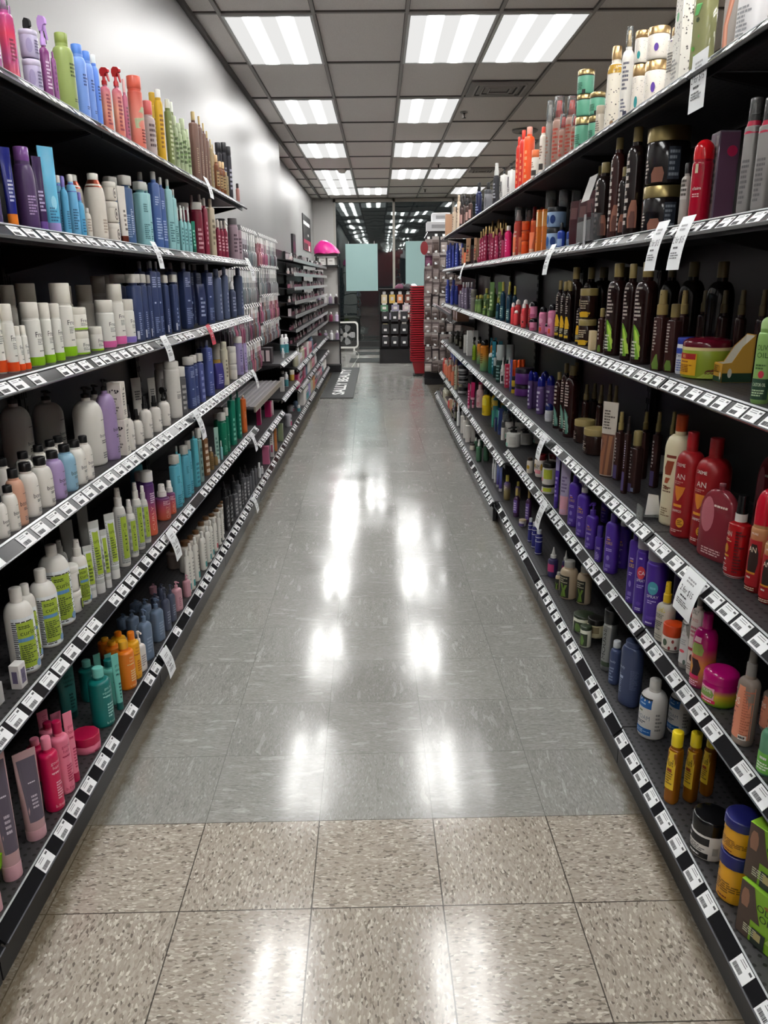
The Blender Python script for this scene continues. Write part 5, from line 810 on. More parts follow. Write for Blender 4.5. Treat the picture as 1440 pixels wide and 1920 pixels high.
'spotbox':('box','product_carton','box','white cow-spotted carton','cfcac4/k',None,{'rot': 0}),
'cocojar':('jar','cream_jar','jar','cream tub with brown lid','c4bcb0/p','2c1c18/p',{'caph': .2,'rot': 40}),
}.items()}
SHELF = {'S6': (-1, "the wall run's top shelf"), 'S5': (-1, "the wall run's second shelf"), 'S4': (-1, "the wall run's third shelf"), 'S3': (-1, "the wall run's fourth shelf"), 'S2': (-1, "the wall run's fifth shelf"), 'S1': (-1, "the wall run's bottom deck"), 'R6': (1, "the island's top shelf"), 'R5': (1, "the island's second shelf"), 'R4': (1, "the island's third shelf"), 'R3': (1, "the island's fourth shelf"), 'R2': (1, "the island's fifth shelf"), 'R2f': (1, "the island's fifth shelf"), 'R1': (1, "the island's bottom deck"), 'R1f': (1, "the island's bottom deck"), 'A1': (-1, "the wall run's tester shelf"), 'A2': (-1, "the wall run's slatted shelf"), 'A3': (-1, "the wall run's low shelf"), 'A4': (-1, "the wall run's lowest upper shelf"), 'A5': (-1, "the far wall bay's upper shelf"), 'A6': (-1, "the far wall bay's lower shelf"), 'A7': (-1, "the far wall bay's deck")}
# goods by shelf: style, x, y, z, width, depth, height (metres), detail [, turn in degrees, level in stack]
GOODS = {
 'S6': [
  ('mistpurple',-.85,1.946,1.835,.029,.023,.168,2),('mistred',-.85,2.029,1.835,.034,.027,.185,2),('purpclear',-.95,2.299,1.835,.019,.011,.247,2),
  ('lavjar',-.831,2.101,1.835,.042,.042,.071,1,40,'1/2'),('lavjar',-.831,2.101,1.908,.042,.042,.061,1,40,'2/2'),('trigblack',-.94,2.373,1.835,.027,.016,.24,2),
  ('triglilac',-.818,2.156,1.835,.026,.016,.182,2),('trigblack',-.94,2.476,1.835,.023,.014,.271,2),('purpclear',-.814,2.198,1.835,.014,.008,.115,1),
  ('sage',-.837,2.334,1.835,.053,.053,.192,2),('sage',-.96,2.682,1.835,.033,.033,.27,2),('peri',-.83,2.424,1.835,.041,.041,.189,2),
  ('peri',-.826,2.483,1.835,.032,.032,.187,2),('periw',-.822,2.532,1.835,.024,.024,.191,2),('trigpeach',-.82,2.609,1.835,.034,.021,.176,2),
  ('trigpeach',-.82,2.725,1.835,.034,.02,.205,2),('pinkslim',-.85,2.906,1.835,.019,.013,.212,2),('coralcan',-.835,2.975,1.835,.049,.049,.235,2),
  ('silverpink',-.833,3.113,1.835,.047,.047,.187,1),('yellow',-.853,3.274,1.835,.035,.035,.248,2),('yelloww',-.826,3.248,1.835,.031,.031,.253,2),
  ('olivew',-.821,3.365,1.835,.032,.022,.244,2),('olivew',-.88,3.672,1.835,.023,.016,.296,2),('palegreen',-.822,3.457,1.835,.025,.025,.201,1),
  ('palegreen',-.823,3.53,1.835,.025,.025,.188,1),('palegreen',-.825,3.607,1.835,.03,.03,.219,1),('palegreen',-.821,3.662,1.835,.022,.022,.187,1),
  ('brownflat',-.824,3.829,1.835,.047,.028,.288,2),('brownflat',-.818,3.923,1.835,.027,.016,.287,2),('brownflat',-.817,4.002,1.835,.024,.014,.272,2),
  ('brownflat',-.816,4.07,1.835,.021,.013,.25,1),('tanflat',-.816,4.143,1.835,.02,.012,.226,1),('tanflat',-.85,4.364,1.835,.019,.012,.237,1),
  ('amber',-.824,4.301,1.835,.027,.027,.178,1),('amber',-.823,4.388,1.835,.026,.026,.16,1),('amber',-.823,4.467,1.835,.027,.027,.167,1),
  ('tanflat',-.818,4.523,1.835,.028,.017,.126,1),('blackslim',-.89,4.73,1.835,.036,.036,.303,1),('blackslim',-.87,4.784,1.835,.034,.034,.312,2),
  ('blackslim',-.824,4.674,1.835,.028,.028,.274,1),('pinktiny',-.821,4.886,1.835,.023,.023,.109,0),
 ],
 'S5': [
  ('tubeviolet',-.818,1.786,1.515,.02,.015,.137,2),('tubenavy',-.819,1.858,1.515,.025,.018,.162,2),('purpleflip',-.834,1.98,1.515,.047,.047,.183,2),
  ('tubepurple',-.819,2.025,1.515,.024,.018,.167,2),('tubesky',-.826,2.104,1.515,.042,.031,.201,2),('skybot',-.82,2.179,1.515,.02,.02,.144,2),
  ('skybotw',-.824,2.246,1.515,.028,.028,.156,2),('skybot',-.82,2.288,1.515,.021,.021,.116,1),('pearlsmall',-.82,2.337,1.515,.02,.02,.08,1),
  ('pearlbot',-.84,2.472,1.515,.059,.059,.186,2),('pearljar',-.831,2.585,1.515,.042,.042,.055,0,40,'1/3'),('pearljar',-.831,2.585,1.571,.042,.042,.062,0,40,'2/3'),
  ('pearljar',-.831,2.585,1.635,.042,.042,.056,0,40,'3/3'),('pearltube',-.82,2.662,1.515,.028,.021,.171,1),('denim',-.826,2.731,1.515,.042,.032,.211,2),
  ('denim',-.95,3.068,1.515,.038,.028,.25,2),('aqua',-.829,2.912,1.515,.052,.039,.213,2),('aquaslim',-.821,2.963,1.515,.025,.015,.211,2),
  ('denimslim',-.823,3.069,1.515,.045,.027,.266,2),('denimslim',-.819,3.15,1.515,.029,.017,.256,2),('aquaslim',-.821,3.26,1.515,.035,.021,.262,2),
  ('aquaslim',-.818,3.329,1.515,.025,.015,.233,2),('aquasmall',-.817,3.422,1.515,.021,.014,.182,1),('aquasmall',-.817,3.484,1.515,.02,.014,.182,1),
  ('aquasmall',-.818,3.56,1.515,.023,.016,.185,1),('tealtube',-.818,3.645,1.515,.02,.015,.134,1),('maroonjar',-.835,3.807,1.515,.051,.051,.228,1),
  ('maroon',-.85,3.957,1.515,.037,.022,.277,2),('maroon',-.82,3.915,1.515,.032,.019,.257,1),('beigetall',-.824,4.075,1.515,.045,.027,.269,1),
  ('beigetall',-.93,3.769,1.515,.03,.018,.253,2),('redsmall',-.823,4.22,1.515,.026,.026,.185,1),('redsmall',-.822,4.313,1.515,.024,.024,.186,1),
  ('redsmall',-.822,4.414,1.515,.025,.025,.192,1),('mauvegrey',-.84,4.754,1.515,.06,.06,.229,1),('mauvegrey',-.829,4.869,1.515,.038,.038,.202,1),
  ('skybotw',-.864,2.264,1.515,.028,.028,.156,2,40,'b'),('skybot',-.853,2.318,1.515,.021,.021,.116,1,40,'b'),('pearlsmall',-.852,2.349,1.515,.02,.02,.08,1,40,'b'),
  ('pearlbot',-.911,2.496,1.515,.059,.059,.186,2,40,'b'),('pearltube',-.863,2.674,1.515,.028,.021,.171,1,42,'b'),('denim',-.88,2.755,1.515,.042,.032,.211,2,22,'b'),
  ('denim',-1,3.104,1.515,.038,.028,.25,2,22,'b'),('aqua',-.893,2.93,1.515,.052,.039,.213,2,22,'b'),('aquaslim',-.854,2.993,1.515,.025,.015,.211,2,22,'b'),
  ('denimslim',-.874,3.081,1.515,.045,.027,.266,2,22,'b'),('denimslim',-.855,3.174,1.515,.029,.017,.256,2,22,'b'),('aquaslim',-.863,3.296,1.515,.035,.021,.262,2,22,'b'),
  ('aquaslim',-.851,3.347,1.515,.025,.015,.233,2,22,'b'),('aquasmall',-.849,3.452,1.515,.021,.014,.182,1,22,'b'),('aquasmall',-.847,3.496,1.515,.02,.014,.182,1,22,'b'),
  ('aquasmall',-.852,3.584,1.515,.023,.016,.185,1,22,'b'),('tealtube',-.851,3.681,1.515,.02,.015,.134,1,42,'b'),('maroonjar',-.898,3.825,1.515,.051,.051,.228,1,40,'b'),
  ('maroon',-.894,3.987,1.515,.037,.022,.277,2,22,'b'),('beigetall',-.874,4.099,1.515,.045,.027,.269,1,22,'b'),('beigetall',-.968,3.805,1.515,.03,.018,.253,2,22,'b'),
  ('redsmall',-.86,4.238,1.515,.026,.026,.185,1,40,'b'),('redsmall',-.858,4.343,1.515,.024,.024,.186,1,40,'b'),('redsmall',-.859,4.426,1.515,.025,.025,.192,1,40,'b'),
  ('mauvegrey',-.912,4.778,1.515,.06,.06,.229,1,40,'b'),('mauvegrey',-.879,4.905,1.515,.038,.038,.202,1,40,'b'),
 ],
 'S4': [
  ('freetall_o',-.86,1.781,1.195,.029,.029,.202,2),('free_o',-.842,1.805,1.195,.027,.027,.154,2),('freesm_o',-.834,1.83,1.195,.017,.017,.104,1),
  ('freesm_o',-.832,1.856,1.195,.014,.014,.104,1),('free_g',-.846,1.938,1.195,.042,.042,.154,2),('free_g',-.839,2.003,1.195,.029,.029,.151,2),
  ('free_g',-.839,2.065,1.195,.029,.029,.148,1),('freetall_g',-.865,2.185,1.195,.054,.054,.198,2),('freejar',-.851,2.25,1.195,.052,.052,.067,1,40,'1/2'),
  ('freejar',-.851,2.25,1.263,.052,.052,.064,1,40,'2/2'),('freejar',-.845,2.366,1.195,.039,.039,.073,1),('free_p',-.853,2.484,1.195,.055,.055,.147,1),
  ('freetall_p',-.86,2.616,1.195,.05,.05,.194,2),('free_v',-.848,2.691,1.195,.046,.046,.145,1),('backcap',-.99,2.148,1.195,.039,.039,.194,2),
  ('backcap',-.98,2.238,1.195,.054,.054,.198,2),('backcap',-.99,2.547,1.195,.038,.038,.19,2),('backcap',-.98,2.68,1.195,.054,.054,.192,2),
  ('backcap',-1.01,2.908,1.195,.052,.052,.222,2),('backcap',-1.01,3.018,1.195,.053,.053,.226,2),('navywide',-.844,2.775,1.195,.048,.039,.226,2),
  ('navywide',-.837,2.853,1.195,.03,.024,.226,2),('navywide',-.833,2.912,1.195,.02,.016,.224,2),('navyrect',-.839,2.985,1.195,.036,.029,.274,2),
  ('navyrect',-.835,3.048,1.195,.024,.019,.273,2),('navywide',-.834,3.15,1.195,.024,.019,.225,2),('navywide',-.838,3.293,1.195,.033,.026,.228,1),
  ('navyend',-.844,3.51,1.195,.048,.038,.28,2),('navyrect',-.92,3.953,1.195,.028,.023,.281,2),('navypouch',-.842,3.797,1.195,.045,.034,.188,1),
  ('navyrect',-.845,3.98,1.195,.05,.04,.281,2),('slate',-.851,4.234,1.195,.052,.052,.264,1),('slate',-.845,4.424,1.195,.041,.041,.277,1),
  ('slatespray',-.845,4.632,1.195,.041,.041,.201,1),('slate',-.852,4.893,1.195,.054,.054,.279,1),('navywide',-.906,2.805,1.195,.048,.039,.226,2,22,'b'),
  ('navywide',-.881,2.865,1.195,.03,.024,.226,2,22,'b'),('navywide',-.865,2.936,1.195,.02,.016,.224,2,22,'b'),('navyrect',-.889,3.021,1.195,.036,.029,.274,2,22,'b'),
  ('navyrect',-.871,3.066,1.195,.024,.019,.273,2,22,'b'),('navywide',-.871,3.18,1.195,.024,.019,.225,2,22,'b'),('navywide',-.885,3.305,1.195,.033,.026,.228,1,22,'b'),
  ('navyend',-.906,3.534,1.195,.048,.038,.28,2,22,'b'),('navyrect',-.962,3.989,1.195,.028,.023,.281,2,22,'b'),('navypouch',-.903,3.815,1.195,.045,.034,.188,1,40,'b'),
  ('navyrect',-.909,4.01,1.195,.05,.04,.281,2,22,'b'),
 ],
 'S3': [
  ('bonwhite',-.825,1.605,.862,.035,.035,.095,1),('bonwhite',-.825,1.657,.862,.036,.036,.105,1),('bonpeach',-.828,1.698,.862,.041,.041,.133,1),
  ('bonwhite',-.832,1.769,.862,.049,.049,.131,1),('bonwhite',-.833,1.851,.862,.052,.052,.126,1),('bonlilac',-.832,1.924,.862,.051,.051,.126,1),
  ('bonblue',-.832,2.002,.862,.051,.051,.126,1),('bonwhite',-.833,2.074,.862,.051,.051,.123,1),('bonwhite',-.828,2.126,.862,.042,.042,.125,1),
  ('bonwhite',-.92,1.841,.862,.043,.043,.126,1),('bonwhite',-.92,1.954,.862,.046,.046,.118,1),('bonwhite',-.915,2.037,.862,.046,.046,.117,1),
  ('bonwhite',-.91,2.101,.862,.045,.045,.119,1),('bonwhite',-.91,2.157,.862,.044,.044,.119,1),('liter',-.875,2.307,.862,.086,.086,.237,2),
  ('liter',-.891,2.425,.862,.063,.063,.229,2),('literlilac',-.843,2.378,.862,.058,.058,.25,2),('liter',-1.04,2.196,.862,.084,.084,.238,2),
  ('liter',-1.03,2.393,.862,.091,.091,.216,2),('iconbox',-.829,2.447,.862,.043,.043,.115,1,0,'1/2'),('iconbox',-.829,2.447,.979,.043,.043,.114,1,0,'2/2'),
  ('bonspray',-.822,2.515,.862,.03,.03,.152,1),('bonspray',-.826,2.612,.862,.037,.037,.121,1),('bonspray',-.828,2.719,.862,.043,.043,.15,1),
  ('bonspray',-.83,2.843,.862,.046,.046,.134,1),('bontrig',-.83,2.967,.862,.046,.046,.149,1),('bontube',-.92,2.94,.862,.042,.032,.186,1),
  ('bontube',-.91,3.105,.862,.035,.027,.167,1),('bontube',-.89,3.224,.862,.028,.021,.149,1),('bonaero',-.839,3.152,.862,.063,.063,.228,1),
  ('bonaero',-.93,3.339,.862,.061,.061,.203,1),('greycap',-.826,3.243,.862,.039,.039,.197,1),('navycan',-.827,3.391,.862,.048,.038,.223,1),
  ('navycan',-.819,3.456,.862,.029,.024,.225,1),('indigow',-.821,3.576,.862,.034,.028,.222,1),('indigo',-.826,3.772,.862,.046,.037,.267,1),
  ('indigo',-.91,4.028,.862,.042,.033,.241,1),('pouchpurple',-.829,4.031,.862,.051,.035,.131,1),('creamyellow',-.91,4.392,.862,.05,.05,.205,1),
  ('creamtall',-.827,4.187,.862,.04,.04,.229,1),('whitejar',-.832,4.435,.862,.05,.05,.085,0,40,'1/2'),('whitejar',-.832,4.435,.949,.05,.05,.097,0,40,'2/2'),
  ('lavcap',-.833,4.653,.862,.052,.052,.224,1),('lilactube',-.817,4.789,.862,.027,.02,.174,1),
 ],
 'S2': [
  ('greybox',-.885,1.475,.508,.1,.1,.05,1),('fragrancebox',-.83,1.588,.508,.03,.024,.059,1),('rollon',-.865,1.495,.559,.032,.032,.06,1),
  ('curlbig',-.85,1.671,.508,.065,.065,.211,2),('curlslim',-.854,1.725,.508,.04,.04,.199,2),('curlbig',-.851,1.808,.508,.066,.066,.205,2),
  ('curlliter',-.875,1.94,.508,.079,.079,.224,2),('curljar',-.869,2.014,.508,.055,.055,.063,0,-10,'1/2'),('curljar',-.869,2.014,.573,.055,.055,.072,1,-10,'2/2'),
  ('curlspray',-.861,2.07,.508,.047,.047,.194,2),('curlspray',-.96,2.184,.508,.04,.04,.154,1),('curltube',-.848,2.111,.508,.028,.021,.159,1),
  ('curltube',-.837,2.148,.508,.034,.026,.222,2),('curltube',-.826,2.187,.508,.022,.016,.183,1),('curltube',-.831,2.264,.508,.034,.026,.21,2),
  ('curltubeb',-.951,2.23,.508,.041,.031,.198,2),('curlnozz',-.838,2.376,.508,.04,.04,.263,2),('curlnozz',-.835,2.465,.508,.034,.034,.199,1),
  ('curlnozz',-.834,2.539,.508,.033,.033,.238,2),('curlnozz',-.832,2.61,.508,.029,.029,.208,1),('curltubeb',-.93,2.311,.508,.036,.027,.225,2),
  ('sunset',-.841,2.7,.508,.046,.046,.24,2),('sunset',-.9,2.82,.508,.044,.044,.209,1),('sunsetspray',-.846,2.889,.508,.056,.056,.142,1),
  ('sunsetspray',-.838,2.968,.508,.041,.041,.136,1),('turqcap',-.835,3.059,.508,.042,.034,.219,1),('turq',-.835,3.111,.508,.029,.02,.245,2),
  ('turqcap',-.832,3.213,.508,.035,.028,.226,1),('turqcap',-.827,3.27,.508,.023,.019,.236,1),('turq',-.83,3.391,.508,.034,.024,.254,1),
  ('tealgrey',-.828,3.475,.508,.028,.02,.253,1),('brownprint',-.829,3.6,.508,.032,.022,.225,1),('glassamber',-.83,3.716,.508,.024,.024,.116,1),
  ('glassamber',-.829,3.812,.508,.022,.022,.057,0),('paletube',-.828,3.855,.508,.026,.019,.184,1),('aquasmall',-.823,3.933,.508,.015,.011,.103,0),
  ('emeraldcap',-.835,4.051,.508,.042,.034,.228,1),('emeraldcap',-.828,4.138,.508,.025,.02,.241,1),('emeraldcap',-.93,4.386,.508,.039,.032,.168,1),
  ('emerald',-.832,4.32,.508,.041,.029,.293,1),('emerald',-.829,4.505,.508,.031,.022,.28,1),('orangebot',-.83,4.685,.508,.04,.024,.232,1),
  ('turqcap',-.99,3.055,.508,.052,.041,.226,1),
 ],
 'S1': [
  ('mauvetube',-.821,1.328,.125,.035,.026,.344,2),('mauvetube',-.828,1.427,.125,.047,.036,.32,2),('mauvetube',-.831,1.558,.125,.053,.04,.233,2),
  ('mag',-.829,1.664,.125,.047,.047,.204,2),('pink',-.829,1.732,.125,.047,.047,.206,2),('pinktube',-.818,1.773,.125,.025,.018,.204,2),
  ('mag',-.92,1.788,.125,.047,.047,.121,1),('pink',-.93,1.891,.125,.049,.049,.106,1),('pinktube',-.972,2.033,.125,.033,.025,.048,0),
  ('pinktube',-.99,1.991,.125,.033,.024,.079,1),('magjar',-.842,1.92,.125,.079,.079,.052,0),('teal',-.838,2.051,.125,.064,.064,.188,1),
  ('aquab',-.852,2.177,.125,.059,.059,.149,1),('aquatube',-.815,2.133,.125,.024,.018,.186,1),('teal',-.93,2.196,.125,.054,.054,.137,1),
  ('aquatube',-.93,2.375,.125,.025,.019,.066,0),('aquatube',-.96,2.356,.125,.025,.019,.075,0),('tealtubeb',-.954,2.089,.125,.057,.043,.169,1),
  ('orange',-.835,2.27,.125,.059,.059,.167,1),('yellowb',-.83,2.334,.125,.048,.048,.168,1),('orange',-.931,2.424,.125,.055,.055,.09,1),
  ('yellowb',-.925,2.477,.125,.05,.05,.101,1),('orange',-.975,2.482,.125,.05,.05,.076,1),('whitepump',-.823,2.383,.125,.04,.032,.146,1),
  ('whitepump',-.91,2.535,.125,.035,.028,.071,0),('slatepump',-.827,2.467,.125,.048,.039,.189,1),('slatepump',-.827,2.616,.125,.048,.038,.167,1),
  ('darkpump',-.819,2.705,.125,.033,.027,.169,1),('darkpump',-.819,2.786,.125,.032,.026,.152,1),('slatepump',-.93,2.65,.125,.047,.038,.106,1),
  ('slatepump',-.92,2.779,.125,.046,.037,.097,1),('slatepump',-.99,2.72,.125,.045,.036,.061,0),('darkpump',-.92,2.909,.125,.034,.028,.065,0),
  ('darkpump',-.92,3.003,.125,.033,.027,.068,0),('slatepump',-.99,2.88,.125,.045,.036,.05,0),('pinkpump',-.824,2.888,.125,.042,.034,.124,1),
  ('pinkpump',-.819,3.028,.125,.032,.026,.098,0),('pinkpump',-.97,3.058,.125,.03,.024,.048,0),('browncap',-.89,3.327,.125,.068,.068,.148,1),
  ('browncapback',-.96,3.376,.125,.069,.069,.096,0),('whiteflip',-.821,3.069,.125,.03,.018,.196,1),('whiteflip',-.815,3.108,.125,.031,.018,.21,1),
  ('whiteflip',-.817,3.207,.125,.034,.021,.203,1),('whiteflip',-.818,3.346,.125,.038,.023,.184,1),('whiteflip',-.817,3.449,.125,.035,.021,.178,1),
  ('whiteflip',-.815,3.509,.125,.03,.018,.188,1),('whitered',-.815,3.603,.125,.03,.018,.17,1),('whiteblack',-.814,3.7,.125,.026,.016,.168,1),
  ('whiteblack',-.812,3.77,.125,.021,.013,.162,1),('browncap',-.9,3.468,.125,.05,.05,.126,1),('browncap',-.9,3.569,.125,.051,.051,.12,1),
  ('browncap',-.9,3.687,.125,.051,.051,.126,1),('browncap',-.9,3.799,.125,.051,.051,.122,1),('browncap',-.9,3.934,.125,.052,.052,.093,0),
  ('browncap',-.9,4.049,.125,.051,.051,.084,0),('browncap',-.9,4.149,.125,.05,.05,.08,0),('browncap',-.9,4.234,.125,.049,.049,.077,0),
  ('blackbot',-.818,3.932,.125,.034,.024,.215,1),('blackbot',-.817,4.029,.125,.031,.022,.195,1),('greybot',-.818,4.181,.125,.033,.023,.157,1),
  ('greybot',-.818,4.285,.125,.034,.024,.185,1),('blackbot',-.815,4.371,.125,.025,.018,.157,1),('greybot',-.815,4.463,.125,.027,.019,.181,1),
  ('greybot',-.815,4.578,.125,.027,.019,.149,1),('greybot',-.815,4.684,.125,.025,.017,.127,0),('greybot',-.815,4.781,.125,.025,.018,.139,0),
  ('greybot',-.815,4.896,.125,.025,.017,.127,0),('blackspray',-.92,4.375,.125,.032,.032,.157,1),('blackspray',-.91,4.616,.125,.034,.034,.137,0),
  ('blackspray',-.91,4.86,.125,.032,.032,.129,0),('blackspray',-.91,5.043,.125,.03,.03,.101,0),('whiteslim',-.817,5.078,.125,.022,.022,.107,0),
  ('whiteslim',-.817,5.194,.125,.021,.021,.057,0),('pinkcarton',-.83,5.497,.125,.048,.048,.131,0),('whitecarton',-.819,5.738,.125,.032,.026,.184,1),
  ('orangecarton',-.816,5.939,.125,.028,.02,.177,1),('greencarton',-.826,6.336,.125,.045,.04,.146,0),
 ],
 'A7': [
  ('greyjug',-.838,7.004,.125,.068,.055,.137,0),('greyjug',-.91,7.857,.125,.077,.061,.075,0),('bluejug',-.89,8.133,.125,.056,.056,.07,0),
  ('tealwhite',-.828,7.852,.125,.036,.036,.075,0),('whitecarton',-.845,8.285,.125,.07,.07,.16,0),('whitecarton',-.845,8.361,.125,.07,.07,.16,0),
  ('whitecarton',-.845,8.437,.125,.07,.07,.16,0),('whitecarton',-.845,8.513,.125,.07,.07,.16,0),('tealwhite',-.838,8.582,.125,.055,.055,.17,0),
  ('tealwhite',-.838,8.643,.125,.055,.055,.17,0),('tealwhite',-.838,8.704,.125,.055,.055,.17,0),('tealwhite',-.838,8.765,.125,.055,.055,.17,0),
  ('tealwhite',-.838,8.826,.125,.055,.055,.17,0),('lavcap',-.84,8.889,.125,.06,.06,.18,0),('lavcap',-.84,8.955,.125,.06,.06,.18,0),
  ('lavcap',-.84,9.021,.125,.06,.06,.18,0),('lavcap',-.84,9.087,.125,.06,.06,.18,0),('tanbot',-.835,9.148,.125,.05,.05,.16,0),
  ('tanbot',-.835,9.204,.125,.05,.05,.16,0),('tanbot',-.835,9.26,.125,.05,.05,.16,0),('tanbot',-.835,9.316,.125,.05,.05,.16,0),
  ('tanbot',-.835,9.372,.125,.05,.05,.16,0),('tanbot',-.835,9.428,.125,.05,.05,.16,0),('orangecarton',-.85,9.489,.125,.06,.08,.15,0),
  ('orangecarton',-.85,9.555,.125,.06,.08,.15,0),('orangecarton',-.85,9.621,.125,.06,.08,.15,0),('orangecarton',-.85,9.687,.125,.06,.08,.15,0),
  ('greyjug',-.848,9.797,.125,.07,.07,.166,0),('greyjug',-.852,9.913,.125,.071,.071,.161,0),('greyjug',-.855,10.029,.125,.071,.071,.157,0),
  ('greyjug',-.859,10.147,.125,.071,.071,.152,0),('greyjug',-.862,10.265,.125,.071,.071,.148,0),('compact',-.855,10.374,.125,.051,.051,.072,0),
  ('compact',-.855,10.431,.125,.051,.051,.072,0),('compact',-.855,10.488,.125,.051,.051,.072,0),('compact',-.855,10.546,.125,.051,.051,.072,0),
  ('compact',-.855,10.603,.125,.051,.051,.072,0),('compact',-.855,10.66,.125,.051,.051,.072,0),('compact',-.855,10.718,.125,.051,.051,.072,0),
  ('compact',-.855,10.775,.125,.051,.051,.072,0),('compact',-.855,10.832,.125,.051,.051,.072,0),('compact',-.855,10.89,.125,.051,.051,.072,0),
  ('pinkgift',-.871,10.962,.125,.082,.082,.092,0),('pinkgift',-.871,11.051,.125,.082,.082,.092,0),('pinkgift',-.871,11.139,.125,.082,.082,.092,0),
  ('pinkgift',-.871,11.227,.125,.082,.082,.092,0),('tealwhite',-.858,11.302,.125,.056,.056,.144,0),('tealwhite',-.858,11.364,.125,.056,.056,.144,0),
  ('tealwhite',-.858,11.427,.125,.056,.056,.144,0),('tealwhite',-.858,11.489,.125,.056,.056,.144,0),('tealwhite',-.858,11.552,.125,.056,.056,.144,0),
  ('whitecarton',-.865,11.622,.125,.072,.072,.113,0),('whitecarton',-.865,11.7,.125,.072,.072,.113,0),('whitecarton',-.865,11.778,.125,.072,.072,.113,0),
  ('whitecarton',-.865,11.856,.125,.072,.072,.113,0),('whitecarton',-.865,11.933,.125,.072,.072,.113,0),('whitecarton',-.865,12.011,.125,.072,.072,.113,0),
  ('whitecarton',-.865,12.089,.125,.072,.072,.113,0),('whitecarton',-.865,12.167,.125,.072,.072,.113,0),
 ],
 'A4': [
  ('magcarton',-.89,5.647,.385,.052,.031,.138,0),('magcarton',-.87,6.011,.385,.075,.045,.119,0),('whitecarton',-.85,6.071,.385,.025,.02,.114,0),
  ('greencarton',-.91,6.775,.385,.061,.055,.037,0),('limejug',-.95,7.087,.385,.049,.049,.057,0),
 ],
 'A1': [
  ('testerbox',-.975,6.43,.755,.2,.115,.125,0,90),('tealwhite',-.89,7.255,.755,.046,.046,.177,0),('tealwhite',-.863,7.307,.755,.049,.049,.178,0),
  ('whiteslim',-.84,6.846,.755,.026,.026,.087,0),
 ],
 'A3': [
  ('whitecarton',-.85,6.772,.475,.045,.036,.121,0),('tealwhite',-.85,7.087,.475,.038,.038,.137,0),('greycap',-.91,7.324,.475,.033,.033,.117,0),
  ('creamyellow',-.85,7.545,.475,.051,.051,.103,0),
 ],
 'A5': [
  ('tanbot',-.835,7.725,.59,.05,.05,.15,0),('tanbot',-.835,7.781,.59,.05,.05,.15,0),('tanbot',-.835,7.837,.59,.05,.05,.15,0),
  ('whiteslim',-.828,7.886,.59,.035,.035,.17,0),('whiteslim',-.828,7.927,.59,.035,.035,.17,0),('whiteslim',-.828,7.968,.59,.035,.035,.17,0),
  ('whiteslim',-.828,8.009,.59,.035,.035,.17,0),('polishw',-.825,8.047,.59,.03,.03,.09,0),('polishw',-.825,8.083,.59,.03,.03,.09,0),
  ('polishw',-.825,8.119,.59,.03,.03,.09,0),('polishw',-.825,8.155,.59,.03,.03,.09,0),('polishw',-.825,8.191,.59,.03,.03,.09,0),
  ('polishw',-.825,8.227,.59,.03,.03,.09,0),('polishw',-.825,8.263,.59,.03,.03,.09,0),('polishw',-.825,8.299,.59,.03,.03,.09,0),
  ('tanbot',-.835,8.345,.59,.05,.05,.14,0),('tanbot',-.835,8.401,.59,.05,.05,.14,0),('tanbot',-.835,8.457,.59,.05,.05,.14,0),
  ('tanbot',-.835,8.513,.59,.05,.05,.14,0),('pinkcarton',-.85,8.584,.59,.08,.08,.1,0),('pinkcarton',-.85,8.67,.59,.08,.08,.1,0),
  ('pinkcarton',-.85,8.756,.59,.08,.08,.1,0),('whitecarton',-.845,8.837,.59,.07,.07,.15,0),('whitecarton',-.845,8.913,.59,.07,.07,.15,0),
  ('whitecarton',-.845,8.989,.59,.07,.07,.15,0),('pinkgift',-.85,9.08,.59,.1,.08,.12,0),('pinkgift',-.85,9.186,.59,.1,.08,.12,0),
  ('pinkgift',-.85,9.292,.59,.1,.08,.12,0),('pinkgift',-.85,9.398,.59,.1,.08,.12,0),('bluejug',-.84,9.484,.59,.06,.06,.16,0),
  ('bluejug',-.84,9.55,.59,.06,.06,.16,0),('bluejug',-.84,9.616,.59,.06,.06,.16,0),('bluejug',-.84,9.682,.59,.06,.06,.16,0),
  ('polish',-.825,9.733,.59,.03,.03,.08,0),('polish',-.825,9.769,.59,.03,.03,.08,0),('polish',-.825,9.805,.59,.03,.03,.08,0),
  ('polish',-.825,9.841,.59,.03,.03,.08,0),('polish',-.825,9.877,.59,.03,.03,.08,0),('polish',-.825,9.913,.59,.03,.03,.08,0),
  ('polish',-.825,9.949,.59,.03,.03,.08,0),('polish',-.825,9.985,.59,.03,.03,.08,0),('polish',-.825,10.021,.59,.03,.03,.08,0),
  ('polish',-.825,10.057,.59,.03,.03,.08,0),('polish',-.825,10.093,.59,.03,.03,.08,0),('polish',-.825,10.129,.59,.03,.03,.08,0),
  ('polish',-.825,10.165,.59,.03,.03,.08,0),('polish',-.825,10.201,.59,.03,.03,.08,0),
 ],
 'A6': [
  ('magcarton',-.85,7.73,.375,.06,.08,.14,0),('magcarton',-.85,7.796,.375,.06,.08,.14,0),('magcarton',-.85,7.862,.375,.06,.08,.14,0),
  ('greyjug',-.848,7.965,.375,.07,.07,.147,0),('greyjug',-.852,8.073,.375,.071,.071,.143,0),('greyjug',-.855,8.182,.375,.071,.071,.14,0),
  ('greyjug',-.859,8.292,.375,.071,.071,.136,0),('redsmall',-.847,8.388,.375,.041,.041,.112,0),('redsmall',-.847,8.435,.375,.041,.041,.112,0),
  ('redsmall',-.847,8.482,.375,.041,.041,.112,0),('redsmall',-.847,8.529,.375,.041,.041,.112,0),('pinkcarton',-.872,8.601,.375,.092,.092,.122,0),
  ('pinkcarton',-.872,8.699,.375,.092,.092,.122,0),('bluejug',-.862,8.787,.375,.071,.071,.133,0),('bluejug',-.862,8.864,.375,.071,.071,.133,0),
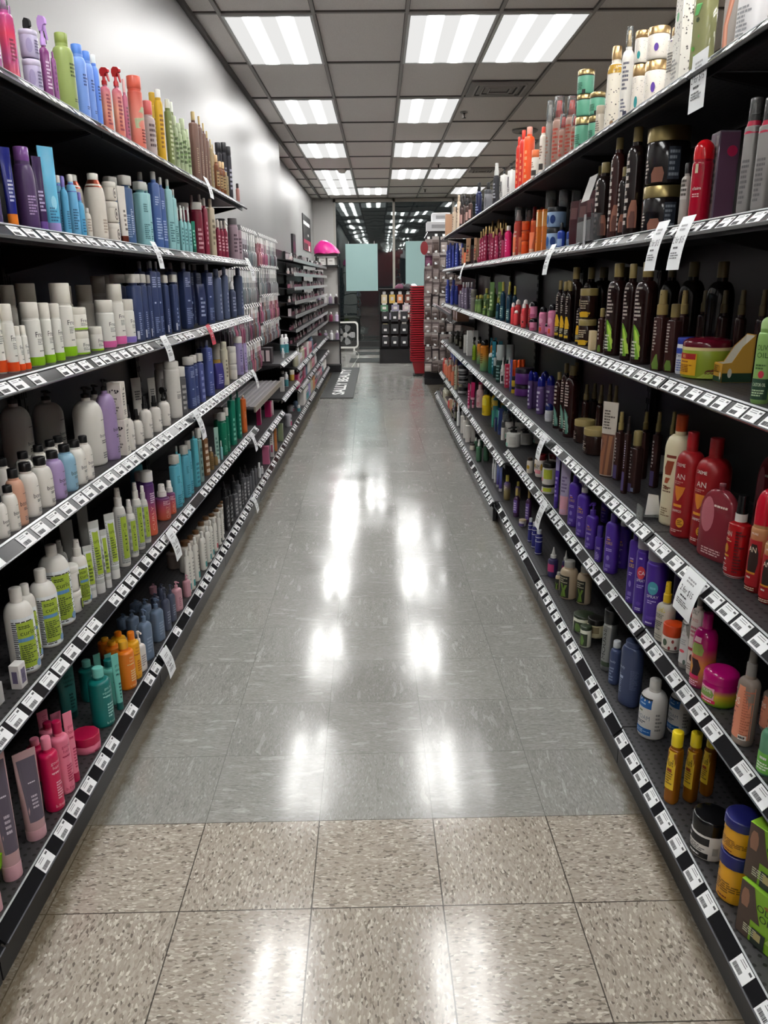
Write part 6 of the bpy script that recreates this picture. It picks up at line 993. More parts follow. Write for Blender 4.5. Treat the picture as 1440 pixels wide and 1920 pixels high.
  ('bluejug',-.862,8.942,.375,.071,.071,.133,0),('whitecarton',-.862,9.014,.375,.061,.071,.133,0),('whitecarton',-.862,9.081,.375,.061,.071,.133,0),
  ('whitecarton',-.862,9.149,.375,.061,.071,.133,0),('whitecarton',-.862,9.216,.375,.061,.071,.133,0),('whitecarton',-.862,9.283,.375,.061,.071,.133,0),
  ('tanbot',-.852,9.346,.375,.051,.051,.122,0),('tanbot',-.852,9.403,.375,.051,.051,.122,0),('tanbot',-.852,9.46,.375,.051,.051,.122,0),
  ('tanbot',-.852,9.517,.375,.051,.051,.122,0),('tanbot',-.852,9.574,.375,.051,.051,.122,0),('pinkgift',-.872,9.652,.375,.092,.092,.112,0),
  ('pinkgift',-.872,9.75,.375,.092,.092,.112,0),('pinkgift',-.872,9.848,.375,.092,.092,.112,0),('pinkgift',-.872,9.946,.375,.092,.092,.112,0),
  ('whiteslim',-.844,10.015,.375,.036,.036,.122,0),('whiteslim',-.844,10.057,.375,.036,.036,.122,0),('whiteslim',-.844,10.099,.375,.036,.036,.122,0),
  ('whiteslim',-.844,10.141,.375,.036,.036,.122,0),('whiteslim',-.844,10.183,.375,.036,.036,.122,0),('whiteslim',-.844,10.225,.375,.036,.036,.122,0),
  ('whiteslim',-.844,10.266,.375,.036,.036,.122,0),('whiteslim',-.844,10.308,.375,.036,.036,.122,0),
 ],
 'R6': [
  ('whitebig',.8,1.875,1.86,.063,.044,.152,2),('hairtube',.79,1.963,1.86,.034,.025,.169,2),('greenclear',.768,2.056,1.86,.052,.037,.192,2),
  ('dotbox',.77,2.183,1.86,.049,.039,.207,2),('dotbot',.766,2.238,1.86,.038,.026,.142,2),('dotgold',.779,2.413,1.86,.059,.059,.106,1,40,'1/2'),
  ('dotgold',.779,2.413,1.967,.059,.059,.082,1,40,'2/2'),('dotgoldt',.78,2.564,1.86,.04,.04,.134,1,40,'1/2'),('dotgoldt',.78,2.564,1.996,.04,.04,.086,1,40,'2/2'),
  ('dotpump',.768,2.653,1.86,.036,.036,.259,2),('golddome',.776,2.809,1.86,.052,.052,.246,2),('beigejar',.765,2.927,1.86,.029,.029,.097,1),
  ('greenjar',.79,3.071,1.86,.054,.054,.09,1,40,'1/2'),('greenjar',.79,3.071,1.952,.054,.054,.074,1,40,'2/2'),('greenjar',.78,3.219,1.86,.061,.061,.113,1,40,'1/3'),
  ('greenjar',.78,3.219,1.975,.061,.061,.074,0,40,'2/3'),('greenjar',.78,3.219,2.05,.061,.061,.082,1,40,'3/3'),('redspray',.79,3.465,1.86,.048,.048,.236,2),
  ('redspray',.79,3.708,1.86,.051,.051,.286,2),('redspray',.767,3.503,1.86,.034,.034,.178,1),('redspray',.764,3.287,1.86,.028,.028,.138,1),
  ('clearspray',.765,3.776,1.86,.03,.03,.283,2),('orangejar',.77,4.097,1.86,.04,.04,.132,1),('whiteorange',.766,3.912,1.86,.031,.031,.203,1),
  ('orangebig',.778,4.333,1.86,.057,.057,.275,1),('redbig',.771,4.462,1.86,.041,.041,.282,1),('redbig',.765,4.561,1.86,.031,.031,.266,1),
  ('darkwhitecap',.771,5.431,1.86,.043,.043,.254,1),('whiteblackpump',.767,5.074,1.86,.043,.034,.181,1),('whiteblackpump',.767,4.798,1.86,.042,.034,.169,1),
  ('navysm',.775,6.379,1.86,.05,.05,.245,1),('navysm',.83,6.256,1.86,.049,.049,.231,1),('silverjar',.78,5.88,1.86,.06,.06,.139,0),
  ('brownsm',.768,6.859,1.86,.035,.035,.205,1),('brownsm',.83,7.939,1.86,.041,.041,.313,1),('brownsm',.768,7.619,1.86,.035,.035,.281,1),
  ('creampale',.768,7.88,1.86,.037,.037,.304,1),('creampale',.772,8.339,1.86,.043,.043,.238,1),('tanbox',.786,9.196,1.86,.101,.071,.232,0),
  ('brownsm',.767,7.092,1.86,.035,.035,.202,1),('brownsm',.768,7.55,1.86,.037,.037,.236,1),
 ],
 'R5': [
  ('clearpack',.765,1.654,1.515,.034,.03,.207,2),('clearpack',.764,1.722,1.515,.03,.027,.22,2),('plumpack',.823,1.997,1.515,.049,.049,.202,2),
  ('crimson',.774,1.995,1.515,.048,.048,.188,2),('ambervial',.763,2.06,1.515,.026,.026,.146,2),('blackjar',.83,2.405,1.515,.119,.119,.128,1,40,'1/2'),
  ('blackjar',.83,2.405,1.644,.119,.119,.153,1,40,'2/2'),('waveblack',.777,2.523,1.515,.054,.054,.306,2),('waveblack',.775,2.622,1.515,.031,.031,.21,2),
  ('wavebrown',.772,2.69,1.515,.045,.045,.304,2),('waveblack',.779,2.861,1.515,.058,.058,.255,2),('wavebrown',.86,3.233,1.515,.033,.033,.293,2),
  ('clearcan',.837,3.73,1.515,.048,.048,.259,2),('clearcan',.83,3.969,1.515,.057,.057,.281,2),('bluejar',.793,3.663,1.515,.086,.086,.093,0,40,'1/2'),
  ('bluejar',.793,3.663,1.61,.086,.086,.085,0,40,'2/2'),('bluesm',.766,3.43,1.515,.033,.033,.101,1),('acrypouch',.79,3.311,1.515,.045,.02,.173,1),
  ('acrypouch',.806,3.234,1.515,.043,.02,.172,1),('acrypouch',.82,3.18,1.515,.042,.02,.198,1),('orangebx',.76,3.759,1.515,.028,.02,.179,1),
  ('orangebx',.761,3.894,1.515,.031,.021,.188,1),('coraltube',.761,4.064,1.515,.029,.022,.098,0),('orangejr',.79,4.401,1.515,.043,.043,.072,0,40,'1/3'),
  ('orangejr',.79,4.401,1.588,.043,.043,.051,0,40,'2/3'),('orangejr',.79,4.401,1.641,.043,.043,.048,0,40,'3/3'),('orangejr',.83,4.359,1.515,.044,.044,.073,0,40,'1/2'),
  ('orangejr',.83,4.359,1.589,.044,.044,.099,0,40,'2/2'),('coralmist',.81,4.746,1.515,.052,.052,.274,1),('redtub',.87,4.589,1.515,.037,.037,.262,1),
  ('coraltube',.757,4.555,1.515,.02,.015,.101,0),('hotpink',.77,4.852,1.515,.041,.041,.181,1),('berryjar',.765,5.002,1.515,.029,.029,.107,0),
  ('berry',.81,5.433,1.515,.028,.028,.238,1),('berry',.763,5.271,1.515,.026,.026,.195,1),('berry',.763,5.431,1.515,.025,.025,.183,1),
  ('berryjar',.763,5.236,1.515,.026,.026,.043,0,40,'1/2'),('berryjar',.763,5.236,1.559,.026,.026,.042,0,40,'2/2'),('berryjar',.763,5.51,1.515,.026,.026,.052,0,40,'1/3'),
  ('berryjar',.763,5.51,1.569,.026,.026,.04,0,40,'2/3'),('berryjar',.763,5.51,1.61,.026,.026,.078,0,40,'3/3'),('berry',.81,5.967,1.515,.035,.035,.253,1),
  ('berry',.764,5.805,1.515,.029,.029,.237,1),('berry',.763,5.938,1.515,.026,.026,.229,1),('berry',.762,6.07,1.515,.025,.025,.221,1),
  ('berryjar',.761,6.174,1.515,.022,.022,.041,0),('berry',.87,6.263,1.515,.027,.027,.306,1),('berry',.87,5.94,1.515,.029,.029,.292,1),
  ('tantube',.761,6.41,1.515,.028,.021,.192,1),('tantube',.772,7.004,1.515,.055,.04,.218,1),('tantube',.761,7.358,1.515,.03,.023,.155,0),
  ('coraltube',.76,7.167,1.515,.026,.019,.108,0),('royal',.77,7.97,1.515,.039,.039,.223,1),('royal',.768,8.329,1.515,.036,.036,.216,0),
  ('royal',.768,8.713,1.515,.035,.035,.256,1),('royal',.77,9.033,1.515,.039,.039,.252,1),('wavebrown',.905,3.263,1.515,.033,.033,.293,2,40,'b'),
  ('clearcan',.897,3.742,1.515,.048,.048,.259,2,40,'b'),('clearcan',.899,3.993,1.515,.057,.057,.281,2,40,'b'),('bluesm',.811,3.46,1.515,.033,.033,.101,1,40,'b'),
  ('acrypouch',.84,3.323,1.515,.045,.02,.173,1,40,'b'),('orangebx',.792,3.777,1.515,.028,.02,.179,1,0,'b'),('orangebx',.794,3.924,1.515,.031,.021,.188,1,0,'b'),
  ('coraltube',.805,4.076,1.515,.029,.022,.098,0,42,'b'),('coralmist',.874,4.77,1.515,.052,.052,.274,1,40,'b'),('redtub',.919,4.625,1.515,.037,.037,.262,1,40,'b'),
  ('coraltube',.791,4.573,1.515,.02,.015,.101,0,42,'b'),('hotpink',.823,4.882,1.515,.041,.041,.181,1,40,'b'),('berryjar',.806,5.014,1.515,.029,.029,.107,0,40,'b'),
  ('berry',.85,5.457,1.515,.028,.028,.238,1,40,'b'),('berry',.801,5.307,1.515,.026,.026,.195,1,40,'b'),('berry',.857,5.997,1.515,.035,.035,.253,1,40,'b'),
  ('berry',.805,5.817,1.515,.029,.029,.237,1,40,'b'),('berry',.799,6.106,1.515,.025,.025,.221,1,40,'b'),('berryjar',.794,6.192,1.515,.022,.022,.041,0,40,'b'),
  ('berry',.909,6.275,1.515,.027,.027,.306,1,40,'b'),('berry',.911,5.964,1.515,.029,.029,.292,1,40,'b'),('tantube',.804,6.446,1.515,.028,.021,.192,1,42,'b'),
  ('tantube',.843,7.022,1.515,.055,.04,.218,1,42,'b'),('tantube',.806,7.388,1.515,.03,.023,.155,0,42,'b'),('coraltube',.8,7.179,1.515,.026,.019,.108,0,42,'b'),
  ('royal',.821,7.994,1.515,.039,.039,.223,1,40,'b'),('royal',.817,8.365,1.515,.036,.036,.216,0,40,'b'),('royal',.815,8.731,1.515,.035,.035,.256,1,40,'b'),
  ('royal',.821,9.063,1.515,.039,.039,.252,1,40,'b'),
 ],
 'R4': [
  ('olivelot',.765,1.557,1.145,.034,.034,.171,2),('cutbox',.86,1.901,1.145,.048,.073,.113,1),('olivejar',.828,1.987,1.145,.118,.118,.103,1),
  ('twistjar',.808,2.073,1.145,.046,.046,.096,1),('browngold',.787,2.116,1.145,.033,.029,.18,2),('brownspray',.766,2.157,1.145,.033,.03,.215,2),
  ('brownspray',.85,2.224,1.145,.026,.023,.213,2),('brownback',.93,2.279,1.145,.035,.032,.211,2),('brownback',.92,2.126,1.145,.031,.028,.213,2),
  ('brownback',.91,2.001,1.145,.028,.026,.215,2),('brownback',.91,1.89,1.145,.027,.024,.217,2),('greenleaf',.778,2.333,1.145,.065,.059,.291,2),
  ('greenleaf',.769,2.442,1.145,.046,.042,.288,2),('greenleaf',.778,2.616,1.145,.065,.06,.293,2),('blackback',.93,2.56,1.145,.063,.063,.29,2),
  ('blackback',.93,2.385,1.145,.074,.074,.291,2),('blackback',.93,2.183,1.145,.073,.073,.287,2),('browngold',.76,2.713,1.145,.021,.019,.15,1),
  ('greenleaf',.775,2.681,1.145,.028,.025,.188,1),('creamcarton',.758,2.81,1.145,.035,.021,.068,0),('goldjar',.79,3.014,1.145,.066,.066,.1,1,40,'1/2'),
  ('goldjar',.79,3.014,1.247,.066,.066,.109,1,40,'2/2'),('flower',.775,3.07,1.145,.029,.027,.172,1),('flower',.793,3.241,1.145,.056,.052,.291,2),
  ('flower',.762,3.199,1.145,.031,.029,.237,2),('flower',.762,3.285,1.145,.031,.028,.237,2),('flower',.763,3.38,1.145,.032,.029,.241,2),
  ('blackback',.93,3.34,1.145,.089,.089,.292,2),('pinkbot',.769,3.533,1.145,.042,.042,.142,1),('pinkbot',.767,3.725,1.145,.039,.039,.124,1),
  ('pinkjar',.767,3.957,1.145,.038,.038,.06,0,40,'1/2'),('pinkjar',.767,3.957,1.206,.038,.038,.081,0,40,'2/2'),('pinkjar',.78,3.639,1.145,.041,.041,.055,0),
  ('coralsm',.762,4.2,1.145,.028,.028,.127,1),('coralsm',.793,4.564,1.145,.037,.037,.137,1),('coralsm',.761,4.535,1.145,.027,.027,.122,0),
  ('coralsm',.763,4.439,1.145,.03,.03,.083,0),('bluegreen',.762,4.697,1.145,.028,.028,.211,1),('bluegreen',.764,4.946,1.145,.032,.032,.234,1),
  ('bluegreen',.762,5.124,1.145,.027,.027,.136,0),('greentube',.764,5.425,1.145,.041,.03,.23,1),('greenjr',.777,5.517,1.145,.059,.059,.053,0),
  ('greenherb',.83,6.183,1.145,.048,.048,.185,1),('greenherb',.771,6.079,1.145,.047,.047,.139,0),('greenherb',.765,6.246,1.145,.033,.033,.132,0),
  ('greenherb',.763,5.773,1.145,.031,.031,.066,0),('greysm',.772,6.547,1.145,.048,.048,.109,0,40,'1/2'),('greysm',.772,6.547,1.255,.048,.048,.063,0,40,'2/2'),
  ('lavendersm',.766,7.033,1.145,.035,.035,.229,1),('lavendersm',.766,7.288,1.145,.037,.037,.228,1),('lavendersm',.767,7.556,1.145,.038,.038,.153,0),
  ('royal',.767,8.419,1.145,.037,.037,.192,0),('royal',.775,9.027,1.145,.053,.053,.252,1),('greysm',.83,7.363,1.145,.048,.048,.071,0,40,'1/2'),
  ('greysm',.83,7.363,1.218,.048,.048,.082,0,40,'2/2'),('flower',.814,3.106,1.145,.029,.027,.172,1,30,'b'),('flower',.858,3.259,1.145,.056,.052,.291,2,30,'b'),
  ('flower',.803,3.297,1.145,.031,.028,.237,2,30,'b'),('flower',.804,3.404,1.145,.032,.029,.241,2,30,'b'),('blackback',1.031,3.376,1.145,.089,.089,.292,2,0,'b'),
  ('pinkbot',.823,3.551,1.145,.042,.042,.142,1,40,'b'),('pinkbot',.818,3.755,1.145,.039,.039,.124,1,40,'b'),('pinkjar',.833,3.675,1.145,.041,.041,.055,0,40,'b'),
  ('coralsm',.802,4.218,1.145,.028,.028,.127,1,40,'b'),('coralsm',.842,4.594,1.145,.037,.037,.137,1,40,'b'),('coralsm',.805,4.463,1.145,.03,.03,.083,0,40,'b'),
  ('bluegreen',.802,4.733,1.145,.028,.028,.211,1,40,'b'),('bluegreen',.808,4.964,1.145,.032,.032,.234,1,40,'b'),('bluegreen',.801,5.154,1.145,.027,.027,.136,0,40,'b'),
  ('greentube',.82,5.437,1.145,.041,.03,.23,1,42,'b'),('greenjr',.848,5.541,1.145,.059,.059,.053,0,40,'b'),('greenherb',.89,6.219,1.145,.048,.048,.185,1,40,'b'),
  ('greenherb',.83,6.097,1.145,.047,.047,.139,0,40,'b'),('greenherb',.81,6.276,1.145,.033,.033,.132,0,40,'b'),('greenherb',.806,5.785,1.145,.031,.031,.066,0,40,'b'),
  ('lavendersm',.813,7.051,1.145,.035,.035,.229,1,40,'b'),('lavendersm',.815,7.318,1.145,.037,.037,.228,1,40,'b'),('lavendersm',.817,7.568,1.145,.038,.038,.153,0,40,'b'),
  ('royal',.816,8.443,1.145,.037,.037,.192,0,40,'b'),('royal',.84,9.063,1.145,.053,.053,.252,1,40,'b'),
 ],
 'R3': [
  ('redmousse',.824,1.584,.727,.048,.048,.233,2),('redmousse',.821,1.519,.727,.042,.042,.208,2),('redlotion',.815,1.671,.727,.051,.041,.194,2),
  ('redbag',.819,1.79,.727,.11,.039,.192,2),('redbottle',.841,1.896,.727,.085,.085,.281,2),('redbottle',.811,1.972,.727,.072,.072,.283,2),
  ('creambottle',.819,2.077,.727,.074,.074,.31,2),('redbag',1,1.937,.727,.06,.021,.24,2),('silkbox',.815,2.411,.727,.034,.031,.203,2),
  ('silkslim',.78,2.4,.727,.018,.016,.25,2),('silkgold',.812,2.58,.727,.027,.024,.235,2),('hairleaf',.786,2.624,.727,.059,.03,.26,2),
  ('goldlidjar',.85,2.998,.727,.1,.1,.103,1),('goldlidjar',.86,3.224,.727,.084,.084,.098,1),('silkgold',.9,2.593,.727,.027,.024,.232,2),
  ('silkgold',.9,2.472,.727,.025,.022,.252,2),('silkgold',.9,2.35,.727,.023,.021,.272,2),('brownback',.877,3.289,.727,.035,.032,.236,1),
  ('brownback',.88,3.08,.727,.031,.028,.261,2),('brownback',.88,2.886,.727,.028,.025,.283,2),('tealleaf',.829,3.343,.727,.063,.058,.311,2),
  ('tealleaf',.83,3.472,.727,.04,.037,.307,2),('tealleaf',.819,3.552,.727,.041,.038,.26,1),('navydome',.82,3.736,.727,.04,.04,.088,0),
  ('bluegrape',.822,3.955,.727,.044,.044,.193,1),('bluegrape',.826,4.158,.727,.046,.046,.194,1),('bluegrape',.8,4.123,.727,.028,.028,.204,1),
  ('purplejar',.857,4.615,.727,.114,.114,.066,0,40,'1/2'),('purplejar',.857,4.615,.795,.114,.114,.096,0,40,'2/2'),('yellowblack',.813,4.727,.727,.026,.026,.04,0,40,'1/2'),
  ('yellowblack',.813,4.727,.769,.026,.026,.061,0,40,'2/2'),('orangeslim',.833,4.834,.727,.028,.028,.19,1),('orangeslim',.85,4.782,.727,.022,.022,.195,1),
  ('bluebx',.81,4.816,.727,.017,.012,.19,1),('pinkred',.812,4.988,.727,.036,.025,.148,1),('whitenozzle',.816,5.185,.727,.031,.031,.172,1),
  ('clearcapgreen',.81,5.257,.727,.056,.056,.249,1),('whitedome',.82,5.783,.727,.039,.039,.151,0),('clearcapgreen',.813,5.519,.727,.025,.025,.141,0),
  ('tealtall',.83,5.707,.727,.036,.027,.237,1),('tangerine',.79,5.931,.727,.063,.063,.23,1),('tangerine',.822,6.474,.727,.044,.044,.196,1),
  ('limeslim',.819,6.8,.727,.038,.038,.197,1),('whitebx',.821,7.215,.727,.054,.043,.222,1),('whitebx',.814,7.496,.727,.035,.028,.167,0),
  ('darksm',.818,7.922,.727,.036,.036,.169,0),('darksm',.822,8.33,.727,.044,.044,.156,0),('darksm',.82,8.851,.727,.04,.04,.112,0),
  ('greysm',.79,8.736,.727,.046,.046,.067,0),('tealtall',.87,6.135,.727,.02,.015,.233,1),('goldlidjar',.956,3.242,.727,.084,.084,.098,1,40,'b'),
  ('brownback',.921,3.325,.727,.035,.032,.236,1,0,'b'),('brownback',.92,3.098,.727,.031,.028,.261,2,0,'b'),('tealleaf',.88,3.496,.727,.04,.037,.307,2,30,'b'),
  ('tealleaf',.869,3.588,.727,.041,.038,.26,1,30,'b'),('navydome',.872,3.754,.727,.04,.04,.088,0,40,'b'),('bluegrape',.877,3.985,.727,.044,.044,.193,1,40,'b'),
  ('bluegrape',.884,4.17,.727,.046,.046,.194,1,40,'b'),('orangeslim',.873,4.858,.727,.028,.028,.19,1,40,'b'),('orangeslim',.884,4.818,.727,.022,.022,.195,1,40,'b'),
  ('pinkred',.849,5.018,.727,.036,.025,.148,1,0,'b'),('whitenozzle',.859,5.197,.727,.031,.031,.172,1,40,'b'),('clearcapgreen',.878,5.281,.727,.056,.056,.249,1,40,'b'),
  ('whitedome',.871,5.819,.727,.039,.039,.151,0,40,'b'),('clearcapgreen',.85,5.537,.727,.025,.025,.141,0,40,'b'),('tealtall',.881,5.737,.727,.036,.027,.237,1,42,'b'),
  ('tangerine',.865,5.943,.727,.063,.063,.23,1,40,'b'),('tangerine',.878,6.498,.727,.044,.044,.196,1,40,'b'),('limeslim',.869,6.836,.727,.038,.038,.197,1,40,'b'),
  ('whitebx',.876,7.233,.727,.054,.043,.222,1,0,'b'),('whitebx',.854,7.526,.727,.035,.028,.167,0,0,'b'),('darksm',.865,7.934,.727,.036,.036,.169,0,40,'b'),
  ('darksm',.877,8.354,.727,.044,.044,.156,0,40,'b'),('darksm',.872,8.887,.727,.04,.04,.112,0,40,'b'),('greysm',.848,8.766,.727,.046,.046,.067,0,40,'b'),
  ('tealtall',.904,6.147,.727,.02,.015,.233,1,42,'b'),
 ],
 'R2': [
  ('mintsoap',.763,1.328,.442,.039,.039,.125,1),('peachspray',.762,1.435,.442,.045,.038,.228,2),('peachspray',.84,1.477,.442,.042,.035,.141,1),
  ('fuchsiajar',.782,1.601,.442,.079,.079,.091,1),('fuchsiabot',.771,1.678,.442,.056,.056,.191,2),('kidswhite',.771,1.73,.442,.034,.023,.216,2),
  ('kidsclear',.765,1.769,.442,.031,.025,.179,2),('kidsjar',.769,1.868,.442,.053,.053,.076,1),('kidsspray',.767,1.924,.442,.052,.042,.171,2),
  ('purpleaqua',.773,2.026,.442,.06,.06,.246,2),('purplemega',.765,2.116,.442,.045,.045,.246,2),('purpleflat',.758,2.183,.442,.035,.021,.229,2),
  ('purplepumpw',.821,2.487,.442,.05,.04,.195,2),('purplepump',.769,2.438,.442,.048,.039,.244,2),('purplesm',.757,2.543,.442,.028,.022,.132,1),
  ('purplepump',.767,2.681,.442,.045,.036,.175,1),('purplepumpw',.771,2.822,.442,.051,.041,.23,1),('purpleback',.87,2.076,.442,.054,.054,.179,1),
  ('purpleback',.9,2.267,.442,.054,.054,.148,1),('purplepump',.91,2.997,.442,.042,.034,.121,1),('purplepump',.77,2.957,.442,.05,.04,.246,2),
  ('lavtube',.768,3.116,.442,.048,.036,.236,1),('purptube',.754,3.209,.442,.022,.016,.237,1),('creamjar',.775,3.461,.442,.064,.064,.041,0,40,'1/2'),
  ('creamjar',.775,3.461,.485,.064,.064,.102,0,40,'2/2'),('redlidjar',.79,3.718,.456,.055,.055,.113,1),('goldprint',.76,3.846,.442,.033,.033,.083,0),
  ('jugwhite',.786,4.507,.442,.086,.086,.119,0),('jugwhite',.87,4.575,.442,.084,.084,.095,0),('whitemist',.79,4.762,.442,.07,.07,.166,1),
  ('whitemist',.87,4.772,.442,.062,.062,.156,1),('whitemist',.755,4.704,.442,.025,.025,.122,0),('navytube',.766,4.879,.442,.044,.033,.169,1),
  ('navytube',.753,4.99,.442,.02,.015,.092,0),('tealslim',.753,5.145,.442,.02,.015,.113,0),('tealyellow',.83,5.496,.442,.054,.054,.191,1),
  ('yellowbot',.776,5.626,.442,.066,.066,.188,1),('yellowbot',.82,5.953,.442,.054,.054,.113,0),('pinkpale',.775,5.995,.442,.057,.057,.177,1),
  ('magtube',.768,6.41,.442,.047,.035,.141,0),('lavtube',.832,3.134,.442,.048,.036,.236,1,42,'b'),('purptube',.79,3.239,.442,.022,.016,.237,1,42,'b'),
  ('redlidjar',.857,3.736,.456,.055,.055,.113,1,40,'b'),('goldprint',.805,3.876,.442,.033,.033,.083,0,40,'b'),('jugwhite',.966,4.605,.442,.084,.084,.095,0,40,'b'),
  ('whitemist',.944,4.796,.442,.062,.062,.156,1,40,'b'),('navytube',.825,4.897,.442,.044,.033,.169,1,42,'b'),('navytube',.787,5.02,.442,.02,.015,.092,0,42,'b'),
  ('tealslim',.787,5.157,.442,.02,.015,.113,0,42,'b'),('tealyellow',.896,5.52,.442,.054,.054,.191,1,40,'b'),('yellowbot',.853,5.662,.442,.066,.066,.188,1,40,'b'),
  ('yellowbot',.886,5.971,.442,.054,.054,.113,0,40,'b'),('magtube',.831,6.422,.442,.047,.035,.141,0,42,'b'),
 ],
 'R2f': [
  ('magtube',.741,6.458,.36,.026,.019,.209,1),('stripejar',.774,7.25,.36,.092,.092,.072,0,40,'1/4'),('stripejar',.774,7.25,.466,.092,.092,.049,0,40,'2/4'),
  ('stripejar',.774,7.25,.517,.092,.092,.045,0,40,'3/4'),('stripejar',.774,7.25,.563,.092,.092,.071,0,40,'4/4'),('stripejar',.835,7.045,.36,.063,.063,.215,1,40,'1/2'),
  ('stripejar',.835,7.045,.577,.063,.063,.066,0,40,'2/2'),('coralbaby',.751,7.961,.36,.047,.047,.192,0),('coralbaby',.752,8.321,.36,.049,.049,.228,0),
  ('coralbaby',.75,8.599,.36,.044,.044,.169,0),('redsm2',.759,9.117,.36,.051,.051,.169,0),('tanbot',.746,7.636,.36,.035,.035,.24,1),
  ('coralbaby',.76,8.875,.36,.05,.05,.16,0),('coralbaby',.76,8.931,.36,.05,.05,.16,0),('coralbaby',.76,8.987,.36,.05,.05,.16,0),
  ('redsm2',.76,9.043,.36,.05,.05,.15,0),('redsm2',.766,9.172,.36,.05,.05,.143,0),('redsm2',.766,9.228,.36,.05,.05,.143,0),
  ('magtube',.781,6.482,.36,.026,.019,.209,1,42,'b'),('coralbaby',.81,7.991,.36,.047,.047,.192,0,40,'b'),('coralbaby',.813,8.333,.36,.049,.049,.228,0,40,'b'),
  ('coralbaby',.806,8.623,.36,.044,.044,.169,0,40,'b'),('redsm2',.823,9.153,.36,.051,.051,.169,0,40,'b'),('tanbot',.793,7.654,.36,.035,.035,.24,1,40,'b'),
  ('coralbaby',.822,8.905,.36,.05,.05,.16,0,40,'b'),('coralbaby',.822,9.011,.36,.05,.05,.16,0,40,'b'),('redsm2',.822,9.079,.36,.05,.05,.15,0,40,'b'),
  ('redsm2',.828,9.258,.36,.05,.05,.143,0,40,'b'),
 ],
 'R1': [
  ('navytub',.743,1.347,.125,.074,.074,.118,1,40,'1/2'),('navytub',.743,1.347,.244,.074,.074,.083,1,40,'2/2'),('blacktub',.743,1.481,.125,.081,.081,.102,1),
  ('amberoil',.723,1.661,.125,.033,.033,.201,2),('amberoil',.772,1.666,.125,.032,.032,.194,2),('amberoil',.822,1.688,.125,.029,.029,.172,2),
  ('foamwhite',.773,1.961,.125,.076,.076,.178,1),('foamwhite',.86,1.978,.125,.065,.065,.154,1),('bluebig',.762,2.131,.125,.069,.055,.215,2),
  ('blueslim',.754,2.26,.125,.039,.039,.152,1),('mousse',.76,2.354,.125,.049,.049,.22,2),('tanjar',.773,2.562,.149,.064,.064,.071,0),
  ('greenlid',.753,2.655,.125,.079,.079,.069,0),('greenlid',.728,2.529,.125,.042,.042,.079,0),('beigebot',.771,2.977,.125,.072,.072,.162,1),
  ('beigebot',.82,2.917,.125,.06,.06,.161,1),('beigebot',.75,3.062,.125,.03,.03,.079,0),('pinknozzle',.757,3.212,.125,.044,.044,.138,1),
  ('pinknozzle',.81,3.201,.125,.031,.031,.125,1),('bluepurp',.752,3.505,.125,.034,.034,.125,1),('bluepurp',.75,3.597,.125,.029,.029,.135,1),
  ('bluepurp',.746,3.688,.125,.023,.023,.128,1),('whitepurp',.756,3.949,.125,.041,.041,.038,0),('purpoil',.751,4.124,.125,.033,.033,.165,1),
  ('purpoil',.79,3.979,.125,.032,.032,.2,1),('goldplum',.754,4.474,.125,.039,.039,.153,1),('goldplum',.82,4.478,.125,.032,.032,.111,0),
  ('hangtube',.744,4.665,.125,.023,.017,.185,1),('hangtube',.742,4.768,.125,.02,.015,.169,1),('whiteslim',.745,4.887,.125,.019,.019,.158,1),
  ('whiteslim',.745,4.984,.125,.02,.02,.16,1),
 ],
 'R1f': [
  ('mintspray',.714,5.51,.125,.043,.043,.163,0),('mintspray',.745,5.946,.125,.032,.032,.09,0),('cocojar',.713,5.906,.125,.041,.041,.047,0),
  ('cocojar',.802,5.65,.125,.071,.071,.113,0),('cocojar',.762,6.507,.125,.071,.071,.045,0),('cocojar',.815,6.571,.125,.076,.076,.04,0),
  ('spotbox',.709,6.214,.125,.042,.034,.135,0),('spotbox',.707,6.38,.125,.038,.031,.145,0),('spotbox',.708,6.601,.125,.04,.032,.148,0),
  ('whiteslim',.708,6.946,.125,.032,.032,.196,1),('darksm',.706,7.204,.125,.028,.028,.196,1),('lavendersm',.705,7.247,.125,.028,.028,.168,0),
  ('tanbot',.715,7.536,.125,.029,.029,.153,0),('darksm',.716,7.312,.125,.051,.051,.106,0),('darksm',.721,7.428,.125,.051,.051,.097,0),
  ('darksm',.71,7.366,.125,.05,.05,.115,0),('darksm',.716,7.482,.125,.051,.051,.106,0),('tantube',.716,7.599,.125,.051,.041,.117,0),
  ('tantube',.719,7.687,.125,.051,.041,.113,0),('tantube',.722,7.775,.125,.051,.041,.108,0),('tantube',.725,7.864,.125,.052,.041,.104,0),
  ('coralsm',.73,7.922,.125,.052,.052,.093,0),('coralsm',.73,7.98,.125,.052,.052,.093,0),('coralsm',.73,8.038,.125,.052,.052,.093,0),
  ('cocojar',.745,8.111,.125,.083,.083,.062,0),('cocojar',.745,8.2,.125,.083,.083,.062,0),('cocojar',.745,8.289,.125,.083,.083,.062,0),
  ('cocojar',.745,8.377,.125,.083,.083,.062,0),('tanbot',.733,8.453,.125,.057,.057,.114,0),('tanbot',.733,8.516,.125,.057,.057,.114,0),
  ('tanbot',.733,8.579,.125,.057,.057,.114,0),('tanbot',.733,8.642,.125,.057,.057,.114,0),('tanbot',.733,8.705,.125,.057,.057,.114,0),
  ('compactd',.735,8.771,.125,.062,.062,.062,0),('compactd',.735,8.839,.125,.062,.062,.062,0),('compactd',.735,8.907,.125,.062,.062,.062,0),
  ('compactd',.735,8.975,.125,.062,.062,.062,0),('compactd',.735,9.043,.125,.062,.062,.062,0),('compactd',.735,9.111,.125,.062,.062,.062,0),
  ('mintspray',.769,5.522,.125,.043,.043,.163,0,0,'b'),('mintspray',.789,5.97,.125,.032,.032,.09,0,0,'b'),('cocojar',.885,5.668,.125,.071,.071,.113,0,40,'b'),
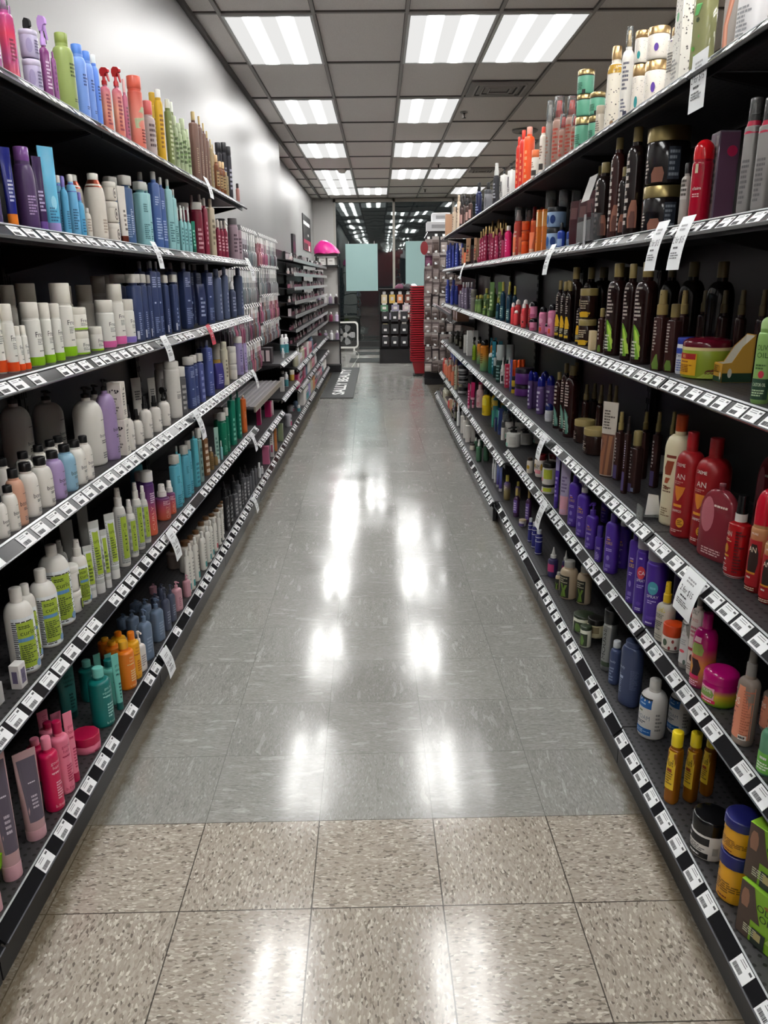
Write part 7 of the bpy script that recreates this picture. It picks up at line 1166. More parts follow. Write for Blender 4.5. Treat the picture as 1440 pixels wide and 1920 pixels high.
  ('cocojar',.904,6.583,.125,.076,.076,.04,0,40,'b'),('spotbox',.755,6.238,.125,.042,.034,.135,0,0,'b'),('spotbox',.75,6.416,.125,.038,.031,.145,0,0,'b'),
  ('spotbox',.752,6.619,.125,.04,.032,.148,0,0,'b'),('whiteslim',.752,6.976,.125,.032,.032,.196,1,0,'b'),('darksm',.746,7.216,.125,.028,.028,.196,1,40,'b'),
  ('lavendersm',.745,7.271,.125,.028,.028,.168,0,40,'b'),('darksm',.778,7.33,.125,.051,.051,.106,0,40,'b'),('darksm',.784,7.458,.125,.051,.051,.097,0,40,'b'),
  ('tantube',.786,7.635,.125,.051,.041,.117,0,42,'b'),('tantube',.789,7.705,.125,.051,.041,.113,0,42,'b'),('tantube',.792,7.805,.125,.051,.041,.108,0,42,'b'),
  ('tantube',.795,7.876,.125,.052,.041,.104,0,42,'b'),('coralsm',.794,7.946,.125,.052,.052,.093,0,40,'b'),('coralsm',.794,8.016,.125,.052,.052,.093,0,40,'b'),
  ('cocojar',.84,8.141,.125,.083,.083,.062,0,40,'b'),('cocojar',.84,8.313,.125,.083,.083,.062,0,40,'b'),('cocojar',.84,8.413,.125,.083,.083,.062,0,40,'b'),
  ('tanbot',.801,8.546,.125,.057,.057,.114,0,40,'b'),('tanbot',.801,8.666,.125,.057,.057,.114,0,40,'b'),('tanbot',.801,8.741,.125,.057,.057,.114,0,40,'b'),
  ('compactd',.809,8.869,.125,.062,.062,.062,0,0,'b'),('compactd',.809,8.999,.125,.062,.062,.062,0,0,'b'),('compactd',.809,9.079,.125,.062,.062,.062,0,0,'b'),
 ],
}
ITEMS = [(g[0], sh, *g[1:8], g[8] if len(g) > 8 else STY[g[0]]['o'].get('rot', 0), g[9] if len(g) > 9 else '') for sh, gs in GOODS.items() for g in gs]
TICKETS = [(-1, -0.787, 3.8, 1.827, 0.078, 0.09, "white sale ticket curling from the wall run's top shelf", False, None, 0.3), (-1, -0.787, 2.842, 1.507, 0.06, 0.09, 'white sale ticket under the white jars on the wall run', False, None, 0.3), (-1, -0.787, 4.826, 1.507, 0.12, 0.13, "white sale ticket at the far end of the wall run's second shelf", False, None, 0.3), (-1, -0.787, 2.864, 1.187, 0.078, 0.09, 'white sale ticket below the navy bottles on the wall run', False, None, 0.3), (-1, -0.787, 3.621, 1.187, 0.078, 0.09, 'red sale ticket below the navy bottles on the wall run', True, None, 0.3), (-1, -0.787, 3.252, 0.854, 0.078, 0.12, 'white sale ticket above the turquoise bottles on the wall run', False, None, 0.3), (-1, -0.787, 4.806, 0.854, 0.078, 0.11, "white sale ticket at the far end of the wall run's fourth shelf", False, None, 0.3), (-1, -0.787, 2.711, 0.5, 0.078, 0.11, 'white sale ticket above the brown-capped white bottles', False, None, 0.3), (-1, -0.787, 4.615, 0.5, 0.078, 0.11, "white sale ticket above the black bottles at the wall run's end", False, None, 0.3), (-1, -0.787, 2.508, 0.117, 0.078, 0.095, 'white sale ticket on the bottom deck before the slate pumps', False, None, 0.3), (-1, -0.787, 4.555, 0.117, 0.078, 0.095, 'white sale ticket on the bottom deck beside the black bottles', False, None, 0.3), (1, 0.727, 1.941, 1.852, 0.09, 0.12, "white sale ticket hanging from the island's top shelf", False, None, -0.0), (1, 0.727, 2.076, 1.507, 0.08, 0.12, "white sale ticket on the island's second shelf, farther of the pair", False, None, 0.25), (1, 0.727, 1.912, 1.507, 0.08, 0.12, "white sale ticket on the island's second shelf, nearer of the pair", False, None, 0.25), (1, 0.727, 3.359, 1.507, 0.09, 0.12, 'white sale ticket hanging below the blue jars on the island', False, None, 0.3), (1, 0.727, 6.816, 1.507, 0.12, 0.13, "white sale ticket at the far end of the island's second shelf", False, None, 0.3), (1, 0.727, 3.335, 0.719, 0.085, 0.11, 'white sale ticket above the white pump tubs on the island', False, None, 0.3), (1, 0.727, 3.265, 0.434, 0.085, 0.12, 'white sale ticket below the purple curl bottles on the island', False, None, 0.3), (1, 0.727, 1.653, 0.719, 0.1, 0.1, 'large white 2 for 15 dollars ticket in front of the red bag', False, None, 0.3)]
EXPO = 2.06
# ------------------------------------------------------------------ procedural surfaces
def floor_mat():
    m, nt, b = nodes('vinyl_tile')
    L = nt.links.new
    tc = N(nt, 'ShaderNodeTexCoord')
    mp = N(nt, 'ShaderNodeMapping')
    # tile grid turned 0.75 degrees against the aisle, 12 inch tiles
    mp.inputs['Rotation'].default_value = (0, 0, -.01313)
    L(tc.outputs['Object'], mp.inputs[0])
    def math_(op, a, bb=None, c=None):
        n = N(nt, 'ShaderNodeMath', operation=op)
        for i, v in enumerate((a, bb, c)):
            if v is None:
                continue
            if isinstance(v, (int, float)):
                n.inputs[i].default_value = v
            else:
                L(v, n.inputs[i])
        return n.outputs[0]
    sc = N(nt, 'ShaderNodeVectorMath', operation='MULTIPLY_ADD')
    sc.inputs[1].default_value = (1 / .3048, 1 / .3048, 0)
    sc.inputs[2].default_value = (TILE_OX, TILE_OY, 0)
    L(mp.outputs[0], sc.inputs[0])
    fl = N(nt, 'ShaderNodeVectorMath', operation='FLOOR'); L(sc.outputs[0], fl.inputs[0])
    fr = N(nt, 'ShaderNodeVectorMath', operation='FRACTION'); L(sc.outputs[0], fr.inputs[0])
    sf = N(nt, 'ShaderNodeSeparateXYZ'); L(fr.outputs[0], sf.inputs[0])
    st = N(nt, 'ShaderNodeSeparateXYZ'); L(fl.outputs[0], st.inputs[0])
    wn = N(nt, 'ShaderNodeTexWhiteNoise', noise_dimensions='2D'); L(fl.outputs[0], wn.inputs['Vector'])
    # joint lines
    ex = math_('MINIMUM', sf.outputs[0], math_('SUBTRACT', 1, sf.outputs[0]))
    ey = math_('MINIMUM', sf.outputs[1], math_('SUBTRACT', 1, sf.outputs[1]))
    e = math_('MINIMUM', ex, ey)
    near = math_('LESS_THAN', st.outputs[1], 4.5)          # the older chip tiles by the camera end
    jw = math_('MULTIPLY_ADD', near, .0022, .0028)
    joint = math_('LESS_THAN', e, jw)
    # flecks: checker of directions
    par = math_('PINGPONG', math_('ADD', st.outputs[0], st.outputs[1]), 1)
    def fleck(sx, sy, scale, seed):
        mm = N(nt, 'ShaderNodeMapping'); mm.inputs['Scale'].default_value = (sx, sy, 1); mm.inputs['Location'].default_value = (seed, seed, 0)
        nz = N(nt, 'ShaderNodeTexNoise'); nz.inputs['Scale'].default_value = 9; nz.inputs['Detail'].default_value = 1
        add = N(nt, 'ShaderNodeVectorMath', operation='MULTIPLY_ADD')
        L(tc.outputs['Object'], nz.inputs['Vector'])
        add.inputs[1].default_value = (.03, .03, 0)
        L(nz.outputs['Color'], add.inputs[0]); L(tc.outputs['Object'], add.inputs[2])
        L(add.outputs[0], mm.inputs[0])
        v = N(nt, 'ShaderNodeTexVoronoi', feature='F1'); v.inputs['Scale'].default_value = scale
        L(mm.outputs[0], v.inputs['Vector'])
        s = N(nt, 'ShaderNodeSeparateColor'); L(v.outputs['Color'], s.inputs[0])
        return s.outputs[0]
    def mixf(f, a, bb):
        n = N(nt, 'ShaderNodeMix', data_type='FLOAT'); L(f, n.inputs[0]); L(a, n.inputs[2]); L(bb, n.inputs[3]); return n.outputs[0]
    chip = mixf(par, fleck(1, .45, 250, 3), fleck(.45, 1, 250, 7))
    streak = mixf(par, fleck(1, .3, 330, 1), fleck(.3, 1, 330, 5))
    big = mixf(par, fleck(1, .2, 85, 2), fleck(.22, 1, 85, 9))
    tone = wn.outputs['Value']
    def ramp(src, stops):
        r = N(nt, 'ShaderNodeValToRGB'); r.color_ramp.interpolation = 'LINEAR'
        el = r.color_ramp.elements
        while len(el) < len(stops):
            el.new(.5)
        for k, (p, c) in zip(el, stops):
            k.position = p; k.color = lin(c)
        L(src, r.inputs[0]); return r.outputs[0]
    cn = ramp(chip, [(0, '6a625a'), (.06, '80776d'), (.14, '9b9186'), (.6, 'a69d91'), (.86, 'afa69a'), (.95, 'c4bcb0'), (1, 'cec7bc')])
    cf0 = ramp(streak, [(0, '858480'), (.15, '92918c'), (.5, '9a9994'), (.85, 'a1a09b'), (.97, 'adaca8'), (1, 'b8b8b4')])
    bl = ramp(big, [(0, '6f6e6a'), (.025, '6f6e6a'), (.05, '8c8b87'), (.93, '8c8b87'), (.965, 'c6c5c1'), (1, 'c6c5c1')])
    bf = N(nt, 'ShaderNodeMix', data_type='RGBA'); bf.inputs[0].default_value = .3; L(cf0, bf.inputs[6]); L(bl, bf.inputs[7])
    cf = bf.outputs[2]
    mc = N(nt, 'ShaderNodeMix', data_type='RGBA'); L(near, mc.inputs[0]); L(cf, mc.inputs[6]); L(cn, mc.inputs[7])
    hv = N(nt, 'ShaderNodeHueSaturation'); L(mc.outputs[2], hv.inputs['Color'])
    L(math_('MULTIPLY_ADD', tone, .1, .88), hv.inputs['Value'])
    jm = N(nt, 'ShaderNodeMix', data_type='RGBA')
    L(math_('MULTIPLY', joint, math_('MULTIPLY_ADD', near, .35, .5)), jm.inputs[0]); L(hv.outputs[0], jm.inputs[6]); jm.inputs[7].default_value = lin('2e2a26')
    # ingrained dirt along the shelving feet
    so = N(nt, 'ShaderNodeSeparateXYZ'); L(tc.outputs['Object'], so.inputs[0])
    nz = N(nt, 'ShaderNodeTexNoise'); nz.inputs['Scale'].default_value = 22; nz.inputs['Detail'].default_value = 4; L(tc.outputs['Object'], nz.inputs['Vector'])
    dr = math_('SUBTRACT', so.outputs[0], .655)
    dl = math_('SUBTRACT', -.735, so.outputs[0])
    dd = math_('MAXIMUM', dr, dl)
    dirt = N(nt, 'ShaderNodeMapRange'); L(math_('MULTIPLY_ADD', nz.outputs[0], .05, dd), dirt.inputs[0])
    dirt.inputs[1].default_value = .018; dirt.inputs[2].default_value = .05; dirt.inputs[4].default_value = .75
    dm = N(nt, 'ShaderNodeMix', data_type='RGBA'); L(dirt.outputs[0], dm.inputs[0]); L(jm.outputs[2], dm.inputs[6]); dm.inputs[7].default_value = lin('4c4028')
    L(dm.outputs[2], b.inputs['Base Color'])
    rn = N(nt, 'ShaderNodeTexNoise'); rn.inputs['Scale'].default_value = 3.5; rn.inputs['Detail'].default_value = 3; L(tc.outputs['Object'], rn.inputs['Vector'])
    rr = N(nt, 'ShaderNodeMapRange'); L(rn.outputs[0], rr.inputs[0]); rr.inputs[1].default_value = .3; rr.inputs[2].default_value = .7
    rr.inputs[3].default_value = .1; rr.inputs[4].default_value = .19
    L(rr.outputs[0], b.inputs['Roughness'])
    b.inputs['Specular IOR Level'].default_value = .55
    # every tile lies a hair differently; wax ripple
    bn = N(nt, 'ShaderNodeTexNoise'); bn.inputs['Scale'].default_value = 6; bn.inputs['Detail'].default_value = 2; L(tc.outputs['Object'], bn.inputs['Vector'])
    hgt = math_('ADD', bn.outputs[0], math_('MULTIPLY', joint, -.12))
    wc = N(nt, 'ShaderNodeSeparateColor'); L(wn.outputs['Color'], wc.inputs[0])
    tx = math_('MULTIPLY', math_('SUBTRACT', wc.outputs[0], .5), sf.outputs[0]); ty = math_('MULTIPLY', math_('SUBTRACT', wc.outputs[1], .5), sf.outputs[1])
    hgt = math_('ADD', hgt, math_('MULTIPLY', math_('ADD', tx, ty), .8))
    bp = N(nt, 'ShaderNodeBump'); bp.inputs['Strength'].default_value = .1; bp.inputs['Distance'].default_value = .004
    L(hgt, bp.inputs['Height']); L(bp.outputs[0], b.inputs['Normal'])
    return m

def wall_mat(name, col, rough=.32, streak=.08):
    m, nt, b = nodes(name)
    L = nt.links.new
    tc = N(nt, 'ShaderNodeTexCoord')
    mp = N(nt, 'ShaderNodeMapping'); mp.inputs['Scale'].default_value = (1, .9, .35); L(tc.outputs['Object'], mp.inputs[0])
    nz = N(nt, 'ShaderNodeTexNoise'); nz.inputs['Scale'].default_value = 1.1; nz.inputs['Detail'].default_value = 1; L(mp.outputs[0], nz.inputs['Vector'])
    b.inputs['Base Color'].default_value = lin(col)
    b.inputs['Roughness'].default_value = rough
    bp = N(nt, 'ShaderNodeBump'); bp.inputs['Strength'].default_value = .35; bp.inputs['Distance'].default_value = streak
    L(nz.outputs[0], bp.inputs['Height']); L(bp.outputs[0], b.inputs['Normal'])
    return m

def ceil_mat():
    m, nt, b = nodes('ceiling_tile')
    L = nt.links.new
    tc = N(nt, 'ShaderNodeTexCoord')
    nz = N(nt, 'ShaderNodeTexNoise'); nz.inputs['Scale'].default_value = 160; nz.inputs['Detail'].default_value = 3; L(tc.outputs['Object'], nz.inputs['Vector'])
    r = N(nt, 'ShaderNodeValToRGB'); L(nz.outputs[0], r.inputs[0])
    r.color_ramp.elements[0].position = .3; r.color_ramp.elements[0].color = lin('e2ddd9'); r.color_ramp.elements[1].position = .6; r.color_ramp.elements[1].color = lin('efeae6')
    L(r.outputs[0], b.inputs['Base Color'])
    b.inputs['Roughness'].default_value = .85
    return m

def diffuser_mat():
    """acrylic lens with two tubes glowing behind it"""
    m = bpy.data.materials.new('light_diffuser'); m.use_nodes = True
    nt = m.node_tree; nt.nodes.clear(); L = nt.links.new
    out = N(nt, 'ShaderNodeOutputMaterial'); em = N(nt, 'ShaderNodeEmission')
    tc = N(nt, 'ShaderNodeTexCoord'); sx = N(nt, 'ShaderNodeSeparateXYZ'); L(tc.outputs['Generated'], sx.inputs[0])
    def mt(op, a, bb=0):
        n = N(nt, 'ShaderNodeMath', operation=op)
        for i, v in enumerate((a, bb)):
            if isinstance(v, (int, float)): n.inputs[i].default_value = v
            else: L(v, n.inputs[i])
        return n.outputs[0]
    d = mt('ABSOLUTE', mt('SUBTRACT', mt('ABSOLUTE', mt('SUBTRACT', sx.outputs[0], .5)), .2), 0)
    g = N(nt, 'ShaderNodeMapRange', interpolation_type='SMOOTHSTEP'); L(d, g.inputs[0])
    g.inputs[1].default_value = .0; g.inputs[2].default_value = .11; g.inputs[3].default_value = LAMP_TUBE; g.inputs[4].default_value = LAMP_BASE
    em.inputs['Color'].default_value = (1, .995, .975, 1)
    L(g.outputs[0], em.inputs['Strength']); L(em.outputs[0], out.inputs[0])
    return m

def deck_mat():
    """black painted steel with rows of punched holes"""
    m, nt, b = nodes('black_steel')
    L = nt.links.new
    tc = N(nt, 'ShaderNodeTexCoord')
    v = N(nt, 'ShaderNodeVectorMath', operation='MULTIPLY'); v.inputs[1].default_value = (48, 48, 0); L(tc.outputs['Object'], v.inputs[0])
    f = N(nt, 'ShaderNodeVectorMath', operation='FRACTION'); L(v.outputs[0], f.inputs[0])
    ds = N(nt, 'ShaderNodeVectorMath', operation='DISTANCE'); ds.inputs[1].default_value = (.5, .5, 0); L(f.outputs[0], ds.inputs[0])
    lt = N(nt, 'ShaderNodeMath', operation='LESS_THAN'); lt.inputs[1].default_value = .2; L(ds.outputs['Value'], lt.inputs[0])
    mx = N(nt, 'ShaderNodeMix', data_type='RGBA'); L(lt.outputs[0], mx.inputs[0]); mx.inputs[6].default_value = lin('3a393b'); mx.inputs[7].default_value = lin('0a0a0a')
    L(mx.outputs[2], b.inputs['Base Color']); b.inputs['Roughness'].default_value = .5
    return m

def glass_mat():
    m = bpy.data.materials.new('window_glass'); m.use_nodes = True
    nt = m.node_tree; nt.nodes.clear(); L = nt.links.new
    out = N(nt, 'ShaderNodeOutputMaterial'); tr = N(nt, 'ShaderNodeBsdfTransparent'); gl = N(nt, 'ShaderNodeBsdfGlossy'); fr = N(nt, 'ShaderNodeFresnel'); mx = N(nt, 'ShaderNodeMixShader')
    tr.inputs['Color'].default_value = (.62, .68, .66, 1)
    gl.inputs['Roughness'].default_value = .02
    gl.inputs['Color'].default_value = (.9, .95, .95, 1)
    fr.inputs['IOR'].default_value = 1.85
    tc = N(nt, 'ShaderNodeTexCoord'); nz = N(nt, 'ShaderNodeTexNoise'); nz.inputs['Scale'].default_value = 1.6; L(tc.outputs['Object'], nz.inputs['Vector'])
    bp = N(nt, 'ShaderNodeBump'); bp.inputs['Strength'].default_value = .12; bp.inputs['Distance'].default_value = .02; L(nz.outputs[0], bp.inputs['Height'])
    L(bp.outputs[0], gl.inputs['Normal'])
    L(fr.outputs[0], mx.inputs[0]); L(tr.outputs[0], mx.inputs[1]); L(gl.outputs[0], mx.inputs[2]); L(mx.outputs[0], out.inputs[0])
    return m

# floor tile offsets: grid fitted to the joints seen on the floor
_c, _s = math.cos(-.01313), math.sin(-.01313)
_fx, _fy = -.475677, 1.450429
TILE_OX = -(_fx * _c - _fy * _s) / .3048 + 8
TILE_OY = -(_fx * _s + _fy * _c) / .3048 + 4
LAMP_BASE, LAMP_TUBE = .2, 11
DECK = deck_mat()
STEEL = '1c1c1e/p'

# ------------------------------------------------------------------ room
CZ = 3.061; YW = 17.5; YB = -9.0; XR = 6.2
b = MB(); b.box(((XR - 1.6) / 2, (YW + YB) / 2, -.05), (XR + 1.6, YW - YB + .4, .1), floor_mat())
struct('floor', b.mesh('floor', 0))
b = MB(); b.prism([(-1.215, YB), (-1.215, 10.45), (-1.375, 10.45), (-1.375, YW + .1), (-1.6, YW + .1), (-1.6, YB)], 'z', 0, CZ, wall_mat('painted_wall', '929190', .42))
struct('wall_left', b.mesh('wall_left', 0))
b = MB(); b.box((XR + .1, (YW + YB) / 2, CZ / 2), (.2, YW - YB + .4, CZ), wall_mat('painted_wall', '929190', .42)); struct('wall_right', b.mesh('wall_right', 0))
b = MB(); b.box(((XR - 1.6) / 2, YB - .1, CZ / 2), (XR + 1.6, .2, CZ), wall_mat('maroon_wall', '6a1218')); struct('wall_back', b.mesh('wall_back', 0))
b = MB(); b.box((-1.1625, YW + .06, CZ / 2), (.425, .2, CZ), wall_mat('painted_wall', 'a09e9b', .42)); struct('wall_front', b.mesh('wall_front', 0))
# ceiling: tiles and T bars
X0, Y0 = -1.01657, 5.74315
b = MB(); b.box(((XR - 1.6) / 2, (YW + YB) / 2, CZ + .06), (XR + 1.6, YW - YB + .4, .1), ceil_mat())
bar = M('a09c99/x'); edge = M('5a5755/x')
for i in range(13):
    x = X0 + .6096 * i
    if x > XR: break
    b.box((x, (YW + YB) / 2, CZ + .004), (.03, YW - YB, .014), edge)
    b.box((x, (YW + YB) / 2, CZ + .001), (.022, YW - YB, .014), bar)
for j in range(-13, 10):
    y = Y0 + 1.2192 * j
    if YB < y < YW:
        b.box(((XR - 1.4) / 2, y, CZ + .005), (XR + 1.4, .028, .012), edge)
        b.box(((XR - 1.4) / 2, y, CZ + .0025), (XR + 1.4, .02, .012), bar)
b.box((-1.2, 5.7, CZ - .008), (.03, 30.4, .03), edge)
struct('ceiling', b.mesh('ceiling', 0))
# storefront glazing
fm = M('8f8c84/p')
b = MB()
for x in (-.925, .33, 1.585, 2.84, 4.095, 5.35, XR - .03):
    b.box((x, YW + .02, CZ / 2), (.05, .1, CZ), fm)
b.box(((XR - .95) / 2, YW + .02, 3.02), (XR + .95, .1, .07), fm)
b.box(((XR - .95) / 2, YW + .02, .06), (XR + .95, .1, .12), M('2c2c2c/p'))
struct('trim_1', b.mesh('window_trim', 0))
GM = glass_mat()
xs = [-.925, .33, 1.585, 2.84, 4.095, 5.35, XR - .03]
for i in range(6):
    b = MB(); b.box(((xs[i] + xs[i + 1]) / 2, YW + .03, 1.55), (xs[i + 1] - xs[i] - .05, .008, 2.87), GM)
    struct('window_%d' % (i + 1), b.mesh('glass', 0))
b = MB(); b.box((2.3, 26, -.06), (24, 16, .1), '1c1c1e/x'); struct('ground', b.mesh('pavement', 0))

# ------------------------------------------------------------------ ceiling fittings
DM = diffuser_mat()
b = MB()
for sx in (-1, 1): b.box((sx * .289, 0, -.002), (.018, 1.19, .012), 'c9cbca/p')
for sy in (-1, 1): b.box((0, sy * .587, -.002), (.56, .018, .012), 'c9cbca/p')
fr_me = b.mesh('light_frame', 0)
b = MB(); b.box((0, 0, -.001), (.562, 1.158, .006), DM); df_me = b.mesh('light_diffuser', 0)
cols = [(0, 0), (0, 2), (0, 4), (0, 6), (0, 7), (0, 8), (1, 8), (2, 0), (2, 2), (2, 4), (2, 6), (3, 0), (3, 4), (3, 6), (4, 8)]
for j in (-2, -4, -6, -8, -10, -12):
    cols += [(0, j), (2, j)] + ([(3, j)] if j % 4 == 0 else [])
for j in range(-12, 9, 2):
    cols += [(7, j), (10, j)]
for ci, rj in sorted(cols, key=lambda c: c[1]):
    x = X0 + .6096 * (ci + .5); y = Y0 + 1.2192 * (rj + .5)
    where = {0: 'by the white wall', 1: 'one column out from the wall', 2: 'over the aisle', 3: 'beside the island', 4: 'beyond the island', 7: 'over the next aisle', 10: 'far across the shop'}[ci]
    n = sorted(r for c, r in cols if c == ci).index(rj)
    vis = rj >= 0
    n = len([1 for c, r in cols if c == ci and 0 <= r < rj]) if vis else len([1 for c, r in cols if c == ci and rj < r < 0])
    ords = ['first', 'second', 'third', 'fourth', 'fifth', 'sixth', 'seventh', 'eighth']
    lab = 'glowing ceiling light panel %s, %s ahead of the camera' % (where, ords[n]) if vis else 'glowing ceiling light panel %s, %s back from the camera' % (where, ords[n])
    t = thing('ceiling_light', lab, 'ceiling light', (x, y, CZ - .004), 0, 'fluorescent ceiling panels')
    link('frame', fr_me, t); link('diffuser', df_me, t)
def vent(x, y, sx, sy, label):
    t = thing('ceiling_vent', label, 'vent', (x, y, CZ - .004))
    b = MB(); b.box((0, 0, -.004), (sx, sy, .008), '8c8784/p'); link('frame', b.mesh('vent_frame', 0), t)
    for k, f in enumerate((.78, .56, .34)):
        b = MB(); w, h = sx * f, sy * f
        for q in (-1, 1):
            b.box((q * w / 2, 0, -.012), (.012, h, .014), 'b0aca8/p'); b.box((0, q * h / 2, -.012), (w, .012, .014), 'b0aca8/p')
            b.box((q * w / 2.12, 0, -.009), (.02, h * .9, .004), '2a2826/x'); b.box((0, q * h / 2.2, -.009), (w * .9, .02, .004), '2a2826/x')
        link('louvre', b.mesh('vent_louvre', 0), t)
vent(1.115, 7.86, .56, .56, 'square metal air vent in the ceiling beside the nearest lights')
vent(1.66, 13.3, .4, .4, 'small square air vent in the ceiling beyond the island')
b = MB(); b.loft([(.13, .13, 2, -.02), (.15, .15, 2, -.008), (.15, .15, 2, 0)], '8a8582/p', 24)
for r in (.11, .08, .05): b.loft([(r, r, 2, -.022), (r - .012, r - .012, 2, -.026)], 'a29e9a/p', 24)
tag(link('round_vent', b.mesh('round_vent'), None, (1.73, 9.95, CZ)), 'round ceiling air diffuser above the island', 'vent')
for x, y, l in ((.905, 8.9, 'nearest ceiling sprinkler head, past the square vent'), (.913, 12.6, 'second ceiling sprinkler head, between the far lights'), (.9, 15.9, 'farthest ceiling sprinkler head, near the window')):
    t = thing('sprinkler', l, 'sprinkler', (x, y, CZ))
    b = MB(); b.loft([(.035, .035, 2, -.006), (.04, .04, 2, 0)], '9a9692/p', 16); link('escutcheon', b.mesh('escutcheon'), t)
    b = MB(); b.loft([(.01, .01, 2, -.05), (.012, .012, 2, -.006)], '3a3634/m', 10); b.loft([(.022, .022, 2, -.054), (.022, .022, 2, -.05)], '3a3634/m', 12); link('deflector', b.mesh('deflector'), t)
t = thing('smoke_detector', 'round white smoke detector on the ceiling by the wall-side lights', 'smoke detector', (-.56, 13.1, CZ))
b = MB(); b.loft([(.075, .075, 2, -.02), (.075, .075, 2, 0)], 'd8d6d2/p', 24); link('base', b.mesh('detector_base'), t)
b = MB(); b.loft([(.03, .03, 2, -.055), (.055, .055, 2, -.045), (.065, .065, 2, -.02)], 'dedcd8/p', 24); link('cover', b.mesh('detector_cover'), t)

# ------------------------------------------------------------------ shelving
def tag_mesh(k):
    r = random.Random(k); b = MB()
    w, h = (.056, .031)
    b.box((0, 0, 0), (w, .0008, h), 'd9dadb/x')
    x = -w * .4
    while x < w * .12:
        q = r.uniform(.0005, .0014); b.box((x, -.0006, -h * .22), (q, .0004, h * .3), '3a3a3d/x'); x += q + r.uniform(.0006, .0014)
    b.box((w * .34, -.0006, h * .3), (w * .17, .0004, h * .14), '4a4a4c/x')
    for q in range(2): b.box((-w * .12, -.0006, h * (.36 - .14 * q)), (w * r.uniform(.3, .5), .0004, h * .05), '77787a/x')
    return b.mesh('price_tag', 0)
TAGS = [tag_mesh(k) for k in range(4)]
STRIPS = {}; TILT = .8
def strip_mesh(L):
    if L not in STRIPS:
        b = MB()   # x along the shelf, front -y; channel leans back so tags face up a little
        c, s = math.cos(TILT), math.sin(TILT)
        def q(v, d): return (v * s + d * c, v * c - d * s)     # v up the face, d into the shelf
        b.prism([q(-.018, 0), q(.018, 0), q(.018, .006), q(-.018, .006)], 'x', -L / 2, L / 2, '1a1a1c/s')
        b.prism([q(.017, -.003), q(.0215, -.003), q(.0215, .001), q(.017, .004)], 'x', -L / 2, L / 2, 'b4b8ba/g')
        b.prism([q(-.0195, -.003), q(-.0165, -.003), q(-.0165, .004), q(-.0195, .004)], 'x', -L / 2, L / 2, '58595d/g')
        STRIPS[L] = b.mesh('price_strip', 0)
    return STRIPS[L]
def strip(parent, side, x, y, z, L, pitch, fill, rnd):
    rz = PI / 2 if side < 0 else -PI / 2
    s = link('price_strip', strip_mesh(round(L, 3)), parent, (x, y, z), (0, 0, rz))
    n = int(L / pitch)
    for i in range(n):
        if rnd.random() > fill: continue
        yy = y - L / 2 + (i + .5 + rnd.uniform(-.12, .12)) * L / n
        link('price_tag', rnd.choice(TAGS), parent, (x - side * .0012, yy, z), (-TILT, 0, rz))
def shelf_board(b, side, xf, xb, y0, y1, z, mat):
    """deck with turned-down lip; top at z"""
    g = .004
    b.box(((xf + xb) / 2 + side * .007, (y0 + y1) / 2, z - .008), (abs(xb - xf) - .014, y1 - y0 - g, .016), mat)
    b.box((xf + side * .018, (y0 + y1) / 2, z - .024), (.006, y1 - y0 - g, .03), STEEL)
def bay(name_label, side, xf, xb, y0, y1, levels, top, base_x, base_top=.125, seed=1, pitch=.078, fill=.88, cat='shelving', peg=False, group=None):
    """one gondola section; levels: (front x, top z)"""
    rnd = random.Random(seed)
    yc = (y0 + y1) / 2; L = y1 - y0
    t = thing('shelving_unit', name_label, cat, ((xf + xb) / 2, yc, 0), 0, group)
    ox, oy = (xf + xb) / 2, yc
    def part(nm, bb, par=t, sm=0): return link(nm, bb.mesh(nm, sm), par)
    def lx(x): return x - ox
    b = MB()
    b.box((lx((base_x + xb) / 2) + side * .006, 0, base_top - .01), (abs(xb - base_x) - .014, L - .004, .02), DECK)
    b.box((lx(base_x) + side * .02, 0, base_top - .026), (.006, L - .004, .04), STEEL); bd = part('base_deck', b)
    strip(bd, side, lx(base_x), 0, base_top - .02, L - .008, pitch * 1.15, fill, rnd)
    b = MB(); b.box((lx(base_x) + side * .016, 0, (base_top - .045) / 2), (.02, L - .003, base_top - .045), '141416/p'); part('kick_plate', b)
    b = MB(); b.box((lx(xb) - side * .01, 0, (top + .1) / 2), (.018, L - .002, top - .1), '070708/p')
    part('back_panel', b)
    for q in (-1, 1):
        b = MB(); b.box((lx(xb) - side * .03, q * (L / 2 - .014), (top + .1) / 2), (.03, .024, top - .1), '0e0e10/p')
        for k in range(int((top - .2) / .05)): b.box((lx(xb) - side * .0455, q * (L / 2 - .014), .15 + k * .05), (.002, .006, .024), '060606/x')
        part('upright', b)
    for fx, z in levels:
        b = MB(); shelf_board(b, side, lx(fx), lx(xb), -L / 2, L / 2, z, DECK)
        s = part('shelf', b)
        strip(s, side, lx(fx), 0, z - .016, L - .008, pitch, fill, rnd)
        for q in (-1, 1):
            b = MB(); yq = q * (L / 2 - .006)
            b.prism([(lx(xb) - side * .03, z - .02), (lx(fx) + side * .03, z - .02), (lx(fx) + side * .06, z - .03), (lx(xb) - side * .03, z - .1)], 'y', yq - .0012, yq + .0012, STEEL)
            link('bracket', b.mesh('bracket', 0), s)
    if peg:
        pass
    return t
WB = -1.185
WL = [(-.79, 1.835), (-.79, 1.515), (-.79, 1.195), (-.79, .862), (-.79, .508)]
G1 = 'black shelving along the white wall'
bay('black wall shelving section behind the camera', -1, -.79, WB, .05, 1.268, WL, 1.86, -.79, seed=1, group=G1)
bay('nearest black wall shelving section, with white and pink hair products', -1, -.79, WB, 1.27, 2.488, WL, 1.86, -.79, seed=2, group=G1)
bay('second black wall shelving section, with navy and turquoise bottles', -1, -.79, WB, 2.49, 3.708, WL, 1.86, -.79, seed=3, group=G1)
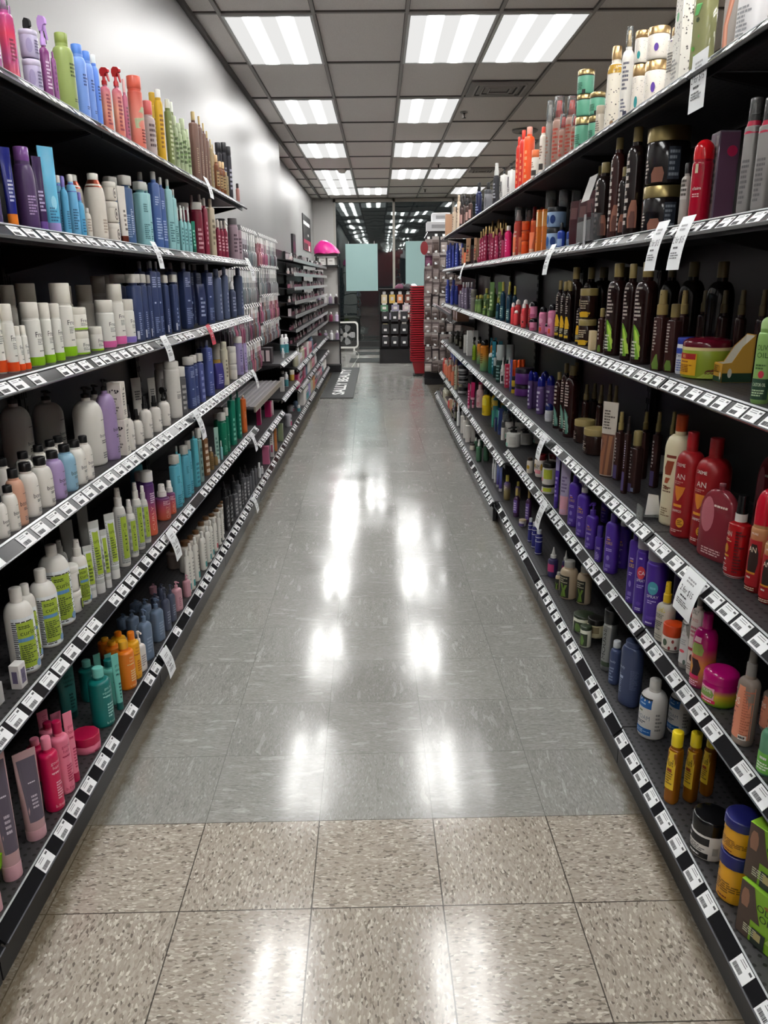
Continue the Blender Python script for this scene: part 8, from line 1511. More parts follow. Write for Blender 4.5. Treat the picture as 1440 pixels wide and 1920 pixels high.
bay('third black wall shelving section, ending where the pegboard begins', -1, -.79, WB, 3.71, 4.928, WL, 1.86, -.79, seed=4, group=G1)
IL = [(.73, 1.86), (.73, 1.515), (.73, 1.145), (.73, .727), (.73, .442)]
IF = [(.73, 1.86), (.73, 1.515), (.73, 1.145), (.73, .727), (.715, .36)]
G2 = 'black island shelving opposite the wall'
XB = 1.16
for i, (lab, lv, bx) in enumerate([('black island shelving section behind the camera', IL, .69), ('nearest black island shelving section, with red and fuchsia bottles', IL, .69), ('second black island shelving section, with purple curl bottles', IL, .69),
        ('third black island shelving section, with white black-lidded jars', IL, .69), ('fourth black island shelving section, with magenta and yellow goods', IF, .662), ('fifth black island shelving section, with olive and orange bottles', IF, .662),
        ('sixth black island shelving section, with royal blue bottles', IF, .662), ('farthest black island shelving section, before the basket stack', IF, .662)]):
    y0 = .78 + 1.2192 * (i - 0) if i else -.44
    y0 = -.44 + 1.2192 * i
    bay(lab, 1, .73, XB, y0 + .001, y0 + 1.218, lv, 1.84, bx, seed=20 + i, pitch=.072 if i < 4 else .08, group=G2)
YE = -.44 + 1.2192 * 8      # island end
# ------------------------------------------------------------------ wall run beyond the shelves: pegs, trays, low shelves
rnd = random.Random(5)
t4 = bay('pegboard wall section hung with hair accessories, first past the shelving', -1, -.79, WB, 4.93, 6.338, [(-.79, .385)], 1.78, -.79, seed=8, group='pegboard sections on the white wall')
b = MB(); b.box((.0, 0, .617), (.36, 1.36, .012), '6a686a/p')
for k in range(9): b.box((-.15 + .037 * k, 0, .625), (.012, 1.35, .006), '8a888a/p')
b.box((.185, 0, .607), (.012, 1.38, .036), '8c8478/p')
link('slatted_shelf', b.mesh('slatted_shelf', 0), t4)
t5 = bay('pegboard wall section above the tester shelf, second past the shelving', -1, -.79, WB, 6.34, 7.598, [(-.79, .755), (-.79, .475)], 1.78, -.79, seed=9, group='pegboard sections on the white wall')
PACKS = [('b8909a', '9a5a72', 'd8d4d2'), ('c8c6c4', '8a8a8c', 'e2e0de'), ('c8aab2', '8a5068', 'e8e4e2'), ('b8bcbc', '6c7478', 'dcdcdc'), ('7a2c3a', 'b07880', 'd8d4d2'), ('b49a94', '6a4c48', 'd8d0cc'), ('3c3438', '8a8088', 'c8c4c4'), ('a8a0a8', '5a5058', 'dcd8d8')]
PK = {}
def pack_meshes(ci, w, h):
    k = (ci, round(w, 3), round(h, 3))
    if k not in PK:
        c, c2, hd = PACKS[ci]
        b = MB(); b.rbox((0, 0, -h * .6), (w, .004, h * .8), c + '/k', .0008); b.box((0, -.0024, -h * .42), (w * .8, .0006, h * .14), c2 + '/x')
        b.rbox((0, 0, -h * .1), (w * .9, .003, h * .2), hd + '/k', .0008); m1 = b.mesh('card', 0)
        b = MB(); b.loft([(w * .4, .0015, 5, -h * .97), (w * .42, .011, 4, -h * .9), (w * .42, .012, 4, -h * .6), (w * .4, .0015, 5, -h * .5)], c2 + '/g', 12, (0, -.004, 0)); m2 = b.mesh('blister')
        PK[k] = (m1, m2)
    return PK[k]
def hook_mesh():
    b = MB(); b.tube([(0, 0, 0), (0, -.2, .0), (0, -.23, .01)], .0025, '9a9a9c/m', 6)
    return b.mesh('peg_hook')
HM = hook_mesh()
b = MB(); b.box((0, -.232, .012), (.034, .0012, .034), 'dcdcdc/x', Matrix.Rotation(-.5, 3, 'X')); FM_ = b.mesh('price_flag', 0)
ORD = ['first', 'second', 'third', 'fourth', 'fifth', 'sixth', 'seventh', 'eighth', 'ninth', '10th', '11th', '12th', '13th', '14th', '15th', '16th', '17th', '18th', '19th', '20th', '21st', '22nd', '23rd', '24th', '25th', '26th', '27th', '28th', '29th', '30th', '31st', '32nd', '33rd', '34th', '35th', '36th', '37th', '38th', '39th', '40th']
def pegs(unit, y0, y1, cols, rows, per, which):
    for ri, (z, h) in enumerate(rows):
        for c in range(cols):
            y = y0 + (c + .5) * (y1 - y0) / cols
            ci = (RNG.choice((0, 2, 4)) if (ri == 0 and c < 5) else RNG.choice((1, 3, 1, 7)) if ri < 2 else RNG.randrange(8))
            hk = link('peg_hook', HM, unit, (WB + .02 - unit.location.x, y - unit.location.y, z + .004), (0, 0, PI / 2))
            link('price_flag', FM_, hk)
            w = RNG.uniform(.055, .08)
            for p in range(per):
                x = WB + .02 + .215 - .03 * p
                t = thing('accessory_pack', '%s accessory pack on the %s peg, %s peg row of the %s pegboard' % (('front', 'second', 'third', 'rear')[p], ORD[c], ORD[ri], which), 'pack', (x, y + RNG.uniform(-.004, .004), z), PI / 2 + RNG.uniform(-.12, .12), 'packs hanging on the ' + which + ' pegboard')
                m1, m2 = pack_meshes(ci, w, h); link('card', m1, t); link('blister', m2, t)
pegs(t4, 5.0, 6.3, 13, [(1.73, .24), (1.47, .24), (1.21, .24), (.95, .22)], 3, 'near')
pegs(t5, 6.4, 7.55, 11, [(1.73, .22), (1.50, .22), (1.27, .2), (1.05, .16)], 2, 'far')
# trays of small cosmetics
def trays(unit_label, y0, y1, lv, top, seed, low):
    t = bay(unit_label, -1, -.79, WB, y0, y1, low, 1.75, -.79, seed=seed, group='cosmetics sections on the white wall', pitch=.09)
    r = random.Random(seed)
    L = y1 - y0
    for k, z in enumerate(lv):
        b = MB()
        b.prism([(.17, z - .006), (.17, z + .0), (-.17, z + .05), (-.17, z + .04)], 'y', -L / 2 + .01, L / 2 - .01, '1c1c1e/p')
        b.box((.176, 0, z + .008), (.006, L - .02, .034), 'b8b8ba/g')
        s = link('tray', b.mesh('cosmetics_tray', 0), t, (.02, 0, 0))
        n = int(L / .155)
        for i in range(n):
            st = r.choice(('polish', 'polishw', 'compact', 'compactd', 'polish'))
            q = STY[st]
            x = t.location.x + .02 + .11; y = y0 + (i + .5) * L / n
            h = r.uniform(.05, .075)
            lab = '%s %s along the %s cosmetics tray from the top, %s cosmetics section' % (ORD[i], q['desc'], ORD[len(lv) - 1 - k], top)
            o = thing(q['name'], lab, q['cat'], (x, y, z + .0125), PI / 2, 'small cosmetics on wall trays')
            for nm, me in product_parts(st, .028 if 'pol' in st else .05, .028 if 'pol' in st else .03, h, 0): link(nm, me, o)
    return t
trays('cosmetics wall section with sloping trays, nearer of two', 7.6, 10.0, [.80, .93, 1.06, 1.19, 1.32, 1.45, 1.58], 'near', 31, [(-.79, .59), (-.79, .375)])
trays('cosmetics wall section with sloping trays, farther of two', 10.002, 12.3, [.80, .93, 1.06, 1.19, 1.32, 1.45, 1.58], 'far', 32, [(-.79, .59), (-.79, .375)])
# ------------------------------------------------------------------ products
from collections import defaultdict
grp = defaultdict(list)
for it in ITEMS:
    st, sh, x, y, z, W, D, H, lod, ro, lev = it
    grp[(STY[st]['desc'], SHELF[sh][1], lev)].append(it)
LEV = {'': '', 'b': 'back-row ', '1/2': 'lower ', '2/2': 'upper ', '1/3': 'bottom ', '2/3': 'middle ', '3/3': 'topmost ', '1/4': 'bottom ', '2/4': 'second-up ', '3/4': 'third-up ', '4/4': 'topmost ', '1/5': 'bottom ', '2/5': 'second-up ', '3/5': 'middle ', '4/5': 'fourth-up ', '5/5': 'topmost '}
for (desc, ph, lev), its in grp.items():
    its.sort(key=lambda i: (i[3], i[2]))
    for k, (st, sh, x, y, z, W, D, H, lod, ro, lv) in enumerate(its):
        pre = LEV[lv]
        if len(its) > 1:
            pre = ('nearest ' if k == 0 else 'farthest ' if k == len(its) - 1 else ORD[k] + '-nearest ') + pre
        side = SHELF[sh][0]
        rz = PI / 2 - math.radians(ro) if side < 0 else -PI / 2 + math.radians(ro)
        rz += RNG.uniform(-.06, .06) if abs(ro) < 60 else 0
        place(st, x, y, z, W, D, H, lod, rz, pre + desc + ' on ' + ph, 'hair care goods on ' + ph)
# lime bowl with a tint brush at the near end of the bottom deck
t = thing('mixing_bowl', 'lime green tint bowl at the near end of the bottom deck', 'bowl', (-.90, 1.405, .126))
b = MB()
prof = [(.036, 0), (.048, .012), (.062, .045), (.068, .078), (.064, .078), (.058, .045), (.044, .014)]
b.loft([(r, r, 2, z) for r, z in prof], '86c814/g', 32); link('bowl_wall', b.mesh('bowl_wall', 60), t)
b = MB()
for k in range(4): b.loft([(.0505 + .0035 * k, .0505 + .0035 * k, 2, .018 + .011 * k), (.0525 + .0035 * k, .0525 + .0035 * k, 2, .022 + .011 * k)], '5a8a10/p', 32, cap0=False, cap1=False)
link('ridges', b.mesh('ridges'), t)
t = thing('tint_brush', 'pale green brush standing in the lime tint bowl', 'brush', (-.885, 1.415, .142), 0)
b = MB(); b.box((.01, -.01, .035), (.014, .006, .075), 'a8d070/g', Matrix.Rotation(.35, 3, 'Y')); link('handle', b.mesh('handle', 0), t)
b = MB(); b.box((.0, -.01, .006), (.03, .01, .018), 'd8e0d0/x'); link('bristles', b.mesh('bristles', 0), t)

# relaxer kit cartons stacked at the near corner of the island's bottom deck
for k, (x, y, z, r, l) in enumerate(((.778, 1.222, .126, .42, 'green olive oil kit carton at the bottom of the stack by the navy-lidded tubs'), (.784, 1.232, .2525, .46, 'green olive oil kit carton on top of the stack by the navy-lidded tubs'), (.79, 1.035, .126, .42, 'green olive oil kit carton nearest the camera on the bottom deck'))):
    t = thing('product_carton', l, 'box', (x, y, z), -PI / 2 + r, 'olive oil kit cartons')
    for nm, me in product_parts('olivekit', .125, .1, .125, 2): link(nm, me, t)

# ------------------------------------------------------------------ hanging sale tickets
def ticket(side, x, y, z, w, h, label, red=False, words=None, lean=.12):
    t = thing('sale_ticket', label, 'price ticket', (x, y, z), PI / 2 if side < 0 else -PI / 2, 'paper sale tickets hanging from shelf edges')
    n = 6; vs = []; b = MB()
    def P(u, v, l=0):      # curling paper, v 0 at the top
        return (u * w, -(.004 + l) - h * (lean * v + .10 * math.sin(v * PI) * lean * 2), -v * h + .02)
    for q in (0, 1):
        vs = []; fs = []
        for i in range(n + 1):
            for u in (-.5, 0, .5): vs.append(P(u, i / n, .0006 * q))
        for i in range(n):
            for j in range(2): fs.append((i * 3 + j, i * 3 + j + 1, i * 3 + j + 4, i * 3 + j + 3))
        b.add(vs, fs, ('c03a4c' if red else 'dfe1e2') + '/x')
    link('paper', b.mesh('ticket_paper', 60), t)
    b = MB()
    def surf(u, zz, l): return P(u / w, 1 - zz / h, l + .0008)
    ink = 'f0e0e0/x' if red else '2c2c2e/x'
    decorate(b, [('L', .72, .86, 2, -.5, .4, '9a9a9c/x'), ('T', words or '2 for $15', .5, .13, -.05, ink, .8), ('L', .38, .45, 1, -.5, .3, ink), ('L', .2, .34, 3, -.7, .6, '6a6a6c/x')], w / 2, h, surf, 2, 3)
    link('printing', b.mesh('ticket_print', 0), t)
for args in TICKETS: ticket(*args)

# ------------------------------------------------------------------ island extras
# acrylic pusher dividers on the fourth shelf
for x, y, l in ((.985, 2.62, 'white and clear shelf divider standing behind the brown bottles'), (.775, 2.115, 'white and clear shelf divider in front, beside the cream bottle')):
    t = thing('shelf_divider', l, 'divider', (x, y, .728))
    b = MB(); b.prism([(-.022, .008), (.022, .008), (.012, .07), (-.016, .075)], 'y', -.002, .002, 'd8d8d6/p'); link('divider_wall', b.mesh('divider_wall', 0), t)
    b = MB(); b.tube([(-.035, .014, .012), (.12, .014, .012)], .005, 'd0d4d4/c', 8); b.tube([(-.035, -.014, .012), (.12, -.014, .012)], .005, 'd0d4d4/c', 8); b.box((-.036, 0, .02), (.004, .05, .04), 'd0d4d4/c'); link('pusher_rail', b.mesh('pusher_rail'), t)
# acrylic sachet tray on the second shelf
t = thing('sachet_tray', 'clear acrylic tray of maroon sachets at the shelf front', 'tray', (.752, 2.93, 1.516), -PI / 2)
b = MB()
b.box((0, -.02, .035), (.19, .003, .07), 'dcdcde/c'); b.box((0, .06, .002), (.19, .16, .003), 'dcdcde/c')
for s in (-1, 1): b.box((s * .094, .06, .045), (.003, .16, .09), 'dcdcde/c')
link('acrylic_walls', b.mesh('acrylic_walls', 0), t)
b = MB(); b.box((.03, -.024, .03), (.018, .004, .12), 'd0d0d2/t'); link('front_clip', b.mesh('front_clip', 0), t)
t = thing('shelf_card', 'small pale information card standing above the sachet tray', 'card', (.76, 2.99, 1.70), -PI / 2)
b = MB(); b.box((0, 0, 0), (.11, .0015, .09), 'b8b6b2/x', Matrix.Rotation(-.3, 3, 'X')); link('card', b.mesh('card', 0), t)
b = MB(); b.tube([(0, .01, -.05), (0, .03, -.185)], .002, '8a8a8a/m', 6); link('stem', b.mesh('stem'), t)
# jar riser: clear stand between the two big black jars is part of the display, built as its own small stand
# leaflet rack hung off the far shelf end
t = thing('leaflet_rack', 'tilted grey rack with pink printed leaflets at the far shelf end', 'rack', (.66, 8.35, 1.12), 0)
rot = Matrix.Rotation(.55, 3, 'Y')
b = MB(); b.box((0, 0, -.03), (.2, .5, .02), '6e6c6e/p', rot); b.box((.08, 0, -.08), (.012, .5, .12), '4a484a/p'); link('rack_tray', b.mesh('rack_tray', 0), t)
for k in range(3):
    b = MB(); b.rbox((0, -.16 + .16 * k, -.012), (.17, .14, .01), 'c8b8bc/k', .001); b.box((-.02, -.16 + .16 * k, -.0065), (.03, .12, .001), '9a4a5c/x')
    o = link('leaflets', b.mesh('leaflets', 0), t, (0, 0, 0), (0, .55, 0))
# ------------------------------------------------------------------ island end: dark bay and hanging accessories
t = bay('dark recessed end section past the island shelves', 1, .88, 1.3, YE + .05, 10.5, [(.88, 1.5), (.88, 1.2), (.88, .92), (.88, .62), (.88, .36)], 1.8, .86, seed=60, fill=.25, group=G2)
BX = [('6a2a34', 'wine red'), ('7a5a48', 'brown'), ('3a4a90', 'blue'), ('2a2428', 'black'), ('8c3c4c', 'rose')]
for k, (z, ci) in enumerate(((1.5, 0), (1.2, 4), (.92, 1), (.62, 3), (.36, 2))):
    for i in range(3):
        c, nm = BX[ci]
        o = thing('stock_carton', '%s %s carton on the %s shelf of the dark end section' % (('nearest', 'middle', 'farthest')[i], nm, ORD[4 - k]), 'box', (.99, YE + .2 + .3 * i, z), -PI / 2, 'cartons in the dark end section')
        b = MB(); b.rbox((0, 0, .07), (.2, .14, .14), c + '/k', .002); link('carton', b.mesh('carton', 0), o)
        b = MB(); b.box((0, -.0706, .07), (.15, .0006, .08), 'a8989c/x'); b.box((-.1006, 0, .07), (.0006, .1, .08), 'a8989c/x'); link('label', b.mesh('label', 0), o)
t = thing('peg_tower', 'dark peg tower packed with hanging hair clips by the baskets', 'display stand', (.86, 11.0, 0))
b = MB(); b.box((0, .02, 1.02), (.46, .02, 2.0), '1a1a1c/p'); link('back_panel', b.mesh('back_panel', 0), t)
b = MB(); b.box((0, .1, .04), (.48, .5, .08), '1a1a1c/p'); link('base', b.mesh('base', 0), t)
PACKS += [('8a7c78', '5a4c48', 'b8b0ac'), ('6a5c5c', '9a8c88', 'a89c98'), ('4a4042', 'b0a49e', 'c8c0bc'), ('5a2c44', '8a5a74', 'b8a0b0')]
for r_ in range(10):
    for c in range(5):
        z = 1.93 - .175 * r_ + RNG.uniform(-.02, .02); x = .86 - .2 + .1 * c
        hk = link('peg_hook', HM, t, (x - .86, .012, z + .004)); link('price_flag', FM_, hk)
        ci = 11 if r_ == 1 and c == 0 else RNG.choice((8, 9, 10))
        for p in range(2):
            o = thing('accessory_pack', '%s clip pack, %s hook of the %s row on the dark peg tower' % (('front', 'rear')[p], ORD[c], ORD[r_]), 'pack', (x + RNG.uniform(-.012, .012), 11.0 - .2 + .07 * p, z), RNG.uniform(-.7, .7), 'packs on the dark peg tower')
            m1, m2 = pack_meshes(ci, RNG.choice((.09, .1, .11)), RNG.choice((.17, .2))); link('card', m1, o); link('blister', m2, o)
# white cartons and a red round sign on top of the tower
for x, y, z, w, d, h, l in ((.80, 11.1, 2.02, .3, .3, .12, 'lower white carton on top of the peg tower'), (.84, 11.12, 2.142, .24, .26, .11, 'upper white carton on top of the peg tower')):
    o = thing('stock_carton', l, 'box', (x, y, z))
    b = MB(); b.rbox((0, 0, h / 2), (w, d, h), 'cfd0d2/k', .003); link('carton', b.mesh('carton', 0), o)
    b = MB(); b.box((0, -d / 2 - .0006, h / 2), (w * .6, .001, h * .4), '9a9a9c/x'); link('label', b.mesh('label', 0), o)
t = thing('round_sign', 'round red sign hanging at the corner of the peg tower', 'sign', (.60, 10.72, 1.80))
b = MB(); b.loft([(.05, .085, 2, -.003), (.05, .085, 2, .003)], '8a1420/p', 28); link('disc', b.mesh('disc'), t, (0, 0, 0), (PI / 2, 0, 0))
b = MB(); b.tube([(0, 0, .12), (.05, .1, .2)], .004, '8a8a8a/m', 6); link('stem', b.mesh('stem'), t)
# red basket stack
b = MB()
def ringbox(b, w, d, z, th, hh, mat):
    b.box((0, -d / 2, z), (w, th, hh), mat); b.box((0, d / 2, z), (w, th, hh), mat); b.box((-w / 2, 0, z), (th, d, hh), mat); b.box((w / 2, 0, z), (th, d, hh), mat)
RED = M('a01022/p')
ringbox(b, .36, .26, .20, .022, .017, RED); rim_me = b.mesh('rim', 0)
b = MB(); ringbox(b, .335, .235, .187, .004, .014, M('5c0a14/p'))  # darker red band paints shade into the gaps between stacked rims
vs = [(-.12, -.08, .004), (.12, -.08, .004), (.12, .08, .004), (-.12, .08, .004), (-.165, -.115, .19), (.165, -.115, .19), (.165, .115, .19), (-.165, .115, .19)]
b.add(vs, [(0, 3, 2, 1), (0, 1, 5, 4), (1, 2, 6, 5), (2, 3, 7, 6), (3, 0, 4, 7)], M('8a0e1c/p')); body_me = b.mesh('basket_body', 0)
nb = 33
for k in range(nb):
    l = 'red shopping basket at the bottom of the tall stack' if k == 0 else 'red shopping basket on top of the tall stack' if k == nb - 1 else 'red shopping basket, %s up from the bottom of the tall stack' % ORD[k]
    o = thing('shopping_basket', l, 'basket', (.655, 11.95, .035 + .0335 * k), 0, 'stack of red shopping baskets')
    link('basket_body', body_me, o); link('rim', rim_me, o)
b = MB(); b.box((0, 0, .018), (.3, .2, .012), '1a1a1a/p')
for sx in (-1, 1):
    for sy in (-1, 1): b.tube([(sx * .13 - .012, sy * .08, .012), (sx * .13 + .012, sy * .08, .012)], .012, '2a2a2a/p', 10)
tag(link('basket_dolly', b.mesh('basket_dolly'), None, (.655, 11.95, 0)), 'low black wheeled dolly under the red basket stack', 'dolly')
# ------------------------------------------------------------------ black counter display near the window
t = thing('pocket_display', 'low black display with packets above and pockets below', 'display stand', (.56, 14.0, 0))
W2 = 1.12
b = MB(); b.box((0, .12, .66), (W2, .02, 1.2), '161618/p'); link('back_panel', b.mesh('back_panel', 0), t)
b = MB(); b.box((0, 0, .12), (W2, .4, .24), '131315/p'); link('base', b.mesh('base', 0), t)
b = MB(); b.box((0, 0, 1.255), (W2, .3, .02), '1a181a/p'); link('top_shelf', b.mesh('top_shelf', 0), t)
for s in (-1, 1):
    b = MB(); b.box((s * (W2 / 2 - .01), .02, .75), (.02, .24, 1.0), '161618/p'); link('side_panel', b.mesh('side_panel', 0), t)
b = MB()
b.prism([(-.055, 0), (-.11, .17), (-.1, .17), (-.045, 0)], 'x', -.062, .062, '3a3a3e/p'); b.box((0, -.02, .004), (.124, .07, .008), '3a3a3e/p')
for s in (-1, 1): b.prism([(.03, 0), (.03, .2), (-.11, .17), (-.055, 0)], 'x', s * .061 - .002, s * .061 + .002, '2c2c30/p')
pk = b.mesh('pocket', 0)
PC = ['d8c8a0', 'd8b458', 'd88a5c', '7a4434', '8a5a48', '9a94a8', 'c8b8bc']
for r_, z in enumerate((.71, .50, .285)):
    for c in range(6):
        x = .085 + .165 * c - W2 / 2 + .02
        link('pocket', pk, t, (x, -.02, z))
        o = thing('small_packet', '%s packet in the %s row of pockets, black display' % (ORD[c], ORD[r_]), 'packet', (.56 + x, 13.945, z + .012), 0, 'packets in the black display pockets')
        b = MB(); h = .13 + .05 * ((c * 3 + r_ * 5) % 4) / 4
        b.rbox((0, 0, h / 2 + .02), (.08, .012, h), ('d8d8d8', 'c4b888', 'e0e0e0', 'a8a49c')[(c + r_) % 4] + '/k', .001); link('packet', b.mesh('packet', 0), o)
        b = MB(); b.box((0, -.116, .07), (.05, .001, .04), 'd8d8d8/x', Matrix.Rotation(-.3, 3, 'X')); link('pocket_label', b.mesh('pocket_label', 0), t, (x, -.0, z))
for r_, (z, n, h) in enumerate(((1.215, 8, .2), (1.03, 6, .15), (.90, 8, .16))):
    for c in range(n):
        x = .09 - W2 / 2 + (W2 - .16) * c / (n - 1)
        ci = [0, 1, 2, 3, 4, 5, 6, 3][(c + r_ * 2) % 8]
        hk = link('peg_hook', HM, t, (x, .1, z + .004))
        o = thing('accessory_pack', '%s hanging pack in the %s row of the black display' % (ORD[c], ORD[r_]), 'pack', (.56 + x, 13.93, z), 0, 'packs hanging on the black display')
        b = MB(); w = .1 if n > 6 else .13
        b.rbox((0, 0, -h * .62), (w, .012, h * .72), (PC[ci], '5a8a6a' if r_ == 1 and c == 0 else PC[(ci + 2) % 7])[r_ % 2] + '/k', .002); b.box((0, -.0068, -h * .6), (w * .5, .001, h * .3), 'e0dcd4/x'); b.box((0, 0, -h * .12), (w * .55, .003, h * .24), 'e0e0e0/x'); link('card', b.mesh('card', 0), o)
for x, c, r, l in ((.36, '5a2440', .07, 'plum scarf heap on top of the black display'), (.50, '16141a', .08, 'black cloth heap on top of the black display'), (.60, 'd0ccd0', .06, 'white cloth on top of the black display')):
    b = MB(); b.loft([(r * 1.2, r, 2.2, 0), (r * 1.25, r, 2.1, .02), (r * .9, r * .8, 2, .05), (r * .4, r * .5, 2, .075)], c + '/x', 16, (0, 0, 0))
    tag(link('cloth_heap', b.mesh('cloth_heap'), None, (x, 13.95, 1.266)), l, 'cloth')
# ------------------------------------------------------------------ wall run end cap, low deck and what stands there
t = thing('endcap_display', 'narrow black end display under the pink bonnet', 'display stand', (-.80, 12.55, 0))
for s in (-1, 1):
    b = MB(); b.box((s * .17, .1, .9), (.022, .022, 1.8), '1c1c1e/p'); link('post', b.mesh('post', 0), t)
b = MB(); b.box((0, .11, .9), (.34, .008, 1.7), 'b8b6b2/p'); link('back_panel', b.mesh('back_panel', 0), t)
for z in (1.775, 1.62, 1.05, .78, .5):
    b = MB(); b.box((0, 0, z), (.36, .24, .022), '1a1a1c/p'); link('shelf', b.mesh('shelf', 0), t)
b = MB(); b.box((0, 0, .06), (.38, .26, .12), '141416/p'); link('base', b.mesh('base', 0), t)
# bonnet
t = thing('satin_bonnet', 'hot pink satin bonnet on top of the end display', 'bonnet', (-.79, 12.5, 1.787))
b = MB(); rows = []
vs = []; fs = []; SEG = 28
for i in range(8):
    f = i / 7; z = .015 + .19 * f
    rr = .17 * math.cos(f * 1.45) ** .75
    for k in range(SEG):
        a = 2 * PI * k / SEG
        w = 1 + .05 * math.sin(a * 9 + i) * (1 - f)
        vs.append((rr * w * math.cos(a) * 1.15 - .05 * f, rr * w * math.sin(a) * .8, z + .01 * math.sin(a * 5) * (1 - f)))
for i in range(7):
    for k in range(SEG): fs.append((i * SEG + k, i * SEG + (k + 1) % SEG, (i + 1) * SEG + (k + 1) % SEG, (i + 1) * SEG + k))
fs.append(tuple(range(7 * SEG, 8 * SEG)))
b.add(vs, fs, 'd8288c/p'); link('crown', b.mesh('bonnet_crown', 80), t)
b = MB(); b.loft([(.15, .1, 2, 0), (.185, .125, 2, .006), (.2, .135, 2, .016), (.19, .13, 2, .028)], '8c1048/p', 28); link('brim', b.mesh('bonnet_brim'), t)
for k in range(2):
    o = thing('stock_carton', ('left-hand' if False else ('white carton under the bonnet, on the wall side', 'white carton under the bonnet, on the aisle side')[k]), 'box', (-.86 + .13 * k, 12.49, 1.632))
    b = MB(); b.rbox((0, 0, .052), (.105, .1, .104), 'd4d2ce/k', .002); link('carton', b.mesh('carton', 0), o)
    b = MB(); b.box((0, -.0506, .06), (.05, .0008, .012), '8a8884/x'); link('label', b.mesh('label', 0), o)
EC = [('c8b8d0', 'lilac'), ('dcdcdc', 'white'), ('8a7a90', 'mauve'), ('2a2024', 'black'), ('7a2c48', 'wine')]
for si, z in enumerate((1.061, .791, .511)):
    for k in range(4):
        c, nm = EC[(k + si * 2) % 5]
        o = thing('serum_bottle', '%s %s bottle on the %s shelf of the end display' % (ORD[k], nm, ('upper', 'middle', 'lower')[si]), 'bottle', (-.935 + .09 * k, 12.47, z))
        b = MB(); b.loft(bottle_prof(.06, .06, 2, .11, .15, .014), c + '/p', 14); link('body', b.mesh('body'), o)
        b = MB(); make_cap(b, 'cyl', .015, .035, .109, 'd8d8d8/p', 12); link('cap', b.mesh('cap'), o)
for k, x in enumerate((-.95, -.9)):
    o = thing('accessory_pack', '%s dark bag hanging beside the end display' % ('outer', 'inner')[k], 'pack', (x, 12.38 - .03 * k, 1.56), .2, 'bags by the end display')
    m1, m2 = pack_meshes(6, .12, .34); link('card', m1, o); link('blister', m2, o)
t = thing('low_deck', 'low black deck continuing toward the window past the end display', 'shelving', (-.99, 14.4, 0))
b = MB(); b.box((0, 0, .295), (.40, 3.3, .02), DECK); link('deck_board', b.mesh('deck', 0), t)
b = MB(); b.box((.19, 0, .14), (.015, 3.28, .28), '1a1a1c/p'); link('kick_plate', b.mesh('kick', 0), t)
strip(t, -1, .205, 0,   .285, 3.28, .12, .8, rnd)
t = thing('cleaner_bottle', 'lime green cleaner bottle on the low deck before the fan', 'bottle', (-.86, 13.55, .306), PI / 2)
b = MB(); b.loft(bottle_prof(.105, .105, 2, .19, .4, .02), '8db01a>8db01a>9aba3a>c8ccb8/g', 20); link('body', b.mesh('body'), t)
b = MB(); make_cap(b, 'mist', .02, .05, .188, 'd8d8d4/p', 14); link('sprayer', b.mesh('cap'), t)
# box fan
t = thing('box_fan', 'white box fan on the floor by the window', 'fan', (-.71, 16.55, 0))
FS = .27
b = MB()
def rrect(w, h, r, n=6):
    o = []
    for cx, cz, a0 in ((w - r, h - r, 0), (-w + r, h - r, 90), (-w + r, -h + r, 180), (w - r, -h + r, 270)):
        for i in range(n + 1):
            a = math.radians(a0 + 90 * i / n); o.append((cx + r * math.cos(a), cz + r * math.sin(a)))
    return o
o1, o2 = rrect(FS, FS, .07), rrect(FS - .028, FS - .028, .055)
n = len(o1); vs = []
for y in (-.07, .07):
    vs += [(x, y, z + .32) for x, z in o1] + [(x, y, z + .32) for x, z in o2]
fs = []
for i in range(n):
    j = (i + 1) % n
    fs += [(i, j, n + j, n + i), (2 * n + j, 2 * n + i, 3 * n + i, 3 * n + j), (j, i, 2 * n + i, 2 * n + j), (n + i, n + j, 3 * n + j, 3 * n + i)]
b.add(vs, fs, 'd8d8d4/p'); link('housing', b.mesh('housing'), t)
b = MB()
for k in range(15): b.tube([(-.23 + .0329 * k, -.06, .09), (-.23 + .0329 * k, -.06, .55)], .0018, '6a6a6a/p', 5)
for r in (.06, .13, .2): b.tube([(r * math.cos(2 * PI * i / 24), -.062, .32 + r * math.sin(2 * PI * i / 24)) for i in range(25)], .0018, '6a6a6a/p', 5)
link('grille', b.mesh('grille'), t)
b = MB()
for k in range(5):
    a0 = 2 * PI * k / 5; vs = []; 
    for i in range(6):
        r = .05 + .16 * i / 5
        for s in (-1, 1):
            a = a0 + s * (.22 + .2 * math.sin(i / 5 * PI)); vs.append((r * math.cos(a), .015 * s, .32 + r * math.sin(a)))
    vs2 = [(x, y + .003, z) for x, y, z in vs]
    b.add(vs + vs2, [(2 * i, 2 * i + 1, 2 * i + 3, 2 * i + 2) for i in range(5)] + [(12 + 2 * i, 12 + 2 * i + 2, 12 + 2 * i + 3, 12 + 2 * i + 1) for i in range(5)], '9a9c9c/p')
link('blades', b.mesh('blades'), t)
b = MB(); b.loft([(.05, .05, 2, 0), (.05, .05, 2, .03), (.03, .03, 2, .04)], 'c8c8c4/p', 20); link('hub', b.mesh('hub'), t, (0, 0, .32), (PI / 2, 0, 0))
for s in (-1, 1):
    b = MB(); b.box((s * .18, 0, .025), (.03, .2, .05), 'c8c8c4/p'); link('foot', b.mesh('foot', 0), t)
b = MB(); b.tube([(-.55, 16.5, .006), (-.47, 16.2, .006), (-.41, 15.5, .006), (-.40, 14.9, .006), (-.43, 14.2, .006), (-.45, 13.6, .006), (-.47, 13.2, .006)], .005, 'c8c8c2/p', 8)
tag(link('power_cord', b.mesh('power_cord'), None), 'white power cord trailing on the floor from the box fan', 'cord')
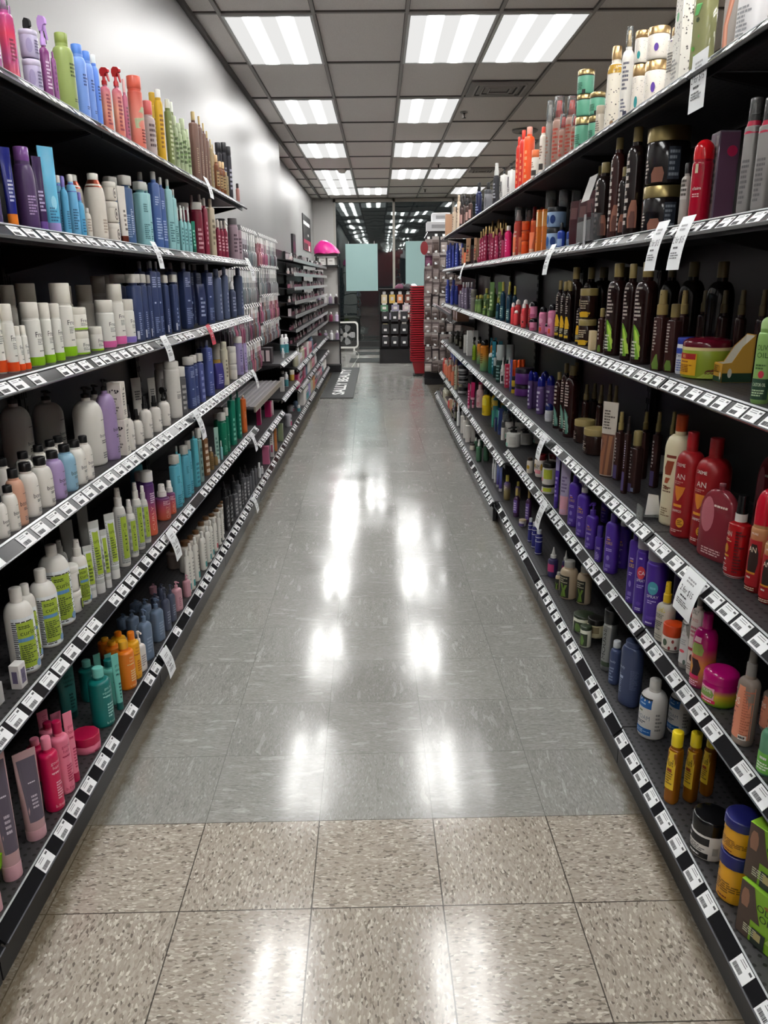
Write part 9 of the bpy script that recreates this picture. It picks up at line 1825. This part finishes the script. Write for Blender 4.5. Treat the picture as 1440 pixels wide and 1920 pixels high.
# floor mats
def mat_(x0, x1, y0, y1, label, text=None):
    t = thing('floor_mat', label, 'mat', ((x0 + x1) / 2, (y0 + y1) / 2, 0))
    b = MB(); b.rbox((0, 0, .005), (x1 - x0, y1 - y0, .010), '1f2221/x', .003); link('mat_pad', b.mesh('mat_pad', 0), t)
    if text:
        vs, fs, w = text_mesh(text, .035); L = (y1 - y0) * .84
        b = MB(); b.add([(.0 - (v - .5) * .15, u / w * L, .0106) for u, v in vs], fs, 'd4d4d2/x'); link('lettering', b.mesh('lettering', 0), t)
mat_(-.745, -.335, 9.6, 13.1, 'long dark grey floor mat with white lettering along it', 'SALLY BEAUTY')
mat_(-.54, -.0, 14.0, 14.75, 'dark floor mat, nearest of the three near the window')
mat_(-.47, -.0, 15.5, 16.1, 'dark floor mat, middle of the three near the window')
mat_(-.44, -.0, 16.75, 17.3, 'dark floor mat, farthest of the three near the window')
# posters in the window, seen from behind; wall poster
for x0, x1, z0, z1, l in ((-.705, -.02, 1.19, 2.155, 'pale aqua back of the window poster nearer the wall'), (.58, 1.26, 1.2, 2.2, 'pale aqua back of the window poster behind the island end')):
    t = thing('window_poster', l, 'poster', ((x0 + x1) / 2, YW - .05, (z0 + z1) / 2))
    b = MB(); b.box((0, 0, 0), (x1 - x0, .004, z1 - z0), '84a09e/k'); link('sheet', b.mesh('sheet', 0), t)
    b = MB()
    for s in (-1, 1): b.box((s * (x1 - x0) * .4, 0, (z1 - z0) / 2 + .02), (.012, .006, .06), '9a9a98/p')
    link('clip', b.mesh('clip', 0), t)
t = thing('wall_poster', 'black poster with white and red print on the far wall', 'poster', (-1.365, 15.72, 2.27), PI / 2)
b = MB(); b.box((0, 0, 0), (1.65, .012, .62), '222022/k'); link('board', b.mesh('board', 0), t)
b = MB()
decorate(b, [('L', .68, .86, 1, -.85, .9, 'd8d8d8/x'), ('L', .4, .52, 1, .1, .5, 'b8b8b8/x'), ('R', .0, .3, -.95, .95, '8a2040/x'), ('R', .02, .2, -.9, .1, '3a1420/x'), ('R', .0, .16, .3, .6, 'd8d8d8/x')], .82, .62, lambda u, z, l: (u, -.006 - l, z - .31), 2, 4)
link('print', b.mesh('print', 0), t)
t = thing('display_post', 'short black post standing above the cosmetics trays', 'post', (-1.19 + .03, 11.2, 1.75))
b = MB(); b.box((0, 0, .13), (.03, .36, .26), '1c1c1e/p'); link('panel', b.mesh('panel', 0), t)
b = MB(); b.box((0, 0, -.02), (.02, .05, .06), '1c1c1e/p'); link('bracket', b.mesh('bracket', 0), t)

# ------------------------------------------------------------------ light, camera, view
w = bpy.data.worlds.new('night'); SC.world = w; w.use_nodes = True
w.node_tree.nodes['Background'].inputs[0].default_value = (.02, .022, .025, 1)
w.node_tree.nodes['Background'].inputs[1].default_value = .3
cd = bpy.data.cameras.new('camera'); cam = bpy.data.objects.new('camera', cd); COL.objects.link(cam)
yaw, pit, rol, hh, foc = .003688, .289669, -.0095926, 1.38794, 1452.1
f0 = Vector((math.sin(yaw), math.cos(yaw), 0)); r0 = Vector((math.cos(yaw), -math.sin(yaw), 0)); u0 = Vector((0, 0, 1))
fw = f0 * math.cos(pit) - u0 * math.sin(pit); up = f0 * math.sin(pit) + u0 * math.cos(pit)
rr = r0 * math.cos(rol) + up * math.sin(rol); uu = -r0 * math.sin(rol) + up * math.cos(rol)
mw = Matrix((rr, uu, -fw)).transposed().to_4x4(); mw.translation = (0, 0, hh)
cam.matrix_world = mw
cd.sensor_fit = 'VERTICAL'; cd.sensor_height = 36; cd.lens = foc / 1920 * 36; cd.clip_start = .02; cd.clip_end = 100
SC.camera = cam
SC.view_settings.view_transform = 'Standard'; SC.view_settings.look = 'None'; SC.view_settings.exposure = EXPO; SC.view_settings.gamma = 1
SC.view_settings.use_curve_mapping = False
SC.cycles.max_bounces = 8; SC.cycles.diffuse_bounces = 4; SC.cycles.glossy_bounces = 4; SC.cycles.transparent_max_bounces = 12
SC.cycles.caustics_reflective = False; SC.cycles.caustics_refractive = False
SC.cycles.sample_clamp_indirect = 8
SC.cycles.use_denoising = True
